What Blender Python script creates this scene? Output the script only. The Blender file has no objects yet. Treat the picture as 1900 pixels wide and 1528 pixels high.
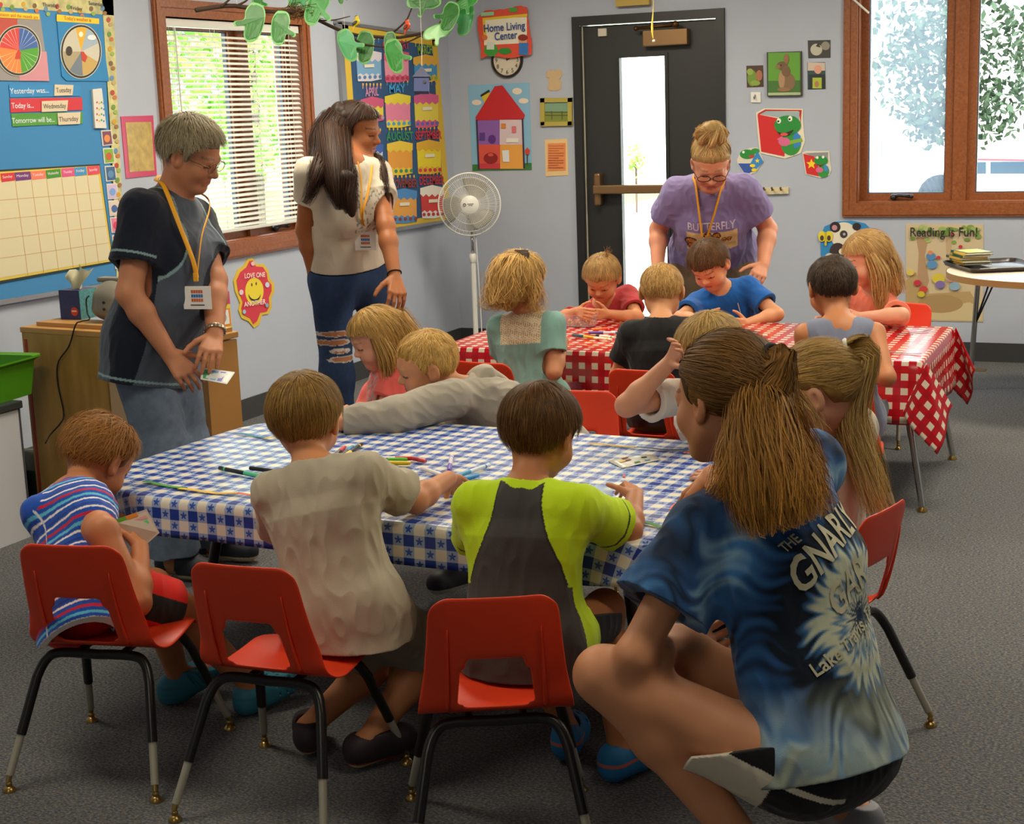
import bpy, bmesh, math, random
import numpy as np
from mathutils import Vector, Matrix, Euler
RND = random.Random(7)
NR = np.random.RandomState(11)
col = bpy.context.scene.collection
scn = bpy.context.scene
# ------------------------------------------------------------------ camera (measured from the photograph's vanishing lines)
FPX, PITCH, ROLL, YAW = 2836.04, 0.196416, -0.0351537, -0.422144
CAM = np.array([4.67222, -9.57039, 1.61695])
def _basis():
    cy, sy, cp, sp = math.cos(YAW), math.sin(YAW), math.cos(PITCH), math.sin(PITCH)
    fw = np.array([sy*cp, cy*cp, -sp]); ri = np.array([cy, -sy, 0.0]); up = np.cross(ri, fw)
    c, s = math.cos(ROLL), math.sin(ROLL)
    return c*ri+s*up, -s*ri+c*up, fw
CR, CU, CW = _basis()
def ray(px, py): return CW+(px-950)/FPX*CR-(py-764)/FPX*CU
def hit(px, py, ax, v):
    d = ray(px, py); return CAM+d*((v-CAM[ax])/d[ax])
def J(px, py, d): return CAM+ray(px, py)*d
def dep(P): return float((np.asarray(P)-CAM)@CW)
cam = bpy.data.cameras.new('camera'); co = bpy.data.objects.new('camera', cam); col.objects.link(co)
cam.sensor_fit = 'HORIZONTAL'; cam.sensor_width = 36; cam.lens = FPX/1900*36; cam.clip_start = .05; cam.clip_end = 200
M = Matrix.Identity(4)
for i in range(3):
    M[i][0], M[i][1], M[i][2], M[i][3] = CR[i], CU[i], -CW[i], CAM[i]
co.matrix_world = M
scn.camera = co
scn.view_settings.view_transform = 'Standard'; scn.view_settings.look = 'None'
scn.view_settings.gamma = 1; scn.view_settings.use_curve_mapping = False
scn.view_settings.exposure = 0.30
scn.cycles.use_denoising = True
scn.cycles.max_bounces = 7; scn.cycles.diffuse_bounces = 4; scn.cycles.glossy_bounces = 3; scn.cycles.transparent_max_bounces = 12
scn.cycles.caustics_reflective = False; scn.cycles.caustics_refractive = False
scn.cycles.sample_clamp_indirect = 6
# ------------------------------------------------------------------ daylight
wd = bpy.data.worlds.new('world'); scn.world = wd; wd.use_nodes = True
wn = wd.node_tree.nodes; wl = wd.node_tree.links
bg = wn['Background']; bg.inputs[0].default_value = (.80, .90, 1.0, 1); bg.inputs[1].default_value = 4.2
def sun(rot, e, ang, c):
    l = bpy.data.lights.new('sun', 'SUN'); l.energy = e; l.angle = ang; l.color = c
    o = bpy.data.objects.new('sun', l); o.rotation_euler = rot; col.objects.link(o)
sun((math.radians(38), 0, math.radians(28)), 13.0, .02, (1, .95, .86))       # high behind the building: lights the lawn and trees, never enters the windows
def area(name, loc, rot, sx, sy, e, c, portal=False, spread=math.pi):
    l = bpy.data.lights.new(name, 'AREA'); l.shape = 'RECTANGLE'; l.size = sx; l.size_y = sy; l.energy = e; l.color = c; l.spread = spread
    if portal: l.cycles.is_portal = True
    o = bpy.data.objects.new(name, l); o.location = loc; o.rotation_euler = rot; col.objects.link(o)
    return o
CEIL = 2.75
LAMPS = [(1.5, -1.9, 44), (4.3, -1.7, 44), (1.4, -4.3, 40), (4.3, -4.3, 36), (1.6, -7.0, 20), (4.6, -7.0, 13), (6.6, -3.0, 28), (3.2, -10.2, 14)]
WARM = (1.0, .90, .70)
# ------------------------------------------------------------------ helpers
def lin(c):
    return tuple(((v/12.92) if v <= .04045 else ((v+.055)/1.055)**2.4) for v in c)
def hx(s):
    s = s.lstrip('#'); return lin(tuple(int(s[i:i+2], 16)/255 for i in (0, 2, 4)))
MATS = {}
def mat(name, c=(.5, .5, .5), rough=.6, metal=0, bump=0, bscale=200, spec=.5, trans=0, alpha=1, coat=0, noise=0, nscale=20, vcol=False, emit=0, sheen=0, sss=0):
    if name in MATS: return MATS[name]
    if isinstance(c, str): c = hx(c)
    m = bpy.data.materials.new(name); m.use_nodes = True; n = m.node_tree.nodes; l = m.node_tree.links
    b = n['Principled BSDF']; b.inputs['Base Color'].default_value = (*c, 1); b.inputs['Roughness'].default_value = rough
    b.inputs['Metallic'].default_value = metal; b.inputs['Specular IOR Level'].default_value = spec
    b.inputs['Transmission Weight'].default_value = trans; b.inputs['Alpha'].default_value = alpha; b.inputs['Coat Weight'].default_value = coat
    b.inputs['Sheen Weight'].default_value = sheen
    if sss: b.inputs['Subsurface Weight'].default_value = sss; b.inputs['Subsurface Radius'].default_value = (.008, .003, .0015); b.inputs['Subsurface Scale'].default_value = 1
    if emit: b.inputs['Emission Color'].default_value = (*c, 1); b.inputs['Emission Strength'].default_value = emit
    src = None
    if vcol:
        a = n.new('ShaderNodeVertexColor'); a.layer_name = 'Col'; src = a.outputs[0]
    if noise or bump:
        tc = n.new('ShaderNodeTexCoord')
    if noise:
        t = n.new('ShaderNodeTexNoise'); t.inputs['Scale'].default_value = nscale; t.inputs['Detail'].default_value = 5
        l.new(tc.outputs['Object'], t.inputs['Vector'])
        mr = n.new('ShaderNodeMapRange'); mr.inputs[1].default_value = .25; mr.inputs[2].default_value = .75; mr.inputs[3].default_value = 1-noise; mr.inputs[4].default_value = 1+noise
        l.new(t.outputs[0], mr.inputs[0])
        mx = n.new('ShaderNodeMix'); mx.data_type = 'RGBA'; mx.blend_type = 'MULTIPLY'; mx.inputs[0].default_value = 1
        mx.inputs[6].default_value = (*c, 1)
        if src: l.new(src, mx.inputs[6])
        l.new(mr.outputs[0], mx.inputs[7]); src = mx.outputs[2]
    if src: l.new(src, b.inputs['Base Color'])
    if bump:
        t = n.new('ShaderNodeTexNoise'); t.inputs['Scale'].default_value = bscale; t.inputs['Detail'].default_value = 3
        l.new(tc.outputs['Object'], t.inputs['Vector'])
        bp = n.new('ShaderNodeBump'); bp.inputs['Strength'].default_value = bump; bp.inputs['Distance'].default_value = .003
        l.new(t.outputs[0], bp.inputs['Height']); l.new(bp.outputs[0], b.inputs['Normal'])
    MATS[name] = m
    return m
class NB:                                                            # tiny node-graph helper
    def __init__(s, m): s.m = m; s.n = m.node_tree.nodes; s.l = m.node_tree.links; s.b = s.n['Principled BSDF']
    def math(s, op, a, b=None):
        x = s.n.new('ShaderNodeMath'); x.operation = op
        for i, v in enumerate((a, b)):
            if v is None: continue
            if isinstance(v, (int, float)): x.inputs[i].default_value = v
            else: s.l.new(v, x.inputs[i])
        return x.outputs[0]
    def mix(s, f, a, b, mode='MIX'):
        x = s.n.new('ShaderNodeMix'); x.data_type = 'RGBA'; x.blend_type = mode
        for i, v in ((0, f), (6, a), (7, b)):
            if isinstance(v, tuple): x.inputs[i].default_value = (*v, 1) if len(v) == 3 else v
            elif isinstance(v, (int, float)): x.inputs[i].default_value = v
            else: s.l.new(v, x.inputs[i])
        return x.outputs[2]
    def noise(s, vec, scale, detail=4, out=0):
        x = s.n.new('ShaderNodeTexNoise'); x.inputs['Scale'].default_value = scale; x.inputs['Detail'].default_value = detail
        if vec is not None: s.l.new(vec, x.inputs['Vector'])
        return x.outputs[out]
    def ramp(s, f, stops):
        x = s.n.new('ShaderNodeValToRGB'); e = x.color_ramp.elements
        while len(e) < len(stops): e.new(.5)
        for i, (p, c) in enumerate(stops): e[i].position = p; e[i].color = (*c, 1)
        s.l.new(f, x.inputs[0]); return x.outputs[0]
    def coord(s, k='Object'): return s.n.new('ShaderNodeTexCoord').outputs[k]
    def mapping(s, v, sc):
        x = s.n.new('ShaderNodeMapping'); x.inputs['Scale'].default_value = sc; s.l.new(v, x.inputs['Vector']); return x.outputs[0]
    def sep(s, v):
        x = s.n.new('ShaderNodeSeparateXYZ'); s.l.new(v, x.inputs[0]); return x.outputs
    def bump(s, h, st, d=.003):
        x = s.n.new('ShaderNodeBump'); x.inputs['Strength'].default_value = st; x.inputs['Distance'].default_value = d
        s.l.new(h, x.inputs['Height']); s.l.new(x.outputs[0], s.b.inputs['Normal'])
def tag(o, label=None, cat=None, group=None, kind=None):
    if label: o['label'] = label
    if cat: o['category'] = cat
    if group: o['group'] = group
    if kind: o['kind'] = kind
    return o
def thing(name, loc, label=None, cat=None, group=None, rz=0):
    o = bpy.data.objects.new(name, None); col.objects.link(o); o.location = loc; o.rotation_euler = (0, 0, rz); o.empty_display_size = .05
    return tag(o, label, cat, group)
def link(name, me, parent=None):
    o = bpy.data.objects.new(name, me); col.objects.link(o)
    if parent: o.parent = parent
    return o
def copy_tree(o, parent=None):
    c = o.copy(); col.objects.link(c)
    if parent: c.parent = parent
    for ch in [x for x in bpy.data.objects if x.parent == o]: copy_tree(ch, c)
    return c
class MB:                                                            # collects shapes, links them as ONE mesh object
    def __init__(s): s.v = []; s.f = []; s.mi = []; s.uv = None; s.cur = 0
    def add(s, V, F):
        b = len(s.v); s.v += [tuple(map(float, p)) for p in V]; s.f += [tuple(i+b for i in f) for f in F]; s.mi += [s.cur]*len(F); return s
    def box(s, c, d, R=None, bev=0):
        if bev:
            bm = bmesh.new(); bmesh.ops.create_cube(bm, size=1)
            for v in bm.verts: v.co = Vector((v.co.x*d[0], v.co.y*d[1], v.co.z*d[2]))
            bmesh.ops.bevel(bm, geom=bm.edges[:], offset=bev, segments=2, affect='EDGES', profile=.6)
            V = np.array([v.co[:] for v in bm.verts]); bm.verts.index_update(); F = [[v.index for v in f.verts] for f in bm.faces]; bm.free()
        else:
            V = np.array([(x, y, z) for x in (-.5, .5) for y in (-.5, .5) for z in (-.5, .5)])*np.array(d)
            F = [(0, 1, 3, 2), (4, 6, 7, 5), (0, 4, 5, 1), (2, 3, 7, 6), (0, 2, 6, 4), (1, 5, 7, 3)]
        if R is not None: V = V@np.asarray(R).T
        return s.add(V+np.asarray(c), F)
    def tube(s, pts, rad, n=10, cap=True, flat=None):
        pts = np.asarray(pts, float); k = len(pts); rad = np.full(k, rad) if np.isscalar(rad) else np.asarray(rad, float)
        T = np.gradient(pts, axis=0); T /= np.linalg.norm(T, axis=1)[:, None]+1e-12
        a = np.array([0, 0, 1.0]) if abs(T[0][2]) < .9 else np.array([1.0, 0, 0])
        V = []; nn = np.cross(T[0], a); nn /= np.linalg.norm(nn)
        for i in range(k):
            nn = nn-T[i]*(nn@T[i]); nn /= np.linalg.norm(nn); bb = np.cross(T[i], nn)
            for j in range(n):
                t = 2*math.pi*j/n; V.append(pts[i]+rad[i]*(math.cos(t)*nn+math.sin(t)*bb*(flat or 1)))
        F = [(i*n+j, i*n+(j+1) % n, (i+1)*n+(j+1) % n, (i+1)*n+j) for i in range(k-1) for j in range(n)]
        if cap: F += [tuple(range(n))[::-1], tuple(range((k-1)*n, k*n))]
        return s.add(V, F)
    def lathe(s, prof, c=(0, 0, 0), n=24, R=None, cap=True):
        V = []; k = len(prof)
        for r, z in prof:
            for j in range(n): t = 2*math.pi*j/n; V.append((r*math.cos(t), r*math.sin(t), z))
        V = np.array(V)
        if R is not None: V = V@np.asarray(R).T
        F = [(i*n+j, i*n+(j+1) % n, (i+1)*n+(j+1) % n, (i+1)*n+j) for i in range(k-1) for j in range(n)]
        if cap: F += [tuple(range(n))[::-1], tuple(range((k-1)*n, k*n))]
        return s.add(V+np.asarray(c), F)
    def prism(s, poly, ex):                                         # 3-D polygon extruded by vector ex
        p = np.asarray(poly, float); n = len(p); V = np.vstack([p, p+np.asarray(ex)])
        return s.add(V, [tuple(range(n))[::-1], tuple(range(n, 2*n))]+[(i, (i+1) % n, n+(i+1) % n, n+i) for i in range(n)])
    def sphere(s, c, r, n=12, R=None):
        V = []; F = []; r = np.array([r]*3 if np.isscalar(r) else r, float)
        for i in range(n+1):
            for j in range(2*n):
                a = math.pi*i/n; t = math.pi*j/n; V.append((math.sin(a)*math.cos(t), math.sin(a)*math.sin(t), math.cos(a)))
        V = np.array(V)*r
        if R is not None: V = V@np.asarray(R).T
        m = 2*n
        F = [(i*m+j, (i+1)*m+j, (i+1)*m+(j+1) % m, i*m+(j+1) % m) for i in range(n) for j in range(m)]
        return s.add(V+np.asarray(c), F)
    def build(s, name, m, parent=None, smooth=False, angle=None, org=None, recalc=True):
        me = bpy.data.meshes.new(name); V = s.v
        if org is not None: V = [tuple(np.asarray(p)-np.asarray(org)) for p in V]
        me.from_pydata(V, [], s.f)
        ms = m if isinstance(m, (list, tuple)) else [m]
        for x in ms: me.materials.append(x)
        if len(ms) > 1: me.polygons.foreach_set('material_index', s.mi)
        if recalc:
            bm = bmesh.new(); bm.from_mesh(me); bmesh.ops.remove_doubles(bm, verts=bm.verts[:], dist=1e-6)
            bmesh.ops.recalc_face_normals(bm, faces=bm.faces[:]); bm.to_mesh(me); bm.free()
        if smooth:
            me.polygons.foreach_set('use_smooth', [True]*len(me.polygons))
            if angle: me.set_sharp_from_angle(angle=math.radians(angle))
        o = link(name, me, parent)
        if org is not None and parent is None: o.location = org
        return o
def spline(P, n):                                                   # Catmull-Rom through points
    P = np.asarray(P, float); k = len(P); out = []
    for t in np.linspace(0, k-1-1e-9, n):
        i = int(t); f = t-i; p0 = P[max(i-1, 0)]; p1 = P[i]; p2 = P[min(i+1, k-1)]; p3 = P[min(i+2, k-1)]
        out.append(.5*((2*p1)+(-p0+p2)*f+(2*p0-5*p1+4*p2-p3)*f*f+(-p0+3*p1-3*p2+p3)*f**3))
    return np.array(out)
def npmesh(name, V, F, m, parent=None, cols=None, smooth=True, org=None):
    V = np.asarray(V, np.float32); F = np.asarray(F, np.int32)
    if org is not None: V = V-np.asarray(org, np.float32)
    me = bpy.data.meshes.new(name); k = F.shape[1]
    me.vertices.add(len(V)); me.vertices.foreach_set('co', V.ravel())
    me.loops.add(F.size); me.loops.foreach_set('vertex_index', F.ravel())
    me.polygons.add(len(F)); me.polygons.foreach_set('loop_start', np.arange(0, F.size, k, dtype=np.int32))
    me.polygons.foreach_set('use_smooth', np.full(len(F), smooth))
    me.update(calc_edges=True); me.validate()
    me.materials.append(m)
    if cols is not None:
        a = me.color_attributes.new('Col', 'FLOAT_COLOR', 'POINT'); c = np.ones((len(V), 4), np.float32); c[:, :3] = cols
        a.data.foreach_set('color', c.ravel())
    o = link(name, me, parent)
    if org is not None and parent is None: o.location = org
    return o
# ------------------------------------------------------------------ room shell
RX, FY = 8.2, -11.4
def wb(px, py): p = hit(px, py, 1, 0.0); return p[0], p[2]              # back wall (plane y=0): x, z
def wl(px, py): p = hit(px, py, 0, 0.0); return p[1], p[2]              # left wall (plane x=0): y, z
m_wall = mat('wall_paint', '#aeb5c3', .75, noise=.03, nscale=3, bump=.05, bscale=300)
m_ceil = mat('ceiling_tile', '#d9d8d2', .9)
m_black = mat('black_paint', '#1d1d1d', .42)
m_oak = mat('oak_trim', '#8a4f26', .42)
nb = NB(m_oak); v = nb.coord('Object')
g = nb.noise(nb.mapping(v, (60, 60, 60)), 1.0, 6); g2 = nb.noise(nb.mapping(v, (9, 9, 9)), 1.0, 3)
c = nb.ramp(g, [(.3, hx('#6d3a18')), (.55, hx('#94572b')), (.75, hx('#a8683a'))]); c = nb.mix(g2, c, hx('#8a4a22')); nb.l.new(c, nb.b.inputs['Base Color'])
# carpet
m_carp = mat('carpet', '#5a5c62', .95, spec=.1); nb = NB(m_carp); v = nb.coord('Object')
f1 = nb.noise(nb.mapping(v, (120, 170, 120)), 1.0, 3); f2 = nb.noise(nb.mapping(v, (55, 90, 55)), 1.0, 3); f3 = nb.noise(v, 1.3, 3)
c = nb.ramp(f1, [(.36, hx('#232426')), (.5, hx('#525456')), (.64, hx('#878580'))])
c2 = nb.ramp(f2, [(.35, hx('#3f4a60')), (.5, hx('#66686a')), (.66, hx('#7c6a5a'))]); c = nb.mix(.38, c, c2); c = nb.mix(nb.math('MULTIPLY', f3, .3), c, hx('#74757a'))
nb.l.new(c, nb.b.inputs['Base Color']); nb.bump(f1, .7, .006)
def slab(name, c, d, m):
    return tag(MB().box(c, d).build(name, m), kind='structure')
slab('floor', (RX/2, FY/2, -.06), (RX+.4, -FY+.4, .12), m_carp)
slab('ceiling', (RX/2, FY/2, CEIL+.06), (RX+.4, -FY+.4, .12), m_ceil)
slab('wall_right', (RX+.1, FY/2, CEIL/2), (.2, -FY, CEIL), m_wall)
slab('wall_front', (RX/2, FY-.1, CEIL/2), (RX+.4, .2, CEIL), m_wall)
# openings: back wall has door + window, left wall one window
D0, _ = wb(1067, 200); D1, _ = wb(1346.5, 200); DT = 2.18
BW0, BWB = wb(1563.5, 402); BWB += 0.0; BW1 = BW0+2.06; BWT = BWB+1.66       # back window casing outer
LWR, _ = wl(575, 150); LWL, _ = wl(289, 130); _, LWB = wl(467, 472.5); _, LWT = wl(420, 7)
CAS = .085
def wall_with_holes(name, axis, length0, length1, holes, m):
    b = MB(); T = .2
    def bx(u0, u1, z0, z1):
        if u1-u0 < 1e-4 or z1-z0 < 1e-4: return
        if axis == 'x': b.box(((u0+u1)/2, T/2, (z0+z1)/2), (u1-u0, T, z1-z0))
        else: b.box((-T/2, (u0+u1)/2, (z0+z1)/2), (T, u1-u0, z1-z0))
    cur = length0
    for u0, u1, z0, z1 in sorted(holes):
        bx(cur, u0, 0, CEIL); bx(u0, u1, 0, z0); bx(u0, u1, z1, CEIL); cur = u1
    bx(cur, length1, 0, CEIL)
    return tag(b.build(name, m), kind='structure')
wall_with_holes('wall_back', 'x', 0, RX, [(D0+.03, D1-.03, 0, DT-.03), (BW0+.06, BW1-.06, BWB+.06, BWT-.06)], m_wall)
wall_with_holes('wall_left', 'y', FY, 0.2, [(LWL+.06, LWR-.06, LWB+.06, LWT-.06)], m_wall)
m_base = mat('carpet_base', '#37383a', .95, noise=.15, nscale=150)
tag(MB().box(((D0)/2, -.006, .0577), (D0-.01, .012, .115)).build('baseboard_back', m_base), kind='structure')
tag(MB().box(((D1+RX)/2+.01, -.006, .0577), (RX-D1-.02, .012, .115)).build('baseboard_right', m_base), kind='structure')
tag(MB().box((.006, FY/2, .0577), (.012, -FY-.03, .115)).build('baseboard_left', m_base), kind='structure')
# --- windows -----------------------------------------------------------------
m_glass = mat('window_glass', (.95, .98, 1), .02, trans=1.0, spec=.5)
nb = NB(m_glass); tr = nb.n.new('ShaderNodeBsdfTransparent'); tr.inputs[0].default_value = (.93, .96, .97, 1); gl = nb.n.new('ShaderNodeBsdfGlossy'); gl.inputs['Roughness'].default_value = .03
fr = nb.n.new('ShaderNodeFresnel'); fr.inputs[0].default_value = 1.35; mxs = nb.n.new('ShaderNodeMixShader')
geo_ = nb.n.new('ShaderNodeNewGeometry'); nb.l.new(nb.math('MULTIPLY', fr.outputs[0], nb.math('SUBTRACT', 1, geo_.outputs['Backfacing'])), mxs.inputs[0]); nb.l.new(tr.outputs[0], mxs.inputs[1]); nb.l.new(gl.outputs[0], mxs.inputs[2])
nb.l.new(mxs.outputs[0], nb.n['Material Output'].inputs['Surface'])
m_scr = mat('insect_screen', '#9fb0c4', .8); nb = NB(m_scr); tr = nb.n.new('ShaderNodeBsdfTransparent'); mxs = nb.n.new('ShaderNodeMixShader'); mxs.inputs[0].default_value = .22
tl_ = nb.n.new('ShaderNodeBsdfTranslucent'); tl_.inputs[0].default_value = (.34, .40, .48, 1); nb.l.new(tr.outputs[0], mxs.inputs[1]); nb.l.new(tl_.outputs[0], mxs.inputs[2]); nb.l.new(mxs.outputs[0], nb.n['Material Output'].inputs['Surface'])
m_alu = mat('aluminium', '#a9abad', .38, metal=.85)
m_dkmetal = mat('crank_metal', '#45464a', .35, metal=.8)
m_vinyl = mat('dark_vinyl', '#55565c', .5)
def frame(b, P, u0, u1, z0, z1, w, d0, d1):
    """rectangular frame; P(u,depth,z) -> world; depth from wall face outward(-)/inward(+)"""
    for a, c_, e, f in ((u0, u1, z0, z0+w), (u0, u1, z1-w, z1), (u0, u0+w, z0+w, z1-w), (u1-w, u1, z0+w, z1-w)):
        q = [P(a, d0, e), P(c_, d0, e), P(c_, d0, f), P(a, d0, f)]; b.prism(q, np.array(P(0, d1, 0))-np.array(P(0, d0, 0)))
PB = lambda u, d, z: np.array((u, d, z))                              # back wall: d>0 outside
PL = lambda u, d, z: np.array((-d, u, z))                             # left wall
def window(n, P, u0, u1, z0, z1, mull, blind):
    root = thing('window_%d' % n, P((u0+u1)/2, 0, z0)); root['kind'] = 'structure'; org = np.array(root.location)
    b = MB(); frame(b, P, u0, u1, z0, z1, CAS, -.02, .0); frame(b, P, u0+.012, u1-.012, z0+.012, z1-.012, .03, -.026, -.019)
    frame(b, P, u0+CAS-.028, u1-CAS+.028, z0+CAS-.028, z1-CAS+.028, .035, -.0, .17)
    b.build('casing', m_oak, root, org=org)
    b = MB()
    for mu in mull: b.prism([P(mu-.04, .06, z0+CAS), P(mu+.04, .06, z0+CAS), P(mu+.04, .06, z1-CAS), P(mu-.04, .06, z1-CAS)], P(0, .08, 0))
    b.build('mullion', m_oak, root, org=org)
    cuts = [u0+CAS]+[x for mu in mull for x in (mu-.04, mu+.04)]+[u1-CAS]
    for i in range(0, len(cuts), 2):
        a, c_ = cuts[i], cuts[i+1]; za, zb = z0+CAS, z1-CAS
        b = MB(); frame(b, P, a, c_, za, zb, .05, .085, .13); b.build('sash', m_oak, root, org=org)
        b = MB(); frame(b, P, a+.045, c_-.045, za+.045, zb-.045, .012, .10, .125); b.build('screen_frame', m_vinyl, root, org=org)
        MB().prism([P(a+.05, .11, za+.05), P(c_-.05, .11, za+.05), P(c_-.05, .11, zb-.05), P(a+.05, .11, zb-.05)], P(0, .004, 0)).build('pane', m_glass, root, org=org)
        if n == 2 and i == 0: MB().prism([P(a+.05, .095, za+.05), P(c_-.05, .095, za+.05), P(c_-.05, .095, zb-.05), P(a+.05, .095, zb-.05)], P(0, .002, 0)).build('insect_screen', m_scr, root, org=org)
        b = MB(); mu = (a*.62+c_*.38); q = P(mu, .06, za+.03)
        b.sphere(q, (.02, .02, .02)); b.tube([q, q+P(.03, -.015, .012), q+P(.10, -.01, .006)], [.012, .010, .012], 8)
        b.sphere(q+P(.11, -.012, .004), .013); b.build('crank', m_dkmetal, root, smooth=True, org=org)
    return root
LM = wl(478, 200)[0]-.02
w1 = window(1, PL, LWL, LWR, LWB, LWT, [LM], True)
BM = wb(1780, 200)[0]
w2 = window(2, PB, BW0, BW1, BWB, BWT, [BM], False)
# venetian blind in the left window
m_slat = mat('blind_slat', '#d7d6cd', .45); NBs = NB(m_slat); NBs.b.inputs['Subsurface Weight'].default_value = 0
bl = thing('venetian_blind', PL((LWL+LWR)/2, .02, LWB+CAS), 'white slatted venetian blind lowered over the window on the left wall', 'blind')
org = np.array(bl.location); u0, u1 = LWL+CAS-.02, LWR-CAS+.02
MB().prism([PL(u0, .0, LWT-CAS-.045), PL(u1, .0, LWT-CAS-.045), PL(u1, .0, LWT-CAS+.01), PL(u0, .0, LWT-CAS+.01)], PL(0, .045, 0)).build('headrail', m_slat, bl, org=org)
zs = np.arange(LWB+CAS+.085, LWT-CAS-.06, .0265); b = MB()
for z in zs:
    pr_ = [(-.0135, -.0062), (-.006, .0005), (.0, .0016), (.006, .0005), (.0135, -.0062)]
    V = [PL(u, .025+d, z+h+d*.35) for u in (u0, u1) for d, h in pr_]
    b.add(V, [(i, i+1, i+6, i+5) for i in range(4)])
b.build('slats', m_slat, bl, org=org, recalc=False)
MB().box(PL((u0+u1)/2, .025, LWB+CAS+.06), np.abs(PL(u1-u0, .03, .018)), bev=.004).build('bottom_rail', m_slat, bl, org=org)
b = MB()
for t in (.09, .36, .64, .91):
    u = u0+(u1-u0)*t
    for d in (.011, .039): b.tube([PL(u, d, LWB+CAS+.06), PL(u, d, LWT-CAS-.04)], .0013, 5)
b.build('ladder_cord', m_slat, bl, org=org)
b = MB(); u = u0+(u1-u0)*.075; b.tube([PL(u, -.012, LWT-CAS-.05), PL(u+.01, -.014, LWT-CAS-.75)], .004, 6); b.build('wand', m_slat, bl, org=org)
wd_ = tag(MB().tube([hit(1578, -6, 1, -.03), hit(1612, 24, 1, -.035)], .006, 8).build('blind_wand', mat('white_plastic', '#e6e4dc', .4)), 'white blind wand hanging askew at the top left corner of the right hand window', 'blind wand')
# --- door ----------------------------------------------------------------------
m_brz = mat('bronze', '#8a6a48', .38, metal=.75)
dr = thing('door_1', ((D0+D1)/2, 0, 0)); dr['kind'] = 'structure'; org = np.array(dr.location)
FW = .055
b = MB(); b.box((D0+FW/2, .04, DT/2), (FW, .13, DT)); b.box((D1-FW/2, .04, DT/2), (FW, .13, DT)); b.box(((D0+D1)/2, .04, DT-FW/2), (D1-D0-2*FW, .13, FW)); b.build('door_frame', m_black, dr, org=org)
gx0, gzt = wb(1147, 107); gx1, _ = wb(1233.5, 200); gz0 = .22
dx0, dx1, dzt = D0+FW+.006, D1-FW-.004, DT-FW-.006
m_door = mat('door_leaf_paint', '#232322', .45)
b = MB(); yd = .045
for x0, x1, z0, z1 in ((dx0, gx0, .01, dzt), (gx1, dx1, .01, dzt), (gx0, gx1, .01, gz0), (gx0, gx1, gzt, dzt)): b.box(((x0+x1)/2, yd, (z0+z1)/2), (x1-x0, .045, z1-z0))
b.build('door_leaf', m_door, dr, org=org)
b = MB(); frame(b, PB, gx0-.02, gx1+.02, gz0-.02, gzt+.02, .022, .012, .024); b.build('glazing_bead', m_black, dr, org=org)
MB().box(((gx0+gx1)/2, yd, (gz0+gzt)/2), (gx1-gx0, .006, gzt-gz0)).build('pane', m_glass, dr, org=org)
_, bz = wb(1180, 350); bx0 = wb(1104, 350)[0]; by = -.055
b = MB(); b.box((bx0+.03, -.01, bz-.0), (.045, .075, .21), bev=.012); b.box(((bx0+dx1)/2, by, bz), (dx1-bx0-.02, .035, .058), bev=.008); b.box((dx1-.04, -.01, bz), (.05, .075, .11), bev=.01)
b.build('push_bar', m_brz, dr, org=org)
(cx0, cz1), (cx1, cz0) = wb(1196, 57), wb(1279, 83)
b = MB(); b.box(((cx0+cx1)/2, -.012, (cz0+cz1)/2), (cx1-cx0, .07, .10), bev=.006); b.build('closer_body', m_brz, dr, org=org)
b = MB(); p = hit(1253, 45, 1, -.06); q = hit(1180, 53, 1, -.06); b.tube([p, q], .009, 8); b.tube([q, hit(1260, 47, 1, -.03)], .007, 8); b.sphere(p, .022); b.sphere(q, .016); b.build('closer_arm', mat('dark_bronze', '#5b3d22', .4, metal=.7), dr, smooth=True, org=org)
(sx, sz) = wb(1116.5, 60); MB().box((sx, .015, sz), (.058, .02, .05), bev=.004).build('door_sensor', mat('cream_plastic', '#cfc5b4', .5), dr, org=org)
b = MB(); b.box((D0+FW+.004, .018, DT/2), (.006, .012, DT-.1)); b.build('weather_strip', mat('strip', '#b9b29e', .6), dr, org=org)
# --- ceiling lights (above the frame) ------------------------------------------
m_diff = mat('lamp_diffuser', (1, .95, .85), .5, emit=1.2)
for i, (x, y, e) in enumerate(LAMPS):
    t = thing('ceiling_light', (x, y, CEIL), 'recessed fluorescent ceiling light above the room', 'ceiling light', 'ceiling lights of the classroom')
    b = MB(); frame(b, lambda u, d, z: np.array((u, z, -d)), -.61, .61, -.31, .31, .03, .0, .02); b.build('frame', m_alu, t)
    MB().box((0, 0, -.004), (1.16, .56, .006)).build('diffuser', m_diff, t)
    area('ceiling_light_tube', (x, y, CEIL-.03), (0, 0, 0), 1.1, .5, e, WARM)
# --- daylight portals at the panes ----------------------------------------------
area('window_daylight', PL((LWL+LWR)/2, .19, (LWB+LWT)/2), (0, math.radians(-90), 0), LWT-LWB-.2, LWR-LWL-.2, 1, (1, 1, 1), True)
area('window_daylight', PB((BW0+BW1)/2, .19, (BWB+BWT)/2), (math.radians(-90), 0, 0), BW1-BW0-.2, BWT-BWB-.2, 1, (1, 1, 1), True)
area('window_daylight', ((gx0+gx1)/2, .1, (gz0+gzt)/2), (math.radians(-90), 0, 0), gx1-gx0, gzt-gz0, 1, (1, 1, 1), True)
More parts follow.
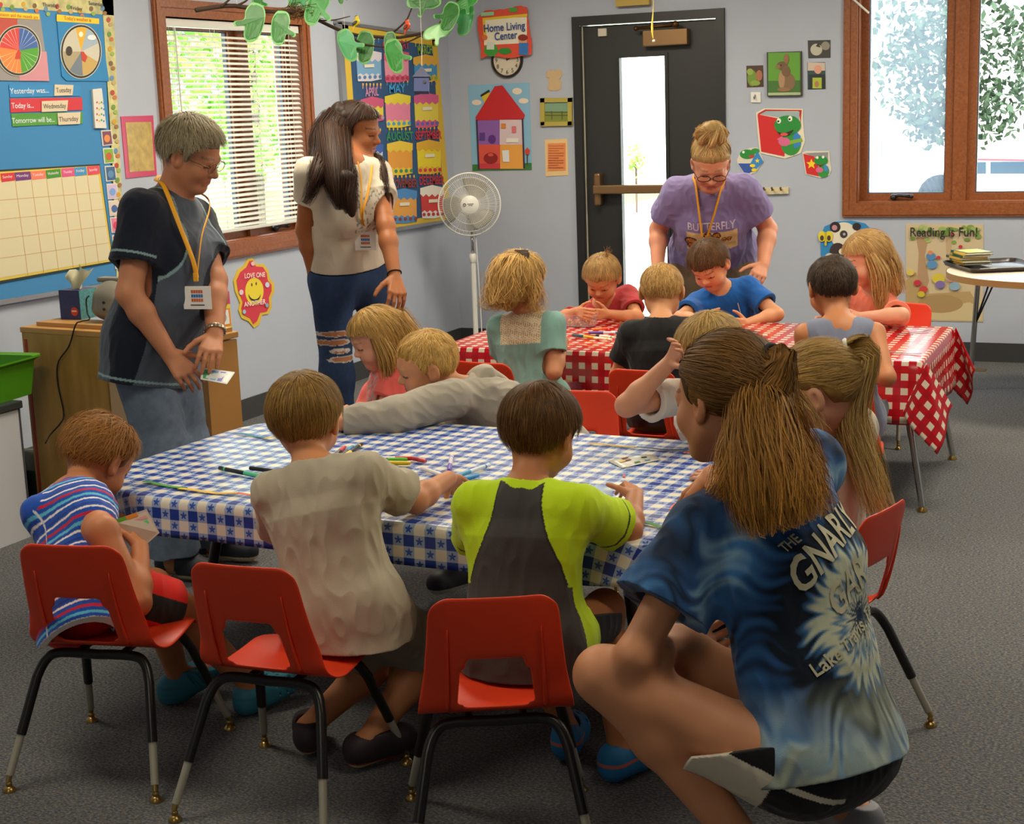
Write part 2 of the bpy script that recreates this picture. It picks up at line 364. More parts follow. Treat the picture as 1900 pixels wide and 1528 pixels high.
# ------------------------------------------------------------------ sculpting: smooth unions of round cones and ellipsoids, meshed by surface nets
from concurrent.futures import ThreadPoolExecutor
POOL = ThreadPoolExecutor(4)
def nrm(v): v = np.asarray(v, float); return v/(np.linalg.norm(v)+1e-12)
def cone(a, b, ra, rb, k=.02, side=None, q=1, flat=False, ext=0.0):
    a = np.asarray(a, float); b = np.asarray(b, float)
    return ('c', k, a, b, ra, rb, None if side is None else nrm(side), q, flat)
def ell(c, r, R=None, k=.02):
    return ('e', k, np.asarray(c, float), np.asarray(r, float), np.eye(3) if R is None else np.asarray(R))
def pd(p, X):
    f4 = X.dtype
    if p[0] == 'c':
        _, k, a, b, ra, rb, s, q, flat = p; a = a.astype(f4); b = b.astype(f4); ra = float(ra); rb = float(rb)
        if s is not None: s = s.astype(f4); q = float(q)
        ab = b-a; L2 = float(ab@ab)+1e-12; d = X-a; t = d@ab/L2
        tc = np.clip(t, 0, 1.6 if flat else 1)
        v = d-tc[:, None]*ab
        if s is not None: c = v@s; v = v-(c*(1-1/q))[:, None]*s
        r = np.sqrt((v*v).sum(1))-(ra+(rb-ra)*tc)
        if flat: r = np.maximum(r, (t-1)*math.sqrt(L2))
        return r
    _, k, c, r, R = p; c = c.astype(f4); r = r.astype(f4); R = R.astype(f4)
    y = (X-c)@R.T; k0 = np.sqrt(((y/r)**2).sum(1)); k1 = np.sqrt(((y/(r*r))**2).sum(1))+1e-9
    return k0*(k0-1)/k1
def pbb(p):
    if p[0] == 'c':
        e = max(p[4], p[5])*max(1, p[7]); return np.minimum(p[2], p[3])-e, np.maximum(p[2], p[3])+e
    e = np.sqrt(((p[4]*p[3][:, None])**2).sum(0)); return p[2]-e, p[2]+e
def smin(a, b, k):
    if k <= 0: return np.minimum(a, b)
    h = np.maximum(k-np.abs(a-b), 0)/k
    return np.minimum(a, b)-h*h*k*.25
def ev(prims, X, post=None):
    X = np.asarray(X)
    d = None
    for p in prims:
        e = pd(p, X); d = e if d is None else smin(d, e, p[1])
    return post(X, d) if post else d
def sculpt(prims, h, post=None, pad=.015, slack=.035, clip=None):
    bb = [pbb(p) for p in prims]; lo = np.min([b[0] for b in bb], 0)-pad; hi = np.max([b[1] for b in bb], 0)+pad
    if clip is not None: lo = np.maximum(lo, clip[0]); hi = np.minimum(hi, clip[1])
    B = 22; nb_ = np.ceil((hi-lo)/(h*B)).astype(int); n = nb_*B+1
    vol = np.full(n, 1.0, np.float32)
    gi = np.array(np.meshgrid(*[np.arange(k) for k in nb_], indexing='ij')).reshape(3, -1).T
    ctr = lo+(gi*B+B/2)*h; Rb = h*(B/2)*1.7321
    D = np.array([pd(p, ctr) for p in prims]); Dm = D.min(0)
    o = np.array(np.meshgrid(*[np.arange(B+1)]*3, indexing='ij')).reshape(3, -1).T*h
    o = o.astype(np.float32); lo = lo.astype(np.float32)
    def blk(bi):
        X = lo+(gi[bi]*(B*h)).astype(np.float32)+o; d = None
        for i in np.nonzero(D[:, bi] < max(Dm[bi], -Rb)+2*Rb+slack)[0]:
            e = pd(prims[i], X); d = e if d is None else smin(d, e, prims[i][1])
        if post: d = post(X, d)
        i, j, k = gi[bi]*B
        vol[i:i+B+1, j:j+B+1, k:k+B+1] = d.reshape(B+1, B+1, B+1)
    list(POOL.map(blk, np.nonzero(Dm < Rb+slack)[0]))
    s = vol < 0
    c8 = [s[i:s.shape[0]-1+i, j:s.shape[1]-1+j, k:s.shape[2]-1+k] for i in (0, 1) for j in (0, 1) for k in (0, 1)]
    al = c8[0].copy(); an = c8[0].copy()
    for c in c8[1:]: al &= c; an |= c
    cells = np.argwhere(an & ~al)
    corner = np.array([(i, j, k) for i in (0, 1) for j in (0, 1) for k in (0, 1)])
    val = np.array([vol[tuple((cells+c).T)] for c in corner])
    acc = np.zeros((len(cells), 3)); cnt = np.zeros(len(cells))
    for a in range(8):
        for ax, bit in ((0, 4), (1, 2), (2, 1)):
            if a & bit: continue
            b = a | bit; va, vb_ = val[a], val[b]; m = (va < 0) != (vb_ < 0)
            t = va[m]/(va[m]-vb_[m]); p = np.tile(corner[a].astype(float), (m.sum(), 1)); p[:, ax] += t
            acc[m] += p; cnt[m] += 1
    V = lo+(cells+acc/cnt[:, None])*h
    idx = np.full(np.array(s.shape)-1, -1, np.int32); idx[tuple(cells.T)] = np.arange(len(cells))
    F = []
    for ax in range(3):
        sl0 = [slice(None)]*3; sl1 = [slice(None)]*3; sl0[ax] = slice(0, -1); sl1[ax] = slice(1, None)
        ea = s[tuple(sl0)]; eb = s[tuple(sl1)]; e = np.argwhere(ea != eb)
        u, w = [(1, 2), (2, 0), (0, 1)][ax]
        ok = (e[:, u] > 0) & (e[:, w] > 0) & (e[:, u] < idx.shape[u]) & (e[:, w] < idx.shape[w]); e = e[ok]
        q = []
        for du, dw in ((1, 1), (0, 1), (0, 0), (1, 0)):
            c = e.copy(); c[:, u] -= du; c[:, w] -= dw; q.append(idx[tuple(c.T)])
        q = np.array(q).T; inside = s[tuple(e.T)]
        q[~inside] = q[~inside][:, ::-1]; F.append(q)
    F = np.vstack(F); F = F[(F >= 0).all(1)]
    return V, F
_nd = NR.randn(24, 3); _nd /= np.linalg.norm(_nd, axis=1)[:, None]; _np = NR.rand(24)*6.28; _nf = .6+NR.rand(24)*.9
def sn(X, f, a=0, n=8):                                             # cheap smooth noise in about -1..1
    o = np.zeros(len(X))
    for i in range(n): j = (i+a*5) % 24; o += np.sin(X@_nd[j]*(f*_nf[j]*6.28)+_np[j]+1.7*np.sin(X@_nd[(j+7) % 24]*f*3.1+_np[j]*2))
    return o/n*1.6
def sdf_normal(prims, X, post=None, e=.002):
    g = np.stack([ev(prims, X+np.eye(3)[i]*e, post)-ev(prims, X-np.eye(3)[i]*e, post) for i in range(3)], 1)
    return g/(np.linalg.norm(g, axis=1)[:, None]+1e-9)
def ribbons(P, N, w, cols, taper=True, end=None):
    """P (n,k,3) strand points, N (n,3) outward hints, w (n,) width -> verts, quads, colours"""
    n, k, _ = P.shape; T = np.gradient(P, axis=1); T /= np.linalg.norm(T, axis=2)[..., None]+1e-9
    Bn = np.cross(T, N[:, None, :]); Bn /= np.linalg.norm(Bn, axis=2)[..., None]+1e-9
    tp = np.linspace(1, .25, k) if taper else np.ones(k)
    o = Bn*(w[:, None]*tp[None, :])[..., None]*.5
    V = np.stack([P-o, P+o], 2).reshape(-1, 3)
    b = (np.arange(n)[:, None]*k+np.arange(k-1)[None, :]).ravel()*2
    F = np.stack([b, b+1, b+3, b+2], 1)
    C = np.repeat(cols, 2*k, axis=0)
    if end is not None: f = np.tile(np.repeat(np.linspace(0, 1, k)**1.6, 2), n)[:, None]; C = C*(1-f)+C/np.mean(cols, 0)*np.array(hx(end))*f
    return V, F, C
# ------------------------------------------------------------------ people
SKIN = mat('skin', '#c98e6c', .52, vcol=True, spec=.35, bump=.05, bscale=260, sss=.05)
CLOTH = mat('cloth', '#888888', .88, vcol=True, spec=.2, bump=.25, bscale=420, sheen=.15)
DENIM = mat('denim', '#44546c', .9, vcol=True, spec=.15, bump=.4, bscale=500, noise=.12, nscale=60)
HAIR = mat('hair', '#555555', .58, vcol=True, spec=.22)
SHOE = mat('shoe_rubber', '#3d7fa0', .6, vcol=True)
EYEM = mat('eye', '#e9e4dc', .12, vcol=True)
def lvec(P):                                                         # horizontal view frame at a place: right, away, up
    w = np.asarray(P)-CAM; w = nrm((w[0], w[1], 0)); return np.array([w[1], -w[0], 0]), w
def facing(P, deg, pitch=0, roll=0):
    """deg: 0 = away from the viewer, 90 = to the right, 180 = towards, -90 = to the left. rows of result: right, forward, up"""
    r, w = lvec(P); a = math.radians(deg); f = w*math.cos(a)+r*math.sin(a); rt = np.cross(f, (0, 0, 1.0)); u = np.array([0, 0, 1.0])
    p = math.radians(pitch); f2 = f*math.cos(p)-u*math.sin(p); u2 = u*math.cos(p)+f*math.sin(p)
    q = math.radians(roll); rt2 = rt*math.cos(q)-u2*math.sin(q); u3 = u2*math.cos(q)+rt*math.sin(q)
    return np.array([rt2, f2, u3])
def limb(par, px, py, L, sg):
    d = ray(px, py); o = CAM-par; a = d@d; b = o@d; c = o@o-L*L; D = b*b-a*c
    if D < 0: t = -b/a; p = CAM+d*t; return par+nrm(p-par)*L
    return CAM+d*((-b+sg*math.sqrt(D))/a)
def jt(par, s, L):
    """joint: (px,py,sign) limb of length L; ('w',x,y,z) world; ('o',r,f,u) handled by caller; (px,py,'d',depth)"""
    if s[0] == 'w': return np.array(s[1:], float)
    if len(s) == 4: return J(s[0], s[1], s[3])
    return limb(par, s[0], s[1], L, s[2])
def head_prims(c, R, h, kid, ears=True):
    T = lambda x, y, z: np.asarray(c)+(np.array((x, y, z))*h)@R
    E = lambda p, r, k=.05: ell(T(*p), np.array(r)*h, R, k*h)
    C = lambda p, q, a, b, k=.05: cone(T(*p), T(*q), a*h, b*h, k*h)
    L = []
    if kid:
        L += [E((0, -.05, .11), (.375, .445, .385)), E((0, .11, -.17), (.29, .26, .31), .1), E((0, .245, -.385), (.10, .09, .075), .1)]
        for s in (-1, 1): L += [C((s*.21, .02, -.20), (s*.06, .22, -.38), .09, .07, .1), E((s*.165, .225, -.20), (.125, .115, .12), .1)]
        L += [C((-.13, .335, .06), (.13, .335, .06), .045, .045, .08), C((0, .355, -.02), (0, .405, -.125), .025, .05, .05)]
        for s in (-1, 1): L += [E((s*.04, .375, -.145), (.035, .035, .03), .03)]
        L += [C((-.065, .335, -.245), (.065, .335, -.245), .028, .028, .03), C((-.05, .335, -.285), (.05, .335, -.285), .032, .032, .03)]
    else:
        L += [E((0, -.06, .13), (.335, .425, .37)), E((0, .10, -.16), (.275, .27, .33), .1), E((0, .25, -.405), (.11, .10, .08), .1)]
        for s in (-1, 1): L += [C((s*.215, .0, -.21), (s*.07, .235, -.40), .085, .07, .1), E((s*.16, .235, -.14), (.11, .11, .11), .1)]
        L += [C((-.15, .315, .055), (.15, .315, .055), .055, .055, .08), C((0, .345, .0), (0, .425, -.125), .032, .055, .05)]
        for s in (-1, 1): L += [E((s*.045, .385, -.145), (.038, .04, .032), .03)]
        L += [C((-.085, .325, -.25), (.085, .325, -.25), .028, .028, .03), C((-.07, .33, -.29), (.07, .33, -.29), .034, .034, .03)]
    ex = .385 if kid else .335
    if ears:
        for s in (-1, 1):
            Re = np.array([R[0]*math.cos(.35)+s*R[1]*-math.sin(.35)*-1, R[1]*math.cos(.35)-s*R[0]*math.sin(.35), R[2]])
            L += [ell(T(s*ex, -.045, -.03), np.array((.038, .09, .135))*h, Re, .03*h), ell(T(s*(ex-.015), -.02, -.12), np.array((.03, .05, .05))*h, Re, .03*h)]
    zE = -.02 if kid else 0
    for s in (-1, 1): L += [E((s*.14, .315 if kid else .30, zE), (.068, .062, .058), .015)]
    return L, T, zE
def head_post(T, R, h, kid, zE):
    ex = .40 if kid else .345
    subs = [ell(T(s*(ex+.018), -.02, -.02), np.array((.026, .05, .08))*h, R) for s in (-1, 1)]
    subs += [ell(T(s*.14, .39, zE-.015), np.array((.062, .05, .019))*h, R) for s in (-1, 1)]
    subs += [cone(T(-.06, .375 if kid else .37, -.268), T(.06, .375 if kid else .37, -.268), .008*h, .008*h)]
    c0 = T(0, 0, 0)
    def post(X, d):
        m = ((X-c0)**2).sum(1) < (.75*h)**2
        if m.any():
            Y = X[m]; e = d[m]
            for s in subs: f = -pd(s, Y); kk = .012*h; hh = np.maximum(kk-np.abs(e-f), 0)/kk; e = np.maximum(e, f)+hh*hh*kk*.25
            d = d.copy(); d[m] = e
        return d
    return post
def hand_prims(W, d, t, side, L, curl=.5, spread=.06, thumb=.5, fat=1.0):
    """W wrist, d finger direction, t thumb-side direction, side +1 right / -1 left"""
    d = nrm(d); t = nrm(t-d*(t@d)); n = -side*np.cross(d, t)
    P = []; ko = [(.185, .50), (.065, .53), (-.06, .51), (-.175, .46)]; fl = [.40, .45, .42, .33]; r0 = .052*L*fat
    for (o, kl), f in zip(ko, fl):
        k = W+d*kl*L+t*o*L; b = W+d*.10*L+t*o*.55*L
        P.append(cone(b, k, .078*L*fat, .064*L*fat, .035*L*2))
        dd = nrm(d+t*o*spread*6); p = k
        cs = curl if np.isscalar(curl) else curl[len(P) // 4 if False else ko.index((o, kl))]
        for i, (seg, w) in enumerate(((.45, 1.0), (.31, .9), (.27, .8))):
            a = cs*(.8 if i == 0 else 1.0); dd = nrm(dd*math.cos(a)+n*math.sin(a)); n2 = nrm(n-dd*(n@dd)); q = p+dd*seg*f*L
            P.append(cone(p, q, r0*w, r0*(w-.08), .006*L*2 if i else .012*L*2)); p = q
    b = W+d*.10*L+t*.14*L+n*.03*L; td = nrm(d*.62+t*.72+n*.25*thumb); k = b+td*.24*L
    P.append(cone(b, k, .095*L*fat, .068*L*fat, .05*L)); td = nrm(td+d*.3+n*.55*thumb); q = k+td*.19*L
    P.append(cone(k, q, .062*L*fat, .055*L*fat, .02*L)); td = nrm(td+d*.25+n*.3*thumb-t*.25*thumb); P.append(cone(q, q+td*.15*L, .056*L*fat, .045*L*fat, .01*L))
    return P
KID = dict(kid=True, hh=.212, ua=.195, fa=.165, hand=.118, th=.27, sh=.255, sw=.118, neck=.036, arm=(.034, .029, .021), leg=(.062, .044, .042, .027),
           chest=(.070, 1.5), waist=(.066, 1.42), hip=(.075, 1.4), foot=.165, drop=.035)
ADU = dict(kid=False, hh=.228, ua=.285, fa=.245, hand=.175, th=.41, sh=.40, sw=.175, neck=.052, arm=(.047, .039, .026), leg=(.085, .06, .057, .036),
           chest=(.105, 1.42), waist=(.092, 1.38), hip=(.108, 1.4), foot=.24, drop=.05)
class Person: pass
def person(label, skin='#c98e6c', base=KID, vox=.003, sc=1.0, **k):
    g = Person(); B = dict(base); S = k.get('size', 1.0)
    for q in ('hh', 'ua', 'fa', 'hand', 'th', 'sh', 'sw', 'neck', 'foot', 'drop'): B[q] = B[q]*S
    B.update(k.get('dims', {}))
    fat = k.get('fat', 1.0)*S; g.B = B; g.S = S; kid = B['kid']; g.kid = kid; g.vox = vox
    Pv = jt(None, k['pelvis'], 0); N = jt(Pv, k['neck'], (.335 if kid else .50)*S*k.get('tl', 1)); hc = jt(N, k['head'], (.155 if kid else .195)*S)
    g.hc, g.N, g.Pv = hc, N, Pv
    Rh = facing(hc, *k['look']); g.Rh = Rh; h = B['hh']; g.h = h
    up = nrm(N-Pv); f0 = facing(Pv, k['body'])[1]; rt = nrm(np.cross(f0, up)); fw = np.cross(up, rt); g.Rb = np.array([rt, fw, up])
    hip_up = np.array([0, 0, 1.0]) if k.get('lean', True) else up
    sl = k.get('shr', (0, 0)); sf = k.get('shf', (0, 0))
    g.SL = N-up*(B['drop']-sl[0])-rt*B['sw']+fw*sf[0]; g.SR = N-up*(B['drop']-sl[1])+rt*B['sw']+fw*sf[1]
    if 'shL' in k: g.SL = jt(N, k['shL'], B['sw']*1.05)
    if 'shR' in k: g.SR = jt(N, k['shR'], B['sw']*1.05)
    def arm(s, key):
        a = k.get(key)
        Sh = g.SL if s < 0 else g.SR
        if a is None: a = [('o', .10, .35, -.93), ('o', -.1, .9, -.2)]
        def off(p, q, L): return p+nrm(rt*q[1]*s+fw*q[2]+np.array([0, 0, 1.0])*q[3])*L
        E = off(Sh, a[0], B['ua']) if a[0][0] == 'o' else jt(Sh, a[0], B['ua'])
        W = off(E, a[1], B['fa']) if a[1][0] == 'o' else jt(E, a[1], B['fa'])
        return Sh, E, W
    g.aL = arm(-1, 'armL'); g.aR = arm(1, 'armR')
    hipw = k.get('hipw', .075 if kid else .095)*S
    g.HL = Pv-rt*hipw; g.HR = Pv+rt*hipw
    def leg(s, key):
        a = k.get(key) or [('o', .12, 1, .0), ('o', .0, .12, -1)]
        H = g.HL if s < 0 else g.HR
        def off(p, q, L): return p+nrm(rt*q[1]*s+f0*q[2]+np.array([0, 0, 1.0])*q[3])*L
        K_ = off(H, a[0], B['th']) if a[0][0] == 'o' else jt(H, a[0], B['th'])
        A = off(K_, a[1], B['sh']) if a[1][0] == 'o' else jt(K_, a[1], B['sh'])
        fd = f0 if len(a) < 3 else nrm(rt*a[2][0]+f0*a[2][1]+np.array([0, 0, a[2][2] if len(a[2]) > 2 else 0]))
        return H, K_, A, fd
    g.lL = leg(-1, 'legL'); g.lR = leg(1, 'legR')
    # ---- torso pieces (shared with the clothes)
    (cd, cq), (wd2, wq), (hd, hq) = B['chest'], B['waist'], B['hip']; ln = np.linalg.norm(N-Pv)
    wa = Pv+up*ln*.36+fw*k.get('belly', 0)*.3; ch = Pv+up*ln*.70; g.wa, g.ch = wa, ch
    def torso(i=0.0, kk=.05):
        K1 = .06*S if kid else .08
        T_ = [cone(Pv+up*.01, wa, hd*fat+i, wd2*fat+i, K1, rt, hq), cone(wa, ch, wd2*fat+i, cd*fat+i, K1, rt, wq), cone(ch, N-up*(cd*fat*.85), cd*fat+i, cd*fat*.72+i, K1, rt, cq)]
        rs = B['arm'][0]*fat*1.12+i
        for s_ in (g.SL, g.SR): T_.append(cone(N-up*B['drop']*.6, s_, rs*1.0, rs, K1*.9))
        if k.get('belly'): T_.append(ell(wa+fw*k['belly'], (hd*fat*1.25+i, hd*fat*.9+i, ln*.30), g.Rb, .06))
        if k.get('bust'): T_ += [ell(ch-up*ln*.07+fw*cd*.75*fat+rt*s_*cd*.62, np.array((.075, .06, .075))*S*k['bust']+i, g.Rb, .05) for s_ in (-1, 1)]
        return T_
    g.torso = torso; g.fat = fat
    def armp(a, i=0.0, t1=1.0):
        Sh, E, W = a; r = [x*fat for x in B['arm']]; o = [cone(Sh, E, r[0]+i, r[1]+i, .02*S)]
        m = E+(W-E)*.3
        o += [cone(E, m, r[1]+i, r[1]*1.02+i, .02*S), cone(m, W, r[1]*1.0+i, r[2]+i, .02*S)]
        return o
    g.armp = armp
    def legp(a, i=0.0):
        H, K_, A, fd = a; r = [x*fat for x in B['leg']]; back = nrm(np.cross(np.cross(A-K_, H-K_), A-K_)) if np.linalg.norm(np.cross(A-K_, H-K_)) > 1e-4 else -f0
        cf = K_+(A-K_)*.32+nrm(H-K_-(A-K_)*((H-K_)@(A-K_))/((A-K_)@(A-K_)+1e-9))*r[2]*.15
        return [cone(H, K_, r[0]+i, r[1]+i, .04*S), cone(K_, cf, r[1]*.95+i, r[2]+i, .03*S), cone(cf, A, r[2]+i, r[3]+i, .03*S)]
    g.legp = legp
    hp, T, zE = head_prims(hc, Rh, h, kid); g.T = T
    pr = hp+[cone(T(0, -.10, -.22), N-up*.01, B['neck']*fat**.5, B['neck']*1.12*fat**.5, .04*S)]
    pr += torso(-.004)
    for a, s in ((g.aL, -1), (g.aR, 1)):
        pr += armp(a); key = 'handR' if s > 0 else 'handL'; hd_ = k.get(key, {})
        fdir = nrm(a[2]-a[1])
        if 'tip' in hd_: fdir = nrm(jt(a[2], hd_['tip'], B['hand']*.8)-a[2])
        tv = hd_.get('thumb', (0, 1, .4)); lr, lw = lvec(a[2]); tv = lr*tv[0]+lw*tv[1]+np.array([0, 0, tv[2]])
        pr += hand_prims(a[2], fdir, tv, s, B['hand'], hd_.get('curl', .45), hd_.get('spread', .06), hd_.get('th', .5), k.get('hfat', 1.0))
        setattr(g, 'hR' if s > 0 else 'hL', (a[2], fdir, tv))
    for a in (g.lL, g.lR):
        pr += legp(a); A, fd = a[2], a[3]; fl = B['foot']
        pr += [cone(A-np.array([0, 0, .015*S])-fd*fl*.12, A+fd*fl*.55-np.array([0, 0, .035*S]), .030*S*(1 if kid else 1.15), .024*S*(1 if kid else 1.15), .03*S)]
    skc = np.array(hx(skin)); lip = np.array(hx(k.get('lip', '#b5635a'))); brow = np.array(hx(k.get('brow', '#6d5138')))
    V, F = sculpt(pr, vox, head_post(T, Rh, h, kid, zE))
    Lc = (V-hc)@Rh.T/h
    cc = skc*(1+.07*sn(V, 9, 1)[:, None]); near = (np.abs(Lc) < .62).all(1)
    red = np.array([1.08, .88, .86])
    def blob(c, r): return np.exp(-(((Lc-np.array(c))/np.array(r))**2).sum(1))*near
    fr = Lc[:, 1] > .1
    for s in (-1, 1):
        w = blob((s*.17, .3, -.17), (.1, .12, .09)); cc = cc*(1-w[:, None]*.22)+cc*red*w[:, None]*.22
        w = blob((s*.36, -.04, -.03), (.07, .12, .13)); cc = cc*(1-w[:, None]*.22)+cc*red*w[:, None]*.22
        x = Lc[:, 0]*s; wbr = near & fr & (x > .06) & (x < .235) & (np.abs(Lc[:, 2]-(zE+.105-.9*(x-.15)**2)) < (.014 if kid else .018)); cc[wbr] = cc[wbr]*.35+brow*.65
        ls = near & fr & (x > .075) & (x < .21) & (np.abs(Lc[:, 2]-(zE-.03-1.1*(x-.14)**2*-1)) < .013); cc[ls] = cc[ls]*.25
    w = (near & fr & (np.abs(Lc[:, 0]) < (.085 if kid else .11)) & (np.abs(Lc[:, 2]+.268) < (.032-.15*np.abs(Lc[:, 0])*.8)))*.75; cc = cc*(1-w[:, None])+lip*w[:, None]
    w = near & fr & (np.abs(Lc[:, 0]) < .07) & (np.abs(Lc[:, 2]+.268) < .007); cc[w] *= .45
    org = np.array([Pv[0], Pv[1], 0.0]); g.org = org
    g.body = tag(npmesh('person', V, F, SKIN, None, cc, True, org), label, 'person')
    g.prims = pr
    for s in (-1, 1):                                                # eyeballs under the lids
        b = MB(); b.sphere(T(s*.14, .302 if kid else .288, zE), .062*h, 10)
        e = npmesh('eye', b.v, [f for f in b.f if len(f) == 4], EYEM, g.body, None, True, org)
        vv = np.array(b.v); q = (vv-hc)@Rh.T/h; iris = np.hypot(q[:, 0]-s*.14, q[:, 2]-zE+.015) < .028
        cl = np.tile(np.array(hx('#e6ded4')), (len(vv), 1)); cl[iris & (q[:, 1] > .3)] = hx('#3b2a1e')
        a = e.data.color_attributes.new('Col', 'FLOAT_COLOR', 'POINT'); c4 = np.ones((len(vv), 4), np.float32); c4[:, :3] = cl; a.data.foreach_set('color', c4.ravel())
    return g
def garment(g, name, prims, colf, post=None, m=None, wr=.004, wf=7, vox=None, stretch=None, part_label=None):
    def pp(X, d):
        if wr:
            Y = (X-g.Pv)@g.Rb.T; Y = Y*np.array(stretch or (1, 1, .55))
            d = d+wr*sn(Y, wf, 2)*.6+wr*.5*np.abs(sn(Y, wf*2.1, 3))
        return post(X, d) if post else d
    V, F = sculpt(prims, vox or g.vox, pp)
    cc = colf(V) if callable(colf) else np.tile(np.array(hx(colf)), (len(V), 1))
    o = npmesh(name, V, F, m or CLOTH, g.body, cc, True, g.org)
    if part_label: o['label'] = part_label
    g.last = (prims, pp)
    return o
def tl(g, X): return (X-g.Pv)@g.Rb.T                                 # torso-local coordinates: right, forward, up the spine
def shirt(g, colf, sleeve=.6, inf=.008, hem=-.09, neck=1.25, slf=.012, wr=.004, name='shirt', tank=False, neckz=.0, m=None, long_=False, floorz=None, sides=(-1, 1)):
    S = g.S*(1 if g.kid else 1.4); B = g.B; pr = g.torso(inf*S); ups = g.Rb[2]
    fz = floorz if floorz is not None else (.347 if g.kid and g.Pv[2] < .5 else None)
    hemP = g.Pv+ups*hem*g.S; pr.append(cone(g.Pv+ups*.01, hemP-ups*.05, B['hip'][0]*g.fat+inf*S*1.9, B['hip'][0]*g.fat+inf*S*2.3, .05*S, g.Rb[0], B['hip'][1]))
    if g.kid:
        for a in (g.lL, g.lR): pr.append(cone(a[0], a[0]+(a[1]-a[0])*.2, B['leg'][0]*g.fat+inf*S*1.9, B['leg'][0]*g.fat+inf*S*1.5, .03*S))
    nl = 2 if g.kid else 0; cuts = []
    if not tank:
        for a in (g.aL, g.aR):
            Sh, E, W = a; r = B['arm'][0]*g.fat; ln = np.linalg.norm(E-Sh)
            if long_:
                pr += [cone(Sh, E, r+inf*S+slf*S*.5, B['arm'][1]*g.fat+inf*S+slf*S*.7, .03*S), cone(E, E+(W-E)*sleeve, B['arm'][1]*g.fat+inf*S+slf*S*.8, B['arm'][2]*g.fat+inf*S+slf*.5*S, .02*S, flat=True)]
                e = E+(W-E)*sleeve; d_ = nrm(W-E); cuts.append(cone(e-d_*.02, e+d_*.02, B['arm'][2]*g.fat+inf*S*.6, B['arm'][2]*g.fat+inf*S*.8))
            else:
                e = Sh+(E-Sh)*sleeve; d_ = nrm(E-Sh); pr.append(cone(Sh-d_*.005, e, r+inf*S+.003*S, r*.95+inf*S+slf*S, .03*S, flat=True))
                cuts.append(cone(e-d_*.03*S, e+d_*.06*S, r*.93+inf*.35*S, r*.95+inf*.5*S+slf*S*.75))
    nk = B['neck']*neck; n0 = g.N+ups*neckz; cut_n = cone(n0+ups*nk*.55+g.Rb[1]*nk*.12, n0+ups*nk*4.5, nk*1.18, nk*2.6)
    hemi = cone(hemP-ups*.2, hemP+ups*.03, B['hip'][0]*g.fat+inf*S*.4, B['hip'][0]*g.fat+inf*S*.3, 0, g.Rb[0], B['hip'][1])
    arm_cut = [cone(s_-ups*.035*S+nrm(s_-g.N)*.016*S, s_-ups*.06*S+nrm(s_-g.N)*.12*S, .034*S, .085*S) for q_, s_ in ((-1, g.SL), (1, g.SR)) if q_ in sides] if tank else []
    if tank:
        pr = pr[:3]+[cone(g.N-ups*B['drop']*.6, s_+(g.N-s_)*(.30 if q_ in sides else 0), B['arm'][0]*g.fat*1.12+inf*S, B['arm'][0]*g.fat*1.1+inf*S, .04*S) for q_, s_ in ((-1, g.SL), (1, g.SR))]+pr[-1-nl:]
    def post(X, d):
        d = np.maximum(d, -((X-hemP)@ups)); d = np.maximum(d, -pd(cut_n, X)); d = np.maximum(d, -pd(hemi, X))
        for c in arm_cut: d = np.maximum(d, -pd(c, X))
        for c in cuts: d = np.maximum(d, -pd(c, X))
        if fz: d = np.maximum(d, fz-X[:, 2])
        return d
    return garment(g, name, pr, colf, post, m, wr)
def bottoms(g, colf, ends=(.75, .75), inf=.008, flare=.012, low=None, name='shorts', m=None, top=.06, wr=.004):
    S = g.S*(1 if g.kid else 1.3); B = g.B; up = g.Rb[2]
    pr = g.torso(inf*S*.25)[:1]; cuts = []; f0 = np.array([0, 0, 1.0])
    pr.append(ell(g.Pv, (B['hip'][0]*g.fat*B['hip'][1]*1.0+inf*S*.3, B['hip'][0]*g.fat*1.03+inf*S*.3, B['hip'][0]*g.fat*1.05+inf*S*.3), g.Rb, .05*S))
    for a, t in zip((g.lL, g.lR), ends):
        H, K_, A, fd = a; r = [x*g.fat for x in B['leg']]
        if t <= 1:
            e = H+(K_-H)*t; d_ = nrm(K_-H); pr.append(cone(H, e, r[0]+inf*S, r[0]+(r[1]-r[0])*t+inf*S+flare*S, .04*S, flat=True)); cuts.append(cone(e-d_*.03*S, e+d_*.05*S, r[0]+(r[1]-r[0])*t+inf*S*.3, r[0]+(r[1]-r[0])*t+inf*S*.6+flare*S*.7))
        else:
            e = K_+(A-K_)*(t-1); rr = r[2]+(r[3]-r[2])*min(1, (t-1)*.9)
            pr += [cone(H, K_, r[0]+inf*S, r[1]+inf*S, .05*S), cone(K_, e, r[1]+inf*S, rr+inf*S+flare*S, .04*S, flat=True)]
    tp = g.Pv+up*top*g.S
    def post(X, d):
        d = np.maximum(d, (X-tp)@up)
        for c in cuts: d = np.maximum(d, -pd(c, X))
        return d
    return garment(g, name, pr, colf, post, m, wr)
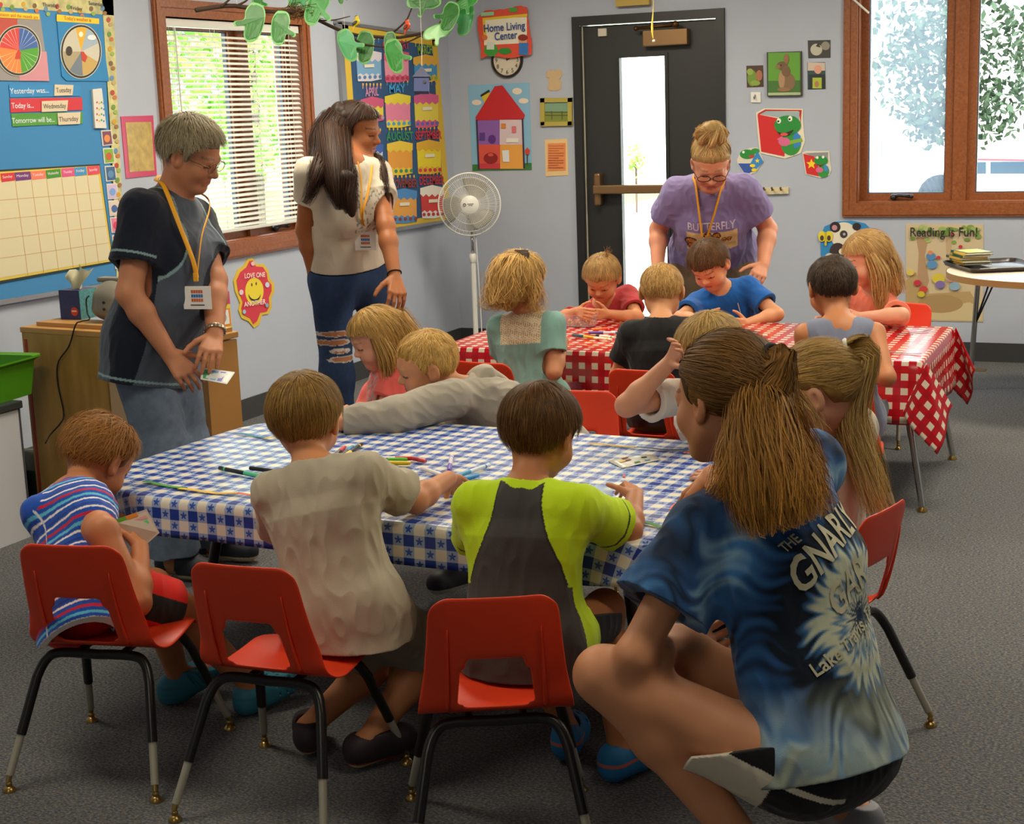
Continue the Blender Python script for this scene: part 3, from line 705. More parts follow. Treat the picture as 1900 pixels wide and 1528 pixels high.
# ---- hair ---------------------------------------------------------------------
def hcol(base, n, var=.28, tip=None):
    b = np.array(hx(base)) if isinstance(base, str) else np.asarray(base); v = 1+var*NR.randn(n, 1)*.8; v = np.clip(v, .45, 1.75)
    c = b*v
    if tip: m = NR.rand(n, 1)*.6; c = c*(1-m)+np.array(hx(tip))*m*v
    return c
def hair(g, base, style='short', t=.05, tip=None, n=2600, ln=.16, hl=None, crown=(0, -.22, .47), w=.0024, lift=.25, vols=(), locks=(), name='hair', extra_cap=None, jit=.35, fade=None, grav=.5, endc=None):
    """cap over the skull inside a hairline, then strands that follow the scalp; vols are hanging masses (lists of (point, radius)); locks are strand bundles along splines"""
    h, R, T = g.h, g.Rh, g.T; kid = g.kid; fade = fade if fade is not None else (.30 if style in ('short', 'buzz') else .10)
    cr = np.array((.375, .445, .385) if kid else (.335, .425, .37)); cz = np.array((0, -.05, .11) if kid else (0, -.06, .13))
    pr = [ell(T(*cz), (cr+t)*h, R, .03*h)]
    if extra_cap: pr += [ell(T(*p), np.array(r)*h, R, .05*h) for p, r in extra_cap]
    hl = hl or [(-.6, -.30), (-.30, -.25), (-.16, -.13), (-.10, .05), (.02, .06), (.06, -.02), (.12, .0), (.17, .12), (.26, .26), (.6, .27)]
    ys = np.array([a for a, b in hl]); zs_ = np.array([b for a, b in hl])
    def post(X, d):
        q = (X-g.hc)@R.T/h
        z0 = np.interp(q[:, 1], ys, zs_)
        if fade: d = d+t*h*.92*np.clip(1-(q[:, 2]-z0)/fade, 0, 1)**1.3
        d = np.maximum(d, (z0-q[:, 2])*h*.7)
        return d-.012*h*sn(q*np.array([1, 1, .5]), 5, 1)
    V, F = sculpt(pr, max(g.vox, .003), post)
    q = (V-g.hc)@R.T/h
    bc = np.array(hx(base)); cc = bc*.62*(1+.25*sn(q*np.array([1.6, .5, .35]), 9, 4)[:, None])
    parts = [(V, F, cc)]
    # strands on the scalp
    ok = np.nonzero(ev(pr, V) > -.012*h)[0]; n = int(n*1.7); w = w*.85
    if len(ok) and n:
        i = NR.choice(ok, n); p = V[i]; nn = sdf_normal(pr, p); nn0 = nn; crw = T(*crown); L = ln*h*(.6+.8*NR.rand(n)); k = 6
        rad = p-crw; rad -= nn*(rad*nn).sum(1)[:, None]; dr = rad/(np.linalg.norm(rad, axis=1)[:, None]+1e-6)
        dr += jit*NR.randn(n, 3); dr -= nn*(dr*nn).sum(1)[:, None]; dr /= np.linalg.norm(dr, axis=1)[:, None]+1e-9
        P = np.zeros((n, k, 3)); P[:, 0] = p-nn*.002; lf = lift*(.4+NR.rand(n))[:, None]
        for s in range(1, k):
            dd = dr+nn*lf; dd /= np.linalg.norm(dd, axis=1)[:, None]
            P[:, s] = P[:, s-1]+dd*(L/(k-1))[:, None]
            loc = P[:, s]-T(*cz); nn2 = (loc@R.T/((cr+t)*h)**2)@R; nn = nn2/np.linalg.norm(nn2, axis=1)[:, None]
            dr -= nn*(dr*nn).sum(1)[:, None]; dr += R[2]*-grav*.12; lf = lf*.55; dr /= np.linalg.norm(dr, axis=1)[:, None]+1e-9
        if style not in ('bun', 'pony'):
            Q = (P-g.hc)@R.T/h; bad = Q[:, :, 2] < np.interp(Q[:, :, 1], ys, zs_)-.035
            if style not in ('short', 'buzz'): bad &= Q[:, :, 1] > -.02
            for s in range(1, k): bad[:, s] |= bad[:, s-1]; P[:, s][bad[:, s]] = P[:, s-1][bad[:, s]]+NR.randn(bad[:, s].sum(), 3)*1e-4
        parts.append(ribbons(P, nn0, w*(.6+.8*NR.rand(n))*(1 if kid else 1.15), hcol(base, n, .3, tip)))
    # hanging masses
    for pts, rad in vols:
        pts = np.asarray(pts, float); C = [cone(pts[j], pts[j+1], rad[j], rad[j+1], .02) for j in range(len(pts)-1)]
        V2, F2 = sculpt(C, max(g.vox, .0035), lambda X, d: d+.004*sn(X*np.array([1, 1, .25]), 22, 5))
        parts.append((V2, F2, bc*.6*(1+.3*sn(V2*np.array([1, 1, .12]), 30, 6)[:, None])))
    for lk in locks:                                                 # (points, radii, count, width, wave[, colour tip])
        pts, rad, cnt, w_, wave = lk[:5]; sp = spline(pts, 14); rr = np.interp(np.linspace(0, 1, 14), np.linspace(0, 1, len(rad)), rad)
        Tn = np.gradient(sp, axis=0); Tn /= np.linalg.norm(Tn, axis=1)[:, None]; a = nrm(np.cross(Tn[3], (0.3, .2, .9))); A_ = np.array([nrm(a-t_*(a@t_)) for t_ in Tn]); B_ = np.cross(Tn, A_)
        th = NR.rand(cnt)*6.28; ra = np.sqrt(.35+.75*NR.rand(cnt)); ph = NR.rand(cnt, 2)*6.28; e = (.82+.24*NR.rand(cnt))
        kk = np.arange(14); P = np.zeros((cnt, 14, 3)); O = np.zeros((cnt, 3))
        for j in range(14):
            f = np.clip(e*kk[j], 0, 13); i0 = np.minimum(f.astype(int), 12); u = (f-i0)[:, None]
            c_ = sp[i0]*(1-u)+sp[i0+1]*u; ax = A_[i0]; bx = B_[i0]; r_ = (rr[i0]*(1-u[:, 0])+rr[i0+1]*u[:, 0])*ra
            a1 = np.cos(th)*r_+wave*np.sin(j*.55+ph[:, 0])*(j/13); b1 = np.sin(th)*r_+wave*np.sin(j*.5+ph[:, 1])*(j/13)
            P[:, j] = c_+ax*a1[:, None]+bx*b1[:, None]
            if j == 5: O = ax*np.cos(th)[:, None]+bx*np.sin(th)[:, None]
        parts.append(ribbons(P, O, np.full(cnt, w_)*(.6+.8*NR.rand(cnt)), hcol(lk[5] if len(lk) > 5 else base, cnt, .33, tip), True, endc))
    Vs, Fs, Cs, b = [], [], [], 0
    for V, F, c in parts: Vs.append(V); Fs.append(F+b); Cs.append(c); b += len(V)
    return npmesh(name, np.vstack(Vs), np.vstack(Fs), HAIR, g.body, np.vstack(Cs), True, g.org)
def strap(g, name, pts, wid, m, flat=.25, n=40):
    b = MB(); b.tube(spline(pts, n), wid/2, 8, flat=flat); return b.build(name, m, g.body, smooth=True, org=g.org)
def neck_loop(g, s, off=.012):
    C_ = g.torso(.016*(1 if g.kid else 1.3))+[cone(g.T(0, -.10, -.22), g.N, g.B['neck']*1.1, g.B['neck']*1.15)]; a = g.N+g.Rb[2]*.035
    return list(np.vstack([on_surface(C_, [a-g.Rb[1]*.3+g.Rb[0]*s*.02+g.Rb[2]*.05], g.Rb[1], off), on_surface(C_, [a+g.Rb[0]*s*.3+g.Rb[2]*.12-g.Rb[1]*.02], nrm(-g.Rb[0]*s-g.Rb[2]*.4), off), on_surface(C_, [a+g.Rb[0]*s*.085+g.Rb[1]*.3-g.Rb[2]*.01], -g.Rb[1], off)]))
def drape(g, pts, off=.012, inf=.016):
    """points seen at these pixels, laid on the front of the clothed body"""
    C_ = g.torso(inf*(1 if g.kid else 1.3))+[cone(g.T(0, -.10, -.22), g.N, g.B['neck']*1.1, g.B['neck']*1.15)]
    return [on_surface(C_, [J(x, y, dep(g.ch)-.45)], ray(x, y), off)[0] for x, y in pts]
def on_surface(prims, P, d, off=.002, post=None):
    """slide points along direction d until they rest on the sculpted surface"""
    P = np.array(P, float); d = nrm(d); P0 = P.copy()
    for _ in range(40): P = P+d*(ev(prims, P, post)-off)[:, None]*.7
    bad = (np.linalg.norm(P-P0, axis=1) > .8) | (np.abs(ev(prims, P, post)-off) > .01)
    if bad.any():                                                    # the line misses the body: take the nearest point instead
        Q = P0[bad]
        for _ in range(30): Q = Q-sdf_normal(prims, Q, post)*(ev(prims, Q, post)-off)[:, None]*.8
        P[bad] = Q
    return P
def shoe(g, a, style, c1, c2, c3='#888888', name='shoe'):
    A, fd = a[2], a[3]; S = g.S; fl = g.B['foot']; z = np.array([0, 0, 1.0]); sd = np.cross(fd, z); s = 1 if g.kid else 1.12
    base = A-z*.048*S*s
    heel = base-fd*fl*.16; toe = base+fd*fl*.66
    if style == 'clog':
        pr = [cone(heel+z*.020, toe+z*.020-fd*.03, .036*S, .040*S, .02, sd, 1.0), cone(toe-fd*.05+z*.03, toe-fd*.02+z*.022, .042*S, .036*S, .02, sd, 1.1), cone(heel+z*.045, base+fd*.02+z*.05, .036*S, .036*S, .02)]
    else:
        pr = [cone(heel+z*.026, toe+z*.022-fd*.02, .034*S*s, .036*S*s, .02, sd, 1.0), cone(heel+z*.045*s, base+fd*fl*.2+z*.05*s, .035*S*s, .036*S*s, .02), cone(base+fd*fl*.2+z*.05*s, toe-fd*.05+z*.025, .036*S*s, .034*S*s, .02)]
    bot = base[2]-.012*s; top = base[2]+(.075 if style == 'clog' else .07)*S*s
    ank = cone(A-z*.03, A+z*.12, g.B['leg'][3]*g.fat*1.05, g.B['leg'][3]*g.fat*1.35)
    def post(X, d):
        d = np.maximum(d, bot-X[:, 2]); d = np.maximum(d, X[:, 2]-top); d = np.maximum(d, -pd(ank, X))
        if style == 'clog':
            q = (X-base)@np.array([sd, fd, z]).T; gap = np.maximum(np.abs(q[:, 2]-.042)-.006, -(q[:, 1]+.0)); gap = np.maximum(gap, q[:, 1]+.0-.02*0)
            hole = np.hypot(((q[:, 0]+.5) % .022)-.011, ((q[:, 1]+.5) % .022)-.011)-.0045; hole = np.maximum(hole, .055-q[:, 1]+0*hole); hole = np.maximum(hole, .028-q[:, 2])
            d = np.maximum(d, -hole)
        return d
    V, F = sculpt(pr, min(g.vox, .003), post)
    zz = V[:, 2]-bot; cc = np.tile(np.array(hx(c1)), (len(V), 1)); cc[zz < .018*s] = hx(c2)
    if style == 'clog':
        q = (V-base)@np.array([sd, fd, z]).T; cc[(np.abs(q[:, 2]-.036) < .004) & (q[:, 1] < .02)] = hx(c3)
    else: cc[(zz < .014*s) & (((V-base)@fd) < fl*.2)] = hx(c3)
    return npmesh(name, V, F, SHOE, g.body, cc, True, g.org)
# ------------------------------------------------------------------ stacking chairs
m_seat = mat('red_plastic', '#de3e1c', .42, spec=.4, bump=.06, bscale=900)
m_tubeb = mat('black_tube', '#151412', .32, spec=.5); m_ext = mat('leg_extension', '#a8a393', .5, metal=.2); m_brass = mat('brass_glide', '#a98c52', .3, metal=.9); m_chrome = mat('chrome', '#b9b8b4', .22, metal=.95)
def chair_shell():
    """moulded shell: profile along the middle, width, side wings, hand hole low in the back"""
    pf = spline([(-.185, .628), (-.176, .56), (-.158, .47), (-.137, .40), (-.118, .362), (-.075, .341), (-.02, .337), (.06, .339), (.13, .344), (.170, .336), (.186, .318)], 34)
    us = np.linspace(-1, 1, 25); n, m = len(pf), len(us)
    arc = np.concatenate([[0], np.cumsum(np.linalg.norm(np.diff(pf, axis=0), axis=1))]); V = []
    wid = np.interp(arc, [0, .02, .10, .20, .27, .33, .42, .52, .60], [.128, .136, .142, .152, .166, .172, .168, .162, .150])
    T = np.gradient(pf, axis=0); T /= np.linalg.norm(T, axis=1)[:, None]; Nn = np.stack([-T[:, 1], T[:, 0]], 1)   # towards the sitter
    Nn *= np.sign(Nn[0, 0]) if Nn[0, 0] != 0 else 1
    for i in range(n):
        wing = np.interp(arc[i], [0, .1, .22, .30, .38, .5, .62], [.012, .018, .026, .004, -.014, -.012, -.008])
        for u in us:
            x = u*wid[i]; b = wing*abs(u)**3.0
            corner = .020*max(0, abs(u)-.72)**2/.0784 if i < 3 else 0
            V.append((x, pf[i, 0]+Nn[i, 0]*b, pf[i, 1]+Nn[i, 1]*b-corner*(3-i)/3))
    F = []
    hole = lambda i, j: .142 < (arc[i]+arc[i+1])/2 < .276 and abs((us[j]+us[j+1])/2) < (.38 if arc[i] < .155 or arc[i] > .26 else .46)
    for i in range(n-1):
        for j in range(m-1):
            if not hole(i, j): F.append((i*m+j, i*m+j+1, (i+1)*m+j+1, (i+1)*m+j))
    b = MB(); b.add(V, F)
    return b, pf, us, wid, arc
def make_chair(label, x, y, ang):
    """ang: heading of the sitter, degrees from +x"""
    t = thing('stacking_chair', (x, y, 0), label, 'chair', 'red stacking chairs', math.radians(ang-90))
    b, pf, us_, wid_, arc = chair_shell(); o = b.build('seat_shell', m_seat, t, smooth=True)
    md = o.modifiers.new('thickness', 'SOLIDIFY'); md.thickness = .006; md.offset = 1; sb = o.modifiers.new('smooth', 'SUBSURF'); sb.levels = 1; sb.render_levels = 1
    for q in (-1, 1): MB().tube([(q*np.interp(a_, [.08, .3], [.098, .106]), *(np.array([np.interp(a_, arc, pf[:, 0]), np.interp(a_, arc, pf[:, 1])])+np.array([-.004, -.001]))) for a_ in np.linspace(.07, .285, 12)], np.linspace(.0015, .0055, 12), 6).build('back_rib', m_seat, t, smooth=True)
    def leg(s, r):
        sy = -1 if r else 1; fx, fy = (.196, -.227) if r else (.203, .215); y0 = -.095 if r else .095
        top = np.array([s*.0, y0, .318]); k1 = np.array([s*.10, y0-.0, .318]); foot = np.array([s*fx, fy, .03]); kn = np.array([s*.135, y0+sy*.010, .300]); k2 = np.array([s*.152, y0+sy*.03, .262])
        e = k2+(foot-k2)*.56; d = nrm(foot-k2)
        path = list(spline([top, k1, kn, k2], 14))+[e]
        l = MB().tube(path, .0125, 12).build('leg', m_tubeb, t, smooth=True, angle=60)
        MB().tube([e-d*.01, foot-d*.012], .0098, 12).build('leg_extension', m_ext, l, smooth=True, angle=60)
        q = MB(); q.tube([foot-d*.016, foot+d*.004], .0072, 10); q.sphere((foot[0], foot[1], .020), .0085, 8); q.lathe([(.003, .016), (.009, .014), (.0165, .005), (.0165, .0)], (foot[0], foot[1], 0), 16); q.build('glide', m_brass, l, smooth=True, angle=50)
    for s in (-1, 1): leg(s, True); leg(s, False)
    b = MB(); b.tube([(.06, -.095, .315), (.06, .095, .315)], .009, 8); b.tube([(-.06, -.095, .315), (-.06, .095, .315)], .009, 8); b.build('seat_rail', m_tubeb, t, smooth=True, angle=60)
    return t
CH = [('red plastic stacking chair under the boy in the striped tank', 2.204, -6.603, 101.5),
      ('red plastic stacking chair under the boy in the beige tee', 2.729, -6.617, 93.7),
      ('red plastic stacking chair front and centre, behind the boy in lime and grey', 3.302, -6.667, 116.5),
      ('red plastic stacking chair right of the squatting helper, under the ponytailed girl', 3.84, -5.86, 166),
      ('red plastic stacking chair under the girl in teal', 2.12, -3.95, 84),
      ('red plastic stacking chair under the boy in black', 2.79, -3.98, 88),
      ('red plastic stacking chair under the boy in the grey-blue top', 3.50, -4.02, 97),
      ('red plastic stacking chair across the blue table behind the boy in the hoodie', 2.74, -4.80, -82),
      ('red plastic stacking chair under the girl in peach', 3.36, -2.26, -112)]
for l_, x, y, a in CH: make_chair(l_, x, y, a)
# ------------------------------------------------------------------ tables and cloths
m_lam = mat('table_laminate', '#b9966a', .4); m_pvc_b = mat('blue_gingham', '#3a5fae', .30, spec=.5); m_pvc_r = mat('red_gingham', '#c8202c', .15, spec=.7)
def gingham(m, p, dark, mid, light, star=None, wf=.5):
    nb = NB(m); uv = nb.coord('UV'); x, y, z = nb.sep(uv)
    fu = nb.math('FRACT', nb.math('MULTIPLY', x, 1/p)); fv = nb.math('FRACT', nb.math('MULTIPLY', y, 1/p)); a = nb.math('LESS_THAN', fu, wf); b = nb.math('LESS_THAN', fv, wf)
    both = nb.math('MULTIPLY', a, b); any_ = nb.math('MAXIMUM', a, b); xor = nb.math('SUBTRACT', any_, both)
    c = nb.mix(any_, light, mid); c = nb.mix(both, c, dark)
    if star:                                                         # a small five-pointed star in each half-tone square
        su = nb.math('SUBTRACT', nb.math('FRACT', nb.math('MULTIPLY', x, 2/p)), .5); sv = nb.math('SUBTRACT', nb.math('FRACT', nb.math('MULTIPLY', y, 2/p)), .5)
        r = nb.math('SQRT', nb.math('ADD', nb.math('MULTIPLY', su, su), nb.math('MULTIPLY', sv, sv))); th = nb.math('ARCTAN2', su, sv)
        q = nb.math('ABSOLUTE', nb.math('SUBTRACT', nb.math('FRACT', nb.math('MULTIPLY', th, 5/6.2832)), .5)); rr = nb.math('ADD', .13, nb.math('MULTIPLY', q, .5))
        c = nb.mix(nb.math('MULTIPLY', nb.math('LESS_THAN', r, rr), xor), c, star)
    nb.l.new(c, nb.b.inputs['Base Color'])
    nz = nb.noise(nb.coord('Object'), 9, 3); nb.bump(nz, .12, .01)
gingham(m_pvc_b, .062, hx('#1f3f9c'), hx('#9fb3d6'), hx('#e9e2d0'), hx('#2f55b0'))
gingham(m_pvc_r, .058, hx('#b3141f'), hx('#c41824'), hx('#e6dcc6'), None, .52)
def rrect(x0, x1, y0, y1, r, n=8):
    P, N_ = [], []
    for cx_, cy_, a0 in ((x1-r, y0+r, -90), (x1-r, y1-r, 0), (x0+r, y1-r, 90), (x0+r, y0+r, 180)):
        for i in range(n+1): a = math.radians(a0+90*i/n); P.append((cx_+r*math.cos(a), cy_+r*math.sin(a))); N_.append((math.cos(a), math.sin(a)))
    out, no = [], []
    k = len(P)
    for i in range(k):
        p, q = np.array(P[i]), np.array(P[(i+1) % k]); L = np.linalg.norm(q-p); m = max(1, int(L/.04)); na, nb_ = np.array(N_[i]), np.array(N_[(i+1) % k])
        for j in range(m): out.append(p+(q-p)*j/m); no.append(nrm(na+(nb_-na)*j/m))
    return np.array(out), np.array(no)
def cloth(name, label, x0, x1, y0, y1, r, z, drop, m, wav, rz, flare=.1, seed=0, group=None):
    c = np.array([(x0+x1)/2, (y0+y1)/2]); P, N_ = rrect(x0-c[0], x1-c[0], y0-c[1], y1-c[1], r); k = len(P); rg = np.random.RandomState(seed); V, UV, F = [], [], []
    ph = rg.rand(6)*6.28; arc = np.concatenate([[0], np.cumsum(np.linalg.norm(np.diff(P, axis=0), axis=1))])
    rings = [('t', .0), ('t', .55), ('t', .85), ('t', .985), ('t', 1.0)]
    for kind, f in rings:
        for i in range(k): q = P[i]*f; V.append((q[0], q[1], z+(.0 if f < 1 else -.002))); UV.append((q[0], q[1]))
    S = np.linspace(0, 1, 9)[1:]
    for s in S:
        for i in range(k):
            d = drop(P[i]+c, N_[i])*s; w = wav*s*(math.sin(arc[i]*17+ph[0])+.7*math.sin(arc[i]*31+ph[1])+.5*math.sin(arc[i]*9+ph[2])); o = .006+flare*d*min(1, s*1.3)*.5+w*.5+.004*(s > 0)
            q = P[i]+N_[i]*o; V.append((q[0], q[1], z-d*(1-.03*s))); uv = P[i]+N_[i]*d; UV.append(tuple(uv))
    R = len(rings)+len(S)
    for a in range(R-1):
        for i in range(k): F.append((a*k+i, a*k+(i+1) % k, (a+1)*k+(i+1) % k, (a+1)*k+i))
    b = MB(); b.v = V; b.f = F; b.mi = [0]*len(F)
    me = bpy.data.meshes.new(name); me.from_pydata(V, [], F); me.materials.append(m)
    # the inner ring collapses onto the centre line of the top: fill it
    ul = me.uv_layers.new(name='UVMap')
    for l in me.loops: ul.data[l.index].uv = UV[l.vertex_index]
    bm = bmesh.new(); bm.from_mesh(me); bmesh.ops.remove_doubles(bm, verts=bm.verts[:], dist=1e-5); bmesh.ops.recalc_face_normals(bm, faces=bm.faces[:]); bm.to_mesh(me); bm.free()
    me.polygons.foreach_set('use_smooth', [True]*len(me.polygons)); me.set_sharp_from_angle(angle=math.radians(50))
    o = link(name, me); o.location = (c[0], c[1], 0); o.rotation_euler = (0, 0, rz); md = o.modifiers.new('thickness', 'SOLIDIFY'); md.thickness = .0012; md.offset = -1
    return tag(o, label, 'tablecloth', group), c
def table(label, x0, x1, y0, y1, r, z, rz, inset, splay, legm, group=None):
    c = ((x0+x1)/2, (y0+y1)/2); t = thing('activity_table', (c[0], c[1], 0), label, 'table', group, rz)
    P, N_ = rrect(x0-c[0]+.008, x1-c[0]-.008, y0-c[1]+.008, y1-c[1]-.008, r); b = MB(); b.prism([(p[0], p[1], z-.034) for p in P], (0, 0, .028)); b.build('tabletop', m_lam, t)
    hx_, hy_ = (x1-x0)/2-inset, (y1-y0)/2-inset
    for sx_ in (-1, 1):
        for sy_ in (-1, 1):
            a = np.array([sx_*hx_, sy_*hy_, z-.036]); f = np.array([sx_*(hx_+splay), sy_*(hy_+splay*.8), .02]); mdp = a+(f-a)*.5
            l = MB().tube([a, mdp], .016, 14).build('leg', legm[0], t, smooth=True, angle=60); MB().tube([mdp-(f-a)*.02, f], .0135, 12).build('leg_extension', legm[1], l, smooth=True, angle=60)
            q = MB(); q.lathe([(.006, .03), (.012, .02), (.02, .006), (.02, 0)], (f[0], f[1], 0), 16); q.build('glide', m_brass, l, smooth=True, angle=50)
    return t
TZ = .60
BX = (1.76, 3.70, -6.27, -5.15)
table('low activity table under the blue gingham cloth', *BX, .34, TZ, math.radians(-3), .34, .10, (m_tubeb, m_ext))
cloth('tablecloth', 'blue and white star gingham vinyl cloth over the front table', *BX, .34, TZ, lambda p, n: .112, m_pvc_b, .004, math.radians(-3), .06, 3)
RXT = (1.66, 3.73, -3.63, -2.68)
table('low activity table under the red gingham cloth', *RXT, .02, TZ, math.radians(1), .09, .10, (m_chrome, m_chrome))
def rdrop(p, n): return .255
rc, cc0 = cloth('tablecloth', 'red and white gingham vinyl cloth over the back table', *RXT, .015, TZ, rdrop, m_pvc_r, .007, math.radians(1), .12, 5)
# corner folds of the red cloth: hanging points at the corners
def fold(cx_, cy_, sx_, sy_):
    V, UV, F = [], [], []; n, mm = 14, 18; h = nrm((sx_*.55, sy_*.35, 0)); hd = nrm((sx_*.75, -sy_*.55, 0)); D = .255
    for i in range(n+1):
        th = math.radians(-45+90*i/n)
        for j in range(mm+1):
            s = j/mm*min(D/max(math.cos(th+math.pi/4), 1e-3), D/max(math.cos(math.pi/4-th), 1e-3), .37)
            p = np.array([cx_, cy_, TZ-.004])+hd*s*math.sin(th)*.62-np.array([0, 0, 1])*s*math.cos(th)*.98+h*(.014+.10*s+.022*math.sin(th*5+1)*s/D)
            V.append(p-np.array([rc.location.x, rc.location.y, 0])); a = th+math.pi/4
            UV.append((cx_-rc.location.x+sx_*s*math.sin(a), cy_-rc.location.y+sy_*s*math.cos(a)))
    for i in range(n):
        for j in range(mm): F.append((i*(mm+1)+j, (i+1)*(mm+1)+j, (i+1)*(mm+1)+j+1, i*(mm+1)+j+1))
    me = bpy.data.meshes.new('corner_fold'); me.from_pydata([tuple(v) for v in V], [], F); me.materials.append(m_pvc_r); ul = me.uv_layers.new(name='UVMap')
    for l in me.loops: ul.data[l.index].uv = UV[l.vertex_index]
    me.polygons.foreach_set('use_smooth', [True]*len(me.polygons)); o = link('corner_fold', me, rc); md = o.modifiers.new('thickness', 'SOLIDIFY'); md.thickness = .0012
fold(RXT[1]+.004, RXT[2]+.01, 1, -1); fold(RXT[1], RXT[3], 1, 1); fold(RXT[0], RXT[2], -1, -1)
# ------------------------------------------------------------------ round side table with tray and books
t = thing('round_table', (4.12, -1.30, 0), 'light wood topped table at the far right under the window', 'table')
z_ = .705; b = MB(); n = 64; R_t = .62
b.prism([(R_t*math.cos(a), R_t*math.sin(a)*.95, z_-.03) for a in np.linspace(0, 2*math.pi, n, endpoint=False)], (0, 0, .03)); b.build('tabletop', mat('side_table_top', '#d9cdb8', .3), t)
b = MB(); P = [((R_t+.003)*math.cos(a), (R_t+.003)*math.sin(a)*.95) for a in np.linspace(0, 2*math.pi, n+1)]
b.add([(x, y, z) for x, y in P for z in (z_-.032, z_+.001)], [(2*i, 2*i+2, 2*i+3, 2*i+1) for i in range(n)]); b.build('edge_band', mat('oak_band', '#a9814f', .45), t, smooth=True)
lp = hit(1799, 722, 2, 0)-np.array(t.location); tp = hit(1806, 530, 2, z_-.03)-np.array(t.location)
for k, (fx, fy) in enumerate(((lp[0], lp[1]), (.42, -.40), (.42, .42), (-.2, .5))):
    a = np.array([fx*.93, fy*.93, z_-.03]); f = np.array([fx, fy, .015]); l = MB().tube([a, f], .0145, 12).build('leg', m_chrome, t, smooth=True, angle=60)
    br = nrm((-fx, -fy, 0)); q = MB(); q.tube([a+br*.14, a+(f-a)*.48], .005, 8); q.tube([a+br*.10, a+(f-a)*.48], .005, 8); q.build('leg_brace', m_dkmetal, l, smooth=True)
    q = MB(); q.lathe([(.006, .02), (.018, .006), (.018, 0)], (fx, fy, 0), 14); q.build('glide', m_dkmetal, l, smooth=True)
tl0 = hit(1746, 487, 2, z_+.012); tl1 = hit(1830, 511, 2, z_+.012); ux = nrm(tl1-tl0); uy = np.array([-ux[1], ux[0], 0])
tc = tl0+ux*.17+uy*.20+np.array([0, 0, -.012])
tr_ = thing('serving_tray', tc, 'dark brown serving tray on the side table', 'tray'); Rm = np.array([ux, uy, [0, 0, 1]]).T
m_tray = mat('tray_brown', '#2c211e', .3); b = MB(); Pt, Nt = rrect(-.17, .30, -.20, .20, .04, 6)
k = len(Pt); V = [Rm@np.array([*p, .002]) for p in Pt*.93]+[Rm@np.array([*p, .006]) for p in Pt*.955]+[Rm@np.array([*p, .024]) for p in Pt]+[Rm@np.array([*p, .024]) for p in Pt*1.01]+[Rm@np.array([*p, .001]) for p in Pt*.955]
b.add(V, [(r*k+i, r*k+(i+1) % k, (r+1)*k+(i+1) % k, (r+1)*k+i) for r in range(4) for i in range(k)]+[tuple(range(k)), tuple(range(4*k, 5*k))]); b.build('tray_body', m_tray, tr_, smooth=True, angle=40)
cols_ = [('#1e4a2a', '#d9a416'), ('#234f2c', '#cfa019'), ('#1b4527', '#e0ab1b'), ('#c79a1c', '#1e4a2a'), ('#1f4b2a', '#e3c044')]
for i in range(5):
    p = tc+Rm@np.array([-.045+.012*math.sin(i*2.1), -.09+.01*math.cos(i*1.7), .016+.0135*i]); bo = thing('book', p, ['lowest', 'second lowest', 'middle', 'second from top', 'topmost'][i]+' green and yellow book in the stack on the brown tray', 'book', 'green and yellow books on the tray', math.atan2(ux[1], ux[0])+.06*math.sin(i*3.3))
    m1, m2 = mat('cover_'+cols_[i][0], cols_[i][0], .4), mat('cover_'+cols_[i][1], cols_[i][1], .4)
    b = MB(); b.box((0, 0, .0005), (.20, .15, .002)); b.box((0, 0, .0125), (.20, .15, .002)); b.cur = 1; b.box((.02, -.0745, .0065), (.158, .003, .012)); b.cur = 0; b.box((-.08, -.0745, .0065), (.042, .003, .012)); b.build('cover', [m1, m2], bo)
    MB().box((.0, .001, .0065), (.196, .146, .009)).build('pages', mat('page_paper', '#e8dfc4', .8), bo)
    q = MB(); q.box((.01, .0, .0137), (.17, .12, .0006)); q.build('cover_panel', m2, bo)
tag(MB().box(tc+Rm@np.array([.21, -.06, .007]), (.12, .09, .0015), R=Rm).build('paper_slip', mat('white_paper', '#eceae4', .7)), 'small white paper slip lying on the brown serving tray', 'paper')
# ------------------------------------------------------------------ pedestal fan
fx, fy = hit(885, 668, 2, 0)[:2]
ft = thing('pedestal_fan', (fx, fy, 0), 'white pedestal fan standing in the corner', 'fan'); m_fw = mat('fan_white', '#dcdad2', .4); m_fb = mat('fan_blade', '#8a867a', .35)
b = MB(); b.lathe([(.19, 0), (.19, .012), (.15, .03), (.05, .045), (.03, .07)], (0, 0, 0), 32); b.build('base', m_fw, ft, smooth=True, angle=40)
b = MB(); b.tube([(0, 0, .04), (0, 0, .66)], .017, 14); b.lathe([(.018, 0), (.024, .01), (.024, .05), (.017, .06)], (0, 0, .64), 16); b.build('pole', m_fw, ft, smooth=True, angle=50)
MB().tube([(0, 0, .69), (0, 0, .86)], .010, 12).build('inner_pole', m_chrome, ft, smooth=True)
b = MB(); b.box((0, 0, .93), (.055, .06, .17), bev=.012); b.build('control_box', m_fw, ft)
hz_ = dep((fx, fy, 1.25)); C_ = J(871, 379, dep((fx, fy, 1.22))); fz = C_[2]
fn = nrm(CAM-C_); fn = nrm(fn+np.array([.05, 0, -.02])); fr_ = nrm(np.cross((0, 0, 1), fn)); fu_ = np.cross(fn, fr_); RF = np.array([fr_, fu_, fn]).T; Cf = C_-np.array([fx, fy, 0])
b = MB()
for k in range(4): b.box((0.0, -.0, .955-.02*k+.03), (.02, .062, .007)); 
b.build('control_button', mat('dark_button', '#2a2a2c', .4), ft)
MB().lathe([(.035, -.16), (.07, -.14), (.075, -.06), (.05, -.03)], Cf, 20, RF).build('motor_housing', m_fw, ft, smooth=True, angle=50)
b = MB(); b.tube([np.array([0, 0, 1.0]), Cf-fn*.09-np.array([0, 0, .03])], .022, 12); b.build('neck', m_fw, ft, smooth=True)
R0 = 57.5/FPX*dep(C_)
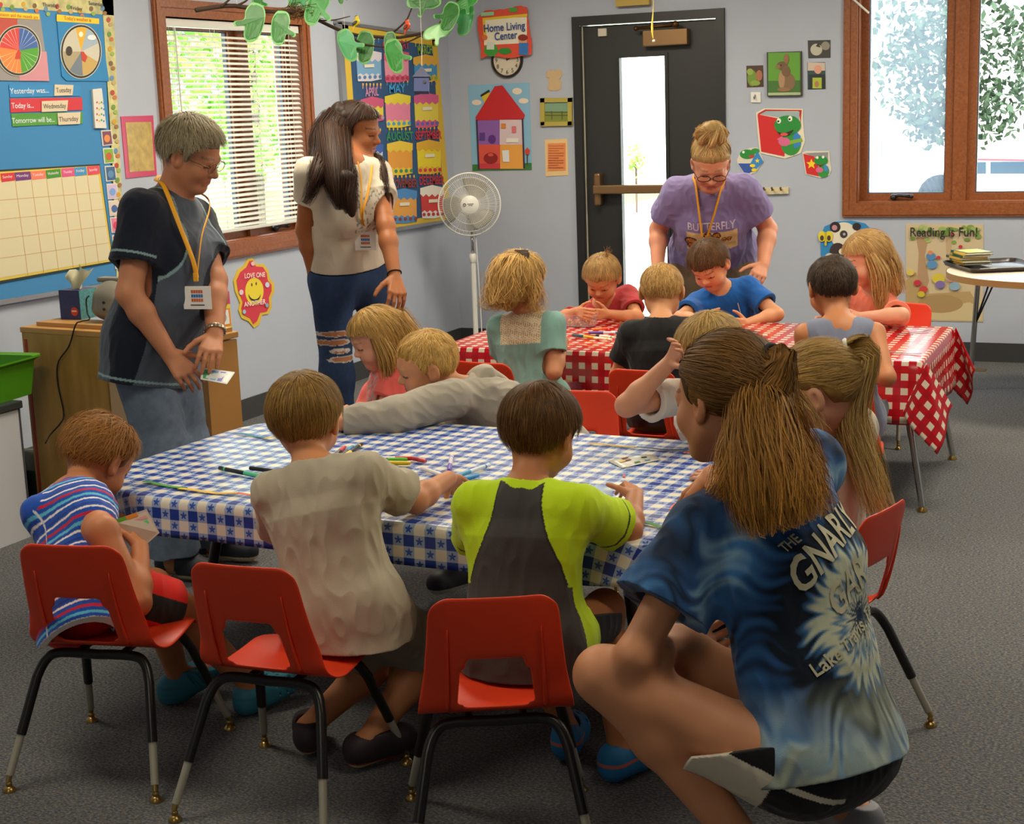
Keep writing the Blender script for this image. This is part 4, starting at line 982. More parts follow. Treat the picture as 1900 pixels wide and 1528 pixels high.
for nm, sg in (('front_grille', 1), ('rear_grille', -1)):
    b = MB(); nsp = 96 if sg > 0 else 48
    for i in range(nsp):
        a = 2*math.pi*i/nsp; d_ = np.array([math.cos(a), math.sin(a)])
        pts = [Cf+RF@np.array([*(d_*r), sg*zz_]) for r, zz_ in ((R0*.28, .062), (R0*.6, .06), (R0*.85, .045), (R0*.99, .006))]; b.tube(pts, .0012, 4, cap=False)
    for r, zz_ in ((R0*.62, .06), (R0*.86, .046)): b.tube([Cf+RF@np.array([r*math.cos(a), r*math.sin(a), sg*zz_]) for a in np.linspace(0, 2*math.pi, 49)], .0017, 5, cap=False)
    b.tube([Cf+RF@np.array([R0*math.cos(a), R0*math.sin(a), sg*.004]) for a in np.linspace(0, 2*math.pi, 61)], .0055, 6, cap=False); b.build(nm, m_fw, ft, smooth=True, recalc=False)
MB().lathe([(R0*.29, .055), (R0*.29, .062), (R0*.2, .072), (.001, .076)], Cf, 32, RF).build('grille_cap', m_fw, ft, smooth=True, angle=30)
q = MB(); q.tube([Cf+RF@np.array([-.035+.008*math.cos(a), .008*math.sin(a), .0765]) for a in np.linspace(0, 6.283, 17)], .0018, 5, cap=False)
for j in range(2): q.box(Cf+RF@np.array([.003, .004-.009*j, .0755]), (.04-.012*j, .004, .002), R=RF)
q.build('cap_emblem', mat('fan_print', '#4b4b4d', .5), ft)
for i in range(3):
    a0 = math.radians(25+120*i-90); V, F = [], []; nr, na = 9, 11
    for r_ in range(nr):
        r = R0*(.24+.63*r_/(nr-1)); w = math.radians(38+22*math.sin(math.pi*min(1, .12+r_/(nr-1)*.8)))
        for a_ in range(na):
            u = a_/(na-1)-.5; a = a0+u*2*w*.62+.35*(r_/(nr-1)); V.append(Cf+RF@np.array([r*math.cos(a), r*math.sin(a), -u*.055]))
    F = [(x*na+y, x*na+y+1, (x+1)*na+y+1, (x+1)*na+y) for x in range(nr-1) for y in range(na-1)]
    o = MB().add(V, F).build('blade', m_fb, ft, smooth=True); md = o.modifiers.new('t', 'SOLIDIFY'); md.thickness = .003
MB().lathe([(R0*.25, -.03), (R0*.25, .02), (R0*.18, .03)], Cf, 24, RF).build('blade_hub', m_fw, ft, smooth=True, angle=40)
b = MB(); b.tube(spline([(.02, -.0, .95), (.04, -.02, .7), (.05, -.02, .35), (.06, -.03, .10), (.10, -.05, .012), (.3, .1, .006), (.45, .33, .006)], 40), .0035, 6); b.build('power_cord', m_fw, ft, smooth=True)
# ------------------------------------------------------------------ left corner: cabinet, radio, tissues, bin, shelf unit
m_mpl = mat('maple_ply', '#a98142', .45); nb = NB(m_mpl); g_ = nb.noise(nb.mapping(nb.coord('Object'), (14, 14, 2.5)), 1.5, 5); nb.l.new(nb.ramp(g_, [(.3, hx('#94702f')), (.6, hx('#a8813f')), (.8, hx('#b38c4c'))]), nb.b.inputs['Base Color'])
m_mplL = mat('maple_edge', '#b8874a', .45); m_redtrim = mat('red_trim', '#a3231c', .45)

CZ = .80
ca = hit(36, 606, 2, CZ); cb = hit(381, 627, 2, CZ); ex_ = nrm(cb-ca); ey_ = np.array([-ex_[1], ex_[0], 0]); Lc_ = np.linalg.norm(cb-ca); RC = np.array([ex_, ey_, [0, 0, 1]]).T; Dc_ = .19
cb_ = thing('low_cabinet', (ca+cb)/2*np.array([1, 1, 0])+ey_*Dc_/2, 'light maple low cabinet holding the tissue box and radio, behind the woman in navy', 'cabinet', None, math.atan2(ex_[1], ex_[0]))
b = MB(); b.box((-Lc_*.26, -Dc_/2+.006, CZ/2-.012), (Lc_*.46, .012, CZ-.024)); b.build('back_panel', m_mpl, cb_)
b = MB(); b.box((Lc_*.22, -Dc_/2+.006, CZ/2-.012), (Lc_*.48, .012, CZ-.024)); b.build('side_panel', mat('maple_pale', '#b69a78', .5), cb_)
b = MB(); b.box((0, 0, CZ-.012), (Lc_, Dc_, .024), bev=.004); b.box((.02, .012, CZ+.008), (Lc_-.07, Dc_-.06, .018)); b.build('cabinet_top', m_mplL, cb_)
b = MB(); b.box((Lc_/2-.025, 0, CZ/2-.015), (.036, Dc_-.01, CZ-.03)); b.box((-Lc_/2+.05, .004, CZ/2-.015), (.025, Dc_-.03, CZ-.03)); b.box((0, 0, .05), (Lc_-.06, Dc_-.03, .03)); b.build('cabinet_side', m_mplL, cb_)
MB().box((-Lc_/2+.03, -Dc_/2+.008, CZ/2-.02), (.014, .02, CZ-.06)).build('red_edge_strip', m_redtrim, cb_)
def on_cab(px, py, z=CZ+.017): return hit(px, py, 2, z)
# tissue box
p = on_cab(133, 592); tb = thing('tissue_box', p+ey_*.045, 'dark blue and teal tissue box standing on the maple cabinet', 'tissue box', None, math.atan2(ex_[1], ex_[0])+.12)
b = MB(); b.box((0, 0, .061), (.105, .11, .122)); b.cur = 1; b.box((.0535, 0, .061), (.002, .11, .122)); b.build('carton', [mat('tissue_navy', '#2b3263', .5, noise=.2, nscale=60), mat('tissue_teal', '#4d8c8e', .5, noise=.35, nscale=90)], tb)
b = MB(); b.lathe([(.018, 0), (.018, .001)], (.022, -.0555, .034), 24, np.array([[1, 0, 0], [0, 0, -1], [0, 1, 0]]).T); b.build('round_sticker', mat('sticker_red', '#cf3d26', .5), tb); MB().box((.022, -.0575, .036), (.024, .001, .006)).build('sticker_print', mat('sticker_cream', '#e8c9b0', .5), tb)
V, F = [], []; rg = np.random.RandomState(3)
for i in range(9):
    for j in range(9):
        u, v = i/8-.5, j/8; V.append((u*(.05+.07*v)+.02*v, .02*math.sin(u*9+v*3), .118+.10*v-.05*abs(u-.15)*v+.012*math.sin(u*14)*v))
F = [(i*9+j, i*9+9+j, i*9+10+j, i*9+j+1) for i in range(8) for j in range(8)]
o = MB().add(V, F).build('tissue', mat('tissue_paper', '#ded7b4', .9), tb, smooth=True)
# radio
p = on_cab(203, 597); rd = thing('radio', p+ey_*.05, 'grey rounded portable radio on the maple cabinet beside the tissue box', 'radio', None, math.atan2(ex_[1], ex_[0])+.1); m_rg = mat('radio_grey', '#7b7567', .4)
V, F = sculpt([ell((0, 0, .085), (.10, .09, .085), None), ell((0, 0, .05), (.105, .095, .05), None)], .004, lambda X, d: np.maximum(d, -X[:, 2]+.003)); npmesh('radio_body', V, F, m_rg, rd, None)
MB().box((.0, .0, .168), (.15, .05, .02), bev=.008).build('handle', m_rg, rd)
b = MB(); b.lathe([(.006, 0), (.006, .004)], (.01, -.095, .085), 10, np.array([[1, 0, 0], [0, 0, -1], [0, 1, 0]]).T); b.lathe([(.006, 0), (.006, .004)], (.012, -.098, .058), 10, np.array([[1, 0, 0], [0, 0, -1], [0, 1, 0]]).T); b.build('socket', m_black, rd)
front = lambda px, py: hit(px, py, 1, 0) if False else None
def plane_hit(px, py, P0, n):
    d = ray(px, py); return CAM+d*(((P0-CAM)@n)/(d@n))
pl0 = ca-ey_*.004
pts = [plane_hit(x, y, pl0+o_*-ey_, ey_) for x, y, o_ in ((165, 549, -.10), (160, 556, -.11), (162, 580, -.10), (166, 592, -.08), (150, 596, -.02), (140, 603, .006), (128, 642, .008), (108, 672, .01), (107, 710, .01), (118, 765, .01), (112, 785, .03), (94, 805, .06), (84, 822, .10))]
tag(MB().tube(spline(pts, 60), .0032, 8).build('power_cord', mat('black_cord', '#191715', .5), None, smooth=True), 'black cord running from the radio down the cabinet panel', 'cord')
# waste bin
p = hit(92, 915, 2, 0); wb_ = thing('waste_bin', p, 'dark waste bin with a clear liner between the cabinet and the white shelf unit', 'bin')
MB().lathe([(.085, 0), (.10, .20), (.104, .20), (.106, .215), (.098, .215)], (0, 0, 0), 28).build('bin_body', mat('bin_dark', '#23262a', .5), wb_, smooth=True, angle=40)
MB().lathe([(.1075, .13), (.109, .19), (.112, .222), (.104, .228), (.096, .19)], (0, 0, 0), 28, cap=False).build('bin_liner', mat('liner', '#8d8f80', .25, alpha=.45), wb_, smooth=True)
MB().box((.05, -.098, .12), (.03, .004, .05)).build('bin_label', mat('label_teal', '#4f8d8a', .5), wb_)
# white shelf unit and green tub
UZ = .55; wu = thing('shelf_unit', (.24, -5.62, 0), 'white shelf unit with a dark top at the left edge', 'shelf unit')
b = MB(); b.box((0, 0, UZ/2-.015), (.47, 1.32, UZ-.03)); b.build('carcass', mat('white_melamine', '#c9c9cf', .5), wu)
MB().box((.0, 0, UZ-.012), (.49, 1.34, .03), bev=.004).build('unit_top', mat('dark_top', '#2c3331', .5), wu)
MB().box((.2365, .655, UZ/2), (.006, .006, UZ-.05)).build('edge_seam', mat('seam_dark', '#4a4a4e', .6), wu)
p = hit(-22, 738, 2, UZ+.003); gt = thing('storage_tub', (p[0]-.02, p[1], UZ+.003), 'green plastic storage tub on the white shelf unit', 'tub', None, .1); m_gr = mat('green_plastic', '#4b8f17', .4)
P0, _ = rrect(-.15, .15, -.13, .13, .04); P1, _ = rrect(-.18, .18, -.16, .16, .05); k = len(P0)
if len(P1) != k:
    P1 = P0*np.array([1.18, 1.2])
V = [(*q, 0) for q in P0]+[(*(q*.985), .0) for q in P1*.0+P0]; V = [(*q, 0) for q in P0]+[(*(P0[i]*.35+P1[i]*.65), .135) for i in range(k)]+[(*(P1[i]*1.06), .150) for i in range(k)]+[(*(P1[i]*1.06), .158) for i in range(k)]+[(*(P1[i]*.93), .150) for i in range(k)]+[(*(P0[i]*.95), .01) for i in range(k)]
b = MB(); b.add(V, [(r*k+i, r*k+(i+1) % k, (r+1)*k+(i+1) % k, (r+1)*k+i) for r in range(5) for i in range(k)]+[tuple(range(k)), tuple(range(5*k, 6*k))]); b.build('tub_body', m_gr, gt, smooth=True, angle=35)
# floor outlet
p = hit(1816, 687, 2, .0); tag(MB().box(p+np.array([0, 0, .003]), (.085, .05, .006), bev=.002).build('floor_outlet', m_brass), 'small brass floor outlet cover in the carpet near the back wall', 'outlet')
# ------------------------------------------------------------------ the people
_lv = J
def solid(c, var=.05, f=6, a=3): b = np.array(hx(c)); return lambda X: b*(1+var*sn(X, f, a)[:, None])
YEL = mat('lanyard_yellow', '#e8a317', .55, bump=.1); CORD = mat('white_cord', '#e6e0d4', .6)
def put(cc, m, c): cc[m] = hx(c) if isinstance(c, str) else c
def necklace(g, drop=.02, m=CORD, wid=.003, front=None):
    """thin cord round the neck lying on the shoulders"""
    n0 = g.N+g.Rb[2]*.012; r = g.B['neck']*1.42; P = []
    for i in range(25):
        t = 2*math.pi*i/24; P.append(n0+g.Rb[0]*math.cos(t)*r+g.Rb[1]*math.sin(t)*r-g.Rb[2]*(max(0, math.sin(t))*drop))
    b = MB(); b.tube(P, wid/2, 6, cap=False); return b.build('neck_cord', m, g.body, smooth=True, org=g.org)
def badge(g, c, R, w=.10, h=.075, name='name_badge', col2=True):
    """R rows right, out, up"""
    R = np.asarray(R); t = link(name, None, g.body) if False else None
    b = MB(); b.box(c, (w, .004, h), R=R.T); o = b.build(name, mat('badge_card', '#e9e4dc', .35), g.body, org=g.org)
    for k, (dx, dz, cl) in enumerate(((0, .020, '#c8622d'), (0, .006, '#2f6fb5'), (0, -.008, '#c8622d'))):
        q = MB()
        for j in range(5): q.box(np.asarray(c)+R[0]*((j-2)*.0085*(w/.1)+dx)+R[2]*(dz*h/.075+.0)+R[1]*.0026, (.0072*w/.1, .001, .010*h/.075), R=R.T)
        q.build('badge_print', mat('print_'+cl, cl, .5), o, org=g.org)
    q = MB(); q.box(np.asarray(c)-R[2]*h*.32+R[1]*.0026, (w*.5, .001, .004), R=R.T); q.build('badge_print', mat('print_dark', '#555049', .5), o, org=g.org)
    return o
def lettering(g, txt, c, w, hgt, rot, arch=0, front=False, colr='#cfc8a8'):
    fs = -1 if front else 1
    cu = bpy.data.curves.new('t', 'FONT'); cu.body = txt; cu.offset = .018; cu.resolution_u = 3; o = bpy.data.objects.new('t', cu); col.objects.link(o)
    bpy.context.view_layer.update(); me = bpy.data.meshes.new_from_object(o.evaluated_get(bpy.context.evaluated_depsgraph_get())); bpy.data.objects.remove(o)
    bm = bmesh.new(); bm.from_mesh(me); bmesh.ops.triangulate(bm, faces=bm.faces[:]); bmesh.ops.subdivide_edges(bm, edges=[e for e in bm.edges if e.calc_length() > .12], cuts=2, use_grid_fill=False); bmesh.ops.triangulate(bm, faces=bm.faces[:])
    V = np.array([v.co[:] for v in bm.verts]); bm.verts.index_update(); F = np.array([[v.index for v in f.verts] for f in bm.faces]); bm.free()
    V[:, 0] = (V[:, 0]-V[:, 0].min())/np.ptp(V[:, 0])-.5; V[:, 1] = (V[:, 1]-V[:, 1].min())/.7
    V[:, 1] = V[:, 1]*hgt+arch*(.25-V[:, 0]**2)*4*hgt; V[:, 0] *= w
    ca, sa = math.cos(rot), math.sin(rot); x = V[:, 0]*ca-V[:, 1]*sa; z = V[:, 0]*sa+V[:, 1]*ca
    P = c-g.Rb[1]*.25*fs+x[:, None]*g.Rb[0]*fs+z[:, None]*g.Rb[2]
    P = on_surface(g.shirt_prims[0], P, g.Rb[1]*fs, .0025, g.shirt_prims[1])
    npmesh('shirt_lettering', P, F, mat('print_'+colr, colr, .7), g.body, None, False, g.org)
PPL = {}
# 1 --- woman in navy raglan tee
g = PPL['navy'] = person('grey-haired woman in navy raglan tee and jeans looking down beside the wooden cabinet', '#b97b58', ADU, .0034,
    pelvis=('w', 1.345, -5.23, .855), neck=(318, 372, 1), head=(356, 287, -1), look=(116, 26, 4), body=122, size=.98, fat=1.12, belly=.06, bust=1.3, dims=dict(hh=.240),
    armR=[(240, 545, -1), (330, 680, -1)], armL=[(398, 520, -1), (399, 622, -1)], handR=dict(tip=(362, 712, -1), thumb=(.6, .3, .6), curl=.62), handL=dict(tip=(386, 668, -1), thumb=(-.9, -.2, .1), curl=.6),
    legR=[(300, 840, 1), ('w', 1.40, -5.27, .075), (.0, 1)], legL=[('o', .0, .12, -1), ('w', 1.40, -5.02, .075), (0, 1)], brow='#6b5a48', neckl=1)
def cf(X):
    q = tl(g, X); L = np.linalg.norm(g.N-g.Pv); cc = np.tile(np.array(hx('#4a525e')), (len(X), 1))*(1+.06*sn(X, 9)[:, None])
    edge = .095+(L-q[:, 2])*.23*np.clip((L-q[:, 2])/.2, .4, 1.3); ax = np.abs(q[:, 0]); up = q[:, 2] > L*.42
    put(cc, (ax > edge) & up, '#161b29'); put(cc, (np.abs(ax-edge) < .0045) & up, '#7f9a9c')
    arm = np.minimum(pd(cone(g.aR[0], g.aR[1], .06, .06), X), pd(cone(g.aL[0], g.aL[1], .06, .06), X)) < .025
    for a in (g.aR, g.aL):
        d_ = nrm(a[1]-a[0]); s_ = (X-a[0])@d_; near = np.linalg.norm(X-a[0]-s_[:, None]*d_, axis=1) < .085
        put(cc, near & (s_ > .02), '#161b29'); put(cc, near & (np.abs(s_-.148) < .004), '#7f9a9c')
    put(cc, (np.abs(q[:, 2]+.125) < .004) & (ax < .3) & ~arm, '#7f9a9c')
    return cc
shirt(g, cf, .62, .010, -.145, 1.12, .016, .006)
bottoms(g, solid('#6d7c90', .12, 4), (1.93, 1.93), .012, .03, name='jeans', m=DENIM, top=.03, wr=.007)
hair(g, '#9b8d70', 'short', .075, None, 4200, .20, [(-.6, -.30), (-.35, -.26), (-.2, -.18), (-.12, .02), (.0, .06), (.05, -.08), (.10, -.04), (.15, .12), (.22, .22), (.3, .235), (.6, .235)], (0, -.28, .47), .0026, .4, jit=.3, extra_cap=[((0, .08, .32), (.28, .28, .2))])
b = MB()
for s in (-1, 1):
    P = [g.T(s*.14+.115*math.cos(t), .415, -.01+.075*math.sin(t)) for t in np.linspace(0, 2*math.pi, 17)]; b.tube(P, .0012, 5, cap=False)
    b.tube([g.T(s*.255, .405, .02), g.T(s*.34, .2, .02), g.T(s*.345, -.03, .05)], .0014, 5)
b.tube([g.T(-.03, .43, .0), g.T(.03, .43, .0)], .0012, 5); b.build('eyeglasses', mat('wire_frame', '#7a6a50', .3, metal=.9), g.body, smooth=True, org=g.org)
bx = drape(g, [(366, 552)], .02)[0]; RBd = np.array([CR, nrm((-CW[0], -CW[1], 0)), (0, 0, 1.0)]); n0 = g.N
strap(g, 'lanyard', neck_loop(g, -1)[:2]+drape(g, [(388, 372), (374, 440), (366, 505)])+[bx+RBd[2]*.085], .015, YEL)
strap(g, 'lanyard', neck_loop(g, 1)[:2]+drape(g, [(304, 345), (330, 410), (357, 480), (365, 515)])+[bx+RBd[2]*.085], .017, YEL)
b = MB(); b.box(bx+RBd[2]*.07, (.016, .012, .03), R=RBd.T, bev=.003); b.build('lanyard_clip', YEL, g.body, org=g.org)
badge(g, bx, RBd, .095, .078)
b = MB(); W, d_, _ = g.hL; W = W-nrm(g.aL[2]-g.aL[1])*.02; dd = nrm(g.aL[2]-g.aL[1]); u_ = nrm(np.cross(dd, (0, 0, 1))); v_ = np.cross(dd, u_)
for i in range(18):
    t = i*2*math.pi/18; b.box(W+u_*.034*math.cos(t)+v_*.034*math.sin(t), (.011, .009, .013), R=np.array([u_*-math.sin(t)+v_*math.cos(t), u_*math.cos(t)+v_*math.sin(t), dd]).T, bev=.002)
b.build('wristwatch', mat('watch_steel', '#b8ad98', .3, metal=.9), g.body, org=g.org)
for a in (g.lL, g.lR): shoe(g, a, 'sneaker', '#20242e', '#cfc3a0', '#cfc3a0')
# 2 --- teen with long dark hair
g = PPL['teen'] = person('teenage girl with long dark hair, cream tee and ripped jeans standing by the window', '#a9683f', ADU, .0034,
    pelvis=('w', 1.48, -4.06, .955), neck=(640, 300, -1), head=(664, 243, 1), look=(114, 12, 0), body=148, size=.97, fat=.95, bust=1.25, shL=(698, 324, 1), shR=(576, 322, -1),
    armR=[(566, 425, 1), (588, 528, 1)], armL=[(716, 420, -1), (733, 515, -1)], handR=dict(tip=(600, 572, 1), thumb=(.9, -.5, .2), curl=.55), handL=dict(tip=(740, 562, -1), thumb=(-.9, -.4, .2), curl=.6),
    legR=[('o', .05, .10, -1), ('w', 1.44, -4.12, .075)], legL=[('o', .12, .06, -1), ('w', 1.60, -4.00, .075)], brow='#33210f', lip='#a55a50')
def cf(X):
    q = tl(g, X); cc = np.tile(np.array(hx('#d3c9b6')), (len(X), 1)); m = (q[:, 1] > .02) & (np.abs(q[:, 0]+.03) < .085) & (q[:, 2] > .20) & (q[:, 2] < .40) & (sn(X, 45, 2) > .38)
    put(cc, m, '#8e897e'); return cc
shirt(g, cf, .42, .007, .055, 1.25, .010, .005)
def cf(X):
    cc = np.tile(np.array(hx('#33476a')), (len(X), 1))*(1+.25*sn(X, 5)[:, None])
    for a, zs_ in ((g.lR, (.735, .70, .665, .63, .41, .375)), (g.lL, (.80,))):
        fr_ = (X-a[0])@g.Rb[1] > .0; u = (X-a[1])@g.Rb[0]+.005
        for k, z in enumerate(zs_):
            w = .050+.012*math.sin(k*2.3); sh = .014*math.sin(k*1.7); e = ((u-sh)/w)**2+((X[:, 2]-z-.003*sn(X, 30, 2))/(.011+.003*math.sin(k*3)))**2
            put(cc, fr_ & (e < 1.35), '#c9c6c2'); put(cc, fr_ & (e < .85), '#b57c58'); put(cc, fr_ & (e < .9) & (np.abs(np.sin(X[:, 2]*900+k)) < .16), '#d6d2cc')
    return cc
bottoms(g, cf, (1.97, 1.97), .007, .004, name='jeans', m=DENIM, top=.05, wr=.004)
R_, U_, A_ = CR, np.array([0, 0, 1.0]), CW
hv = [g.T(0, -.34, .12), g.T(.05, -.46, -.25), g.ch-g.Rb[1]*.115+g.Rb[2]*.10, g.ch-g.Rb[1]*.12-g.Rb[2]*.06]
rs = [g.T(.27, -.16, .2), g.T(.34, -.20, -.2), g.T(.30, -.16, -.62), J(640, 335, dep(g.SR)-.10), J(652, 395, dep(g.SR)-.12)]
ls = [g.T(-.30, -.06, .1), g.T(-.33, -.04, -.35), J(703, 300, dep(g.SL)-.03), J(712, 335, dep(g.SL)-.10), J(720, 378, dep(g.SL)-.10)]
rb = [g.T(.24, -.3, .1), g.T(.3, -.44, -.4), J(592, 315, dep(g.SR)-.08), J(580, 350, dep(g.SR)-.10), J(566, 378, dep(g.SR)-.10)]
hair(g, '#33211a', 'long', .05, '#4f3524', 3600, .5, [(-.6, -.5), (-.15, -.5), (-.05, -.4), (.0, -.1), (.06, .12), (.14, .25), (.25, .30), (.6, .33)], (-.08, .05, .5), .0028, .05, vols=[(hv, [.07, .08, .065, .03]), (rs, [.04, .055, .055, .04, .015]), ([g.T(.2, -.3, .25), g.T(.33, -.32, -.1), J(622, 300, dep(g.SR)-.0), J(628, 345, dep(g.SR)-.085)], [.05, .06, .06, .035]), (ls[:4], [.025, .028, .02, .010])], jit=.1,
     locks=[([g.T(.2, -.3, .3), g.T(.36, -.32, -.1), J(622, 300, dep(g.SR)-.02), J(628, 345, dep(g.SR)-.10), J(634, 388, dep(g.SR)-.11)], [.05, .075, .07, .055, .02], 1300, .003, .008), (hv, [.085, .10, .085, .05], 1100, .0032, .008), (rs, [.045, .058, .056, .05, .02], 1100, .003, .008), (ls, [.035, .038, .022, .016, .008], 300, .0028, .008), (rb, [.045, .06, .04, .025, .012], 480, .0026, .014)])
bx = drape(g, [(678, 447)], .016, .010)[0]; RBd = np.array([CR, nrm((-CW[0], -CW[1], 0)), (0, 0, 1.0)])
strap(g, 'lanyard', drape(g, [(664, 300), (668, 318), (671, 350), (670, 395)], .014, .010)+[bx+RBd[2]*.05], .013, YEL); strap(g, 'lanyard', drape(g, [(690, 306), (689, 322), (682, 360), (672, 398)], .014, .010)+[bx+RBd[2]*.05], .011, YEL)
badge(g, bx, RBd, .085, .075)
b = MB(); W = g.aL[2]-nrm(g.aL[2]-g.aL[1])*.02; dd = nrm(g.aL[2]-g.aL[1]); u_ = nrm(np.cross(dd, (0, 1, .2))); v_ = np.cross(dd, u_); b.tube([W+(u_*math.cos(t)+v_*math.sin(t))*.028 for t in np.linspace(0, 6.283, 20)], .003, 6, cap=False); b.build('hair_tie', mat('black_band', '#19171a', .7), g.body, smooth=True, org=g.org)
for a in (g.lL, g.lR): shoe(g, a, 'sneaker', '#3a3a40', '#d8d2c8', '#d8d2c8')
# 3 --- woman in lavender tee bending over the red table
g = PPL['lav'] = person('woman in lavender butterfly tee with hair in a bun, bending over the red table', '#cf8d6c', ADU, .0038,
    pelvis=('w', 2.40, -1.90, .86), neck=(1318, 345, -1), head=(1319, 303, -1), look=(178, 36, 0), body=180, size=1.0, fat=1.14, bust=1.1, belly=.05, dims=dict(hh=.255, sw=.165),
    armR=[(1222, 425, 1), (1220, 500, -1)], armL=[(1425, 425, 1), (1416, 492, -1)], handR=dict(tip=(1222, 545, -1), thumb=(.7, -.6, 0), curl=.4), handL=dict(tip=(1402, 520, -1), thumb=(-.8, -.5, .1), curl=.7),
    legR=[('o', .05, .05, -1), ('o', .0, -.05, -1)], legL=[('o', .05, .05, -1), ('o', .0, -.05, -1)], brow='#8a6a48', lip='#b0605a')
L_ = np.linalg.norm(g.N-g.Pv)
def cf(X):
    q = tl(g, X); cc = np.tile(np.array(hx('#8478a6')), (len(X), 1))*(1+.06*sn(X, 7)[:, None]); x, z = -q[:, 0], q[:, 2]; fr_ = q[:, 1] > .02
    bx0 = fr_ & (np.abs(x) < .125) & (z > L_*.44) & (z < L_*.70); put(cc, bx0, '#dcc27c')
    for cx_, cz_, sz in ((-.07, .54, .055), (.0, .64, .035), (.07, .59, .022), (-.02, .50, .02)):
        for s in (-1, 1):
            for dz, k in ((.5, 1), (-.45, .7)):
                u = (x-cx_-s*sz*.6)/(sz*.62*k); v_ = (z-L_*cz_-dz*sz*.6)/(sz*.6*k); r2 = u*u+v_*v_; put(cc, fr_ & (r2 < 1), '#2b1c10'); put(cc, fr_ & (r2 < .55) & (np.abs(sn(X, 60, 1)) > .12), '#d58a25')
    return cc
shirt(g, cf, .58, .012, -.12, 1.15, .014, .008); g.shirt_prims = g.last
lettering(g, 'BUTTERFLY', g.Pv+g.Rb[2]*L_*.725, .235, .034, 0, .12, True, '#c9bfd0')
bottoms(g, solid('#6e604a', .08), (1.9, 1.9), .012, .02, name='trousers', top=.03, wr=.006)
hair(g, '#c49e62', 'bun', .03, '#dcc08a', 2600, .34, [(-.6, -.32), (-.3, -.28), (-.12, -.1), (-.02, .05), (.06, .12), (.12, .16), (.3, .24), (.6, .25)], (0, -.05, -.9), .0026, .12, jit=.12, grav=-1.2, vols=[([g.T(0, -.08, .47), g.T(0, -.10, .60), g.T(0, -.09, .66)], [.045, .062, .04])],
     locks=[([g.T(.1*math.cos(t), -.1+.1*math.sin(t), .5), g.T(.27*math.cos(t), -.1+.27*math.sin(t), .6), g.T(.12*math.cos(t+1.4), -.1+.12*math.sin(t+1.4), .73), g.T(.2*math.cos(t+2.6), -.1+.2*math.sin(t+2.6), .6)], [.012, .022, .02, .012], 80, .0028, .008) for t in np.linspace(0, 5.6, 8)])
b = MB()
for s in (-1, 1):
    P = [g.T(s*.145+.12*math.cos(t), .43, -.02+.07*math.sin(t)) for t in np.linspace(0, 2*math.pi, 17)]; b.tube(P, .0022, 5, cap=False); b.tube([g.T(s*.265, .42, .0), g.T(s*.345, .2, .01), g.T(s*.35, -.05, .04)], .002, 5)
b.tube([g.T(-.03, .445, 0), g.T(.03, .445, 0)], .002, 5); b.build('eyeglasses', mat('dark_frame', '#2c2226', .3), g.body, smooth=True, org=g.org)
strap(g, 'lanyard', neck_loop(g, 1)[:2]+drape(g, [(1291, 345), (1297, 395), (1303, 440)]), .015, YEL); strap(g, 'lanyard', neck_loop(g, -1)[:2]+drape(g, [(1338, 350), (1326, 395), (1312, 440)]), .015, YEL)
# 4 --- boy in striped tank (front left)
g = PPL['stripe'] = person('boy in blue striped tank top and red and black shorts on the leftmost chair', '#bd7a50', KID, .0026,
    pelvis=('w', 2.12, -6.62, .42), neck=(138, 912, 1), head=(184, 850, 1), look=(52, 36, 6), body=50, size=1.06, shR=(192, 985, 'd', 3.86), shL=(74, 950, 'd', 4.02),
    armR=[(256, 1118, -1), (260, 1015, 1)], armL=[('o', -.15, .6, -.6), (222, 985, 1)], handR=dict(tip=(247, 968, 1), thumb=(-.6, -.2, .7), curl=.65), handL=dict(tip=(236, 935, 1), thumb=(.7, .3, .5), curl=.6),
    legR=[(330, 1130, 1), ('w', 2.36, -6.22, .07), (.5, .9)], legL=[('o', -.1, 1, -.05), ('w', 2.12, -6.24, .075), (.75, .6)], shr=(.01, .0))
def cf(X):
    q = tl(g, X); cc = np.tile(np.array(hx('#1f4fae')), (len(X), 1)); z = (q[:, 2]+.04*np.abs(q[:, 0])*0+.5)/.088 % 1
    for c0, w, c_ in ((.10, .035, '#e8e2e0'), (.30, .05, '#5fb8d8'), (.52, .05, '#c2233b'), (.74, .035, '#e8e2e0'), (.88, .03, '#243a8c')): put(cc, np.abs(z-c0) < w, c_)
    xx = (q[:, 0]+.5)/.115 % 1; put(cc, (np.abs(xx-.5) < .022) & (np.abs(q[:, 0]) < .09) & (np.abs(q[:, 1]) > .03), '#cfd2da')
    L = np.linalg.norm(g.N-g.Pv); put(cc, (np.linalg.norm((X-g.N), axis=1) < .068), '#1f4fae'); put(cc, np.minimum(np.linalg.norm(X-g.SL, axis=1), np.linalg.norm(X-g.SR, axis=1)) < .052, '#1f4fae')
    return cc
shirt(g, cf, inf=.010, hem=-.13, neck=1.35, tank=True, name='tank_top', wr=.005, sides=(1,))
def cf(X):
    cc = np.tile(np.array(hx('#d8231a')), (len(X), 1)); a = g.lR; d_ = nrm(a[1]-a[0]); v_ = X-a[0]-((X-a[0])@d_)[:, None]*d_; put(cc, np.abs(v_[:, 2]+.012) < .030, '#24211f'); return cc
bottoms(g, cf, (.86, .86), .014, .016, wr=.006)
hair(g, '#96622e', 'short', .05, '#b5813f', 4200, .20, [(-.6, -.26), (-.3, -.22), (-.16, -.12), (-.10, .05), (.02, .06), (.06, -.02), (.12, .02), (.2, .2), (.6, .24)], (.05, .02, .48), .0022, .55, jit=.45)
for a in (g.lL, g.lR): shoe(g, a, 'clog', '#2f7f96', '#2a7189', '#2a7189', 'clog')
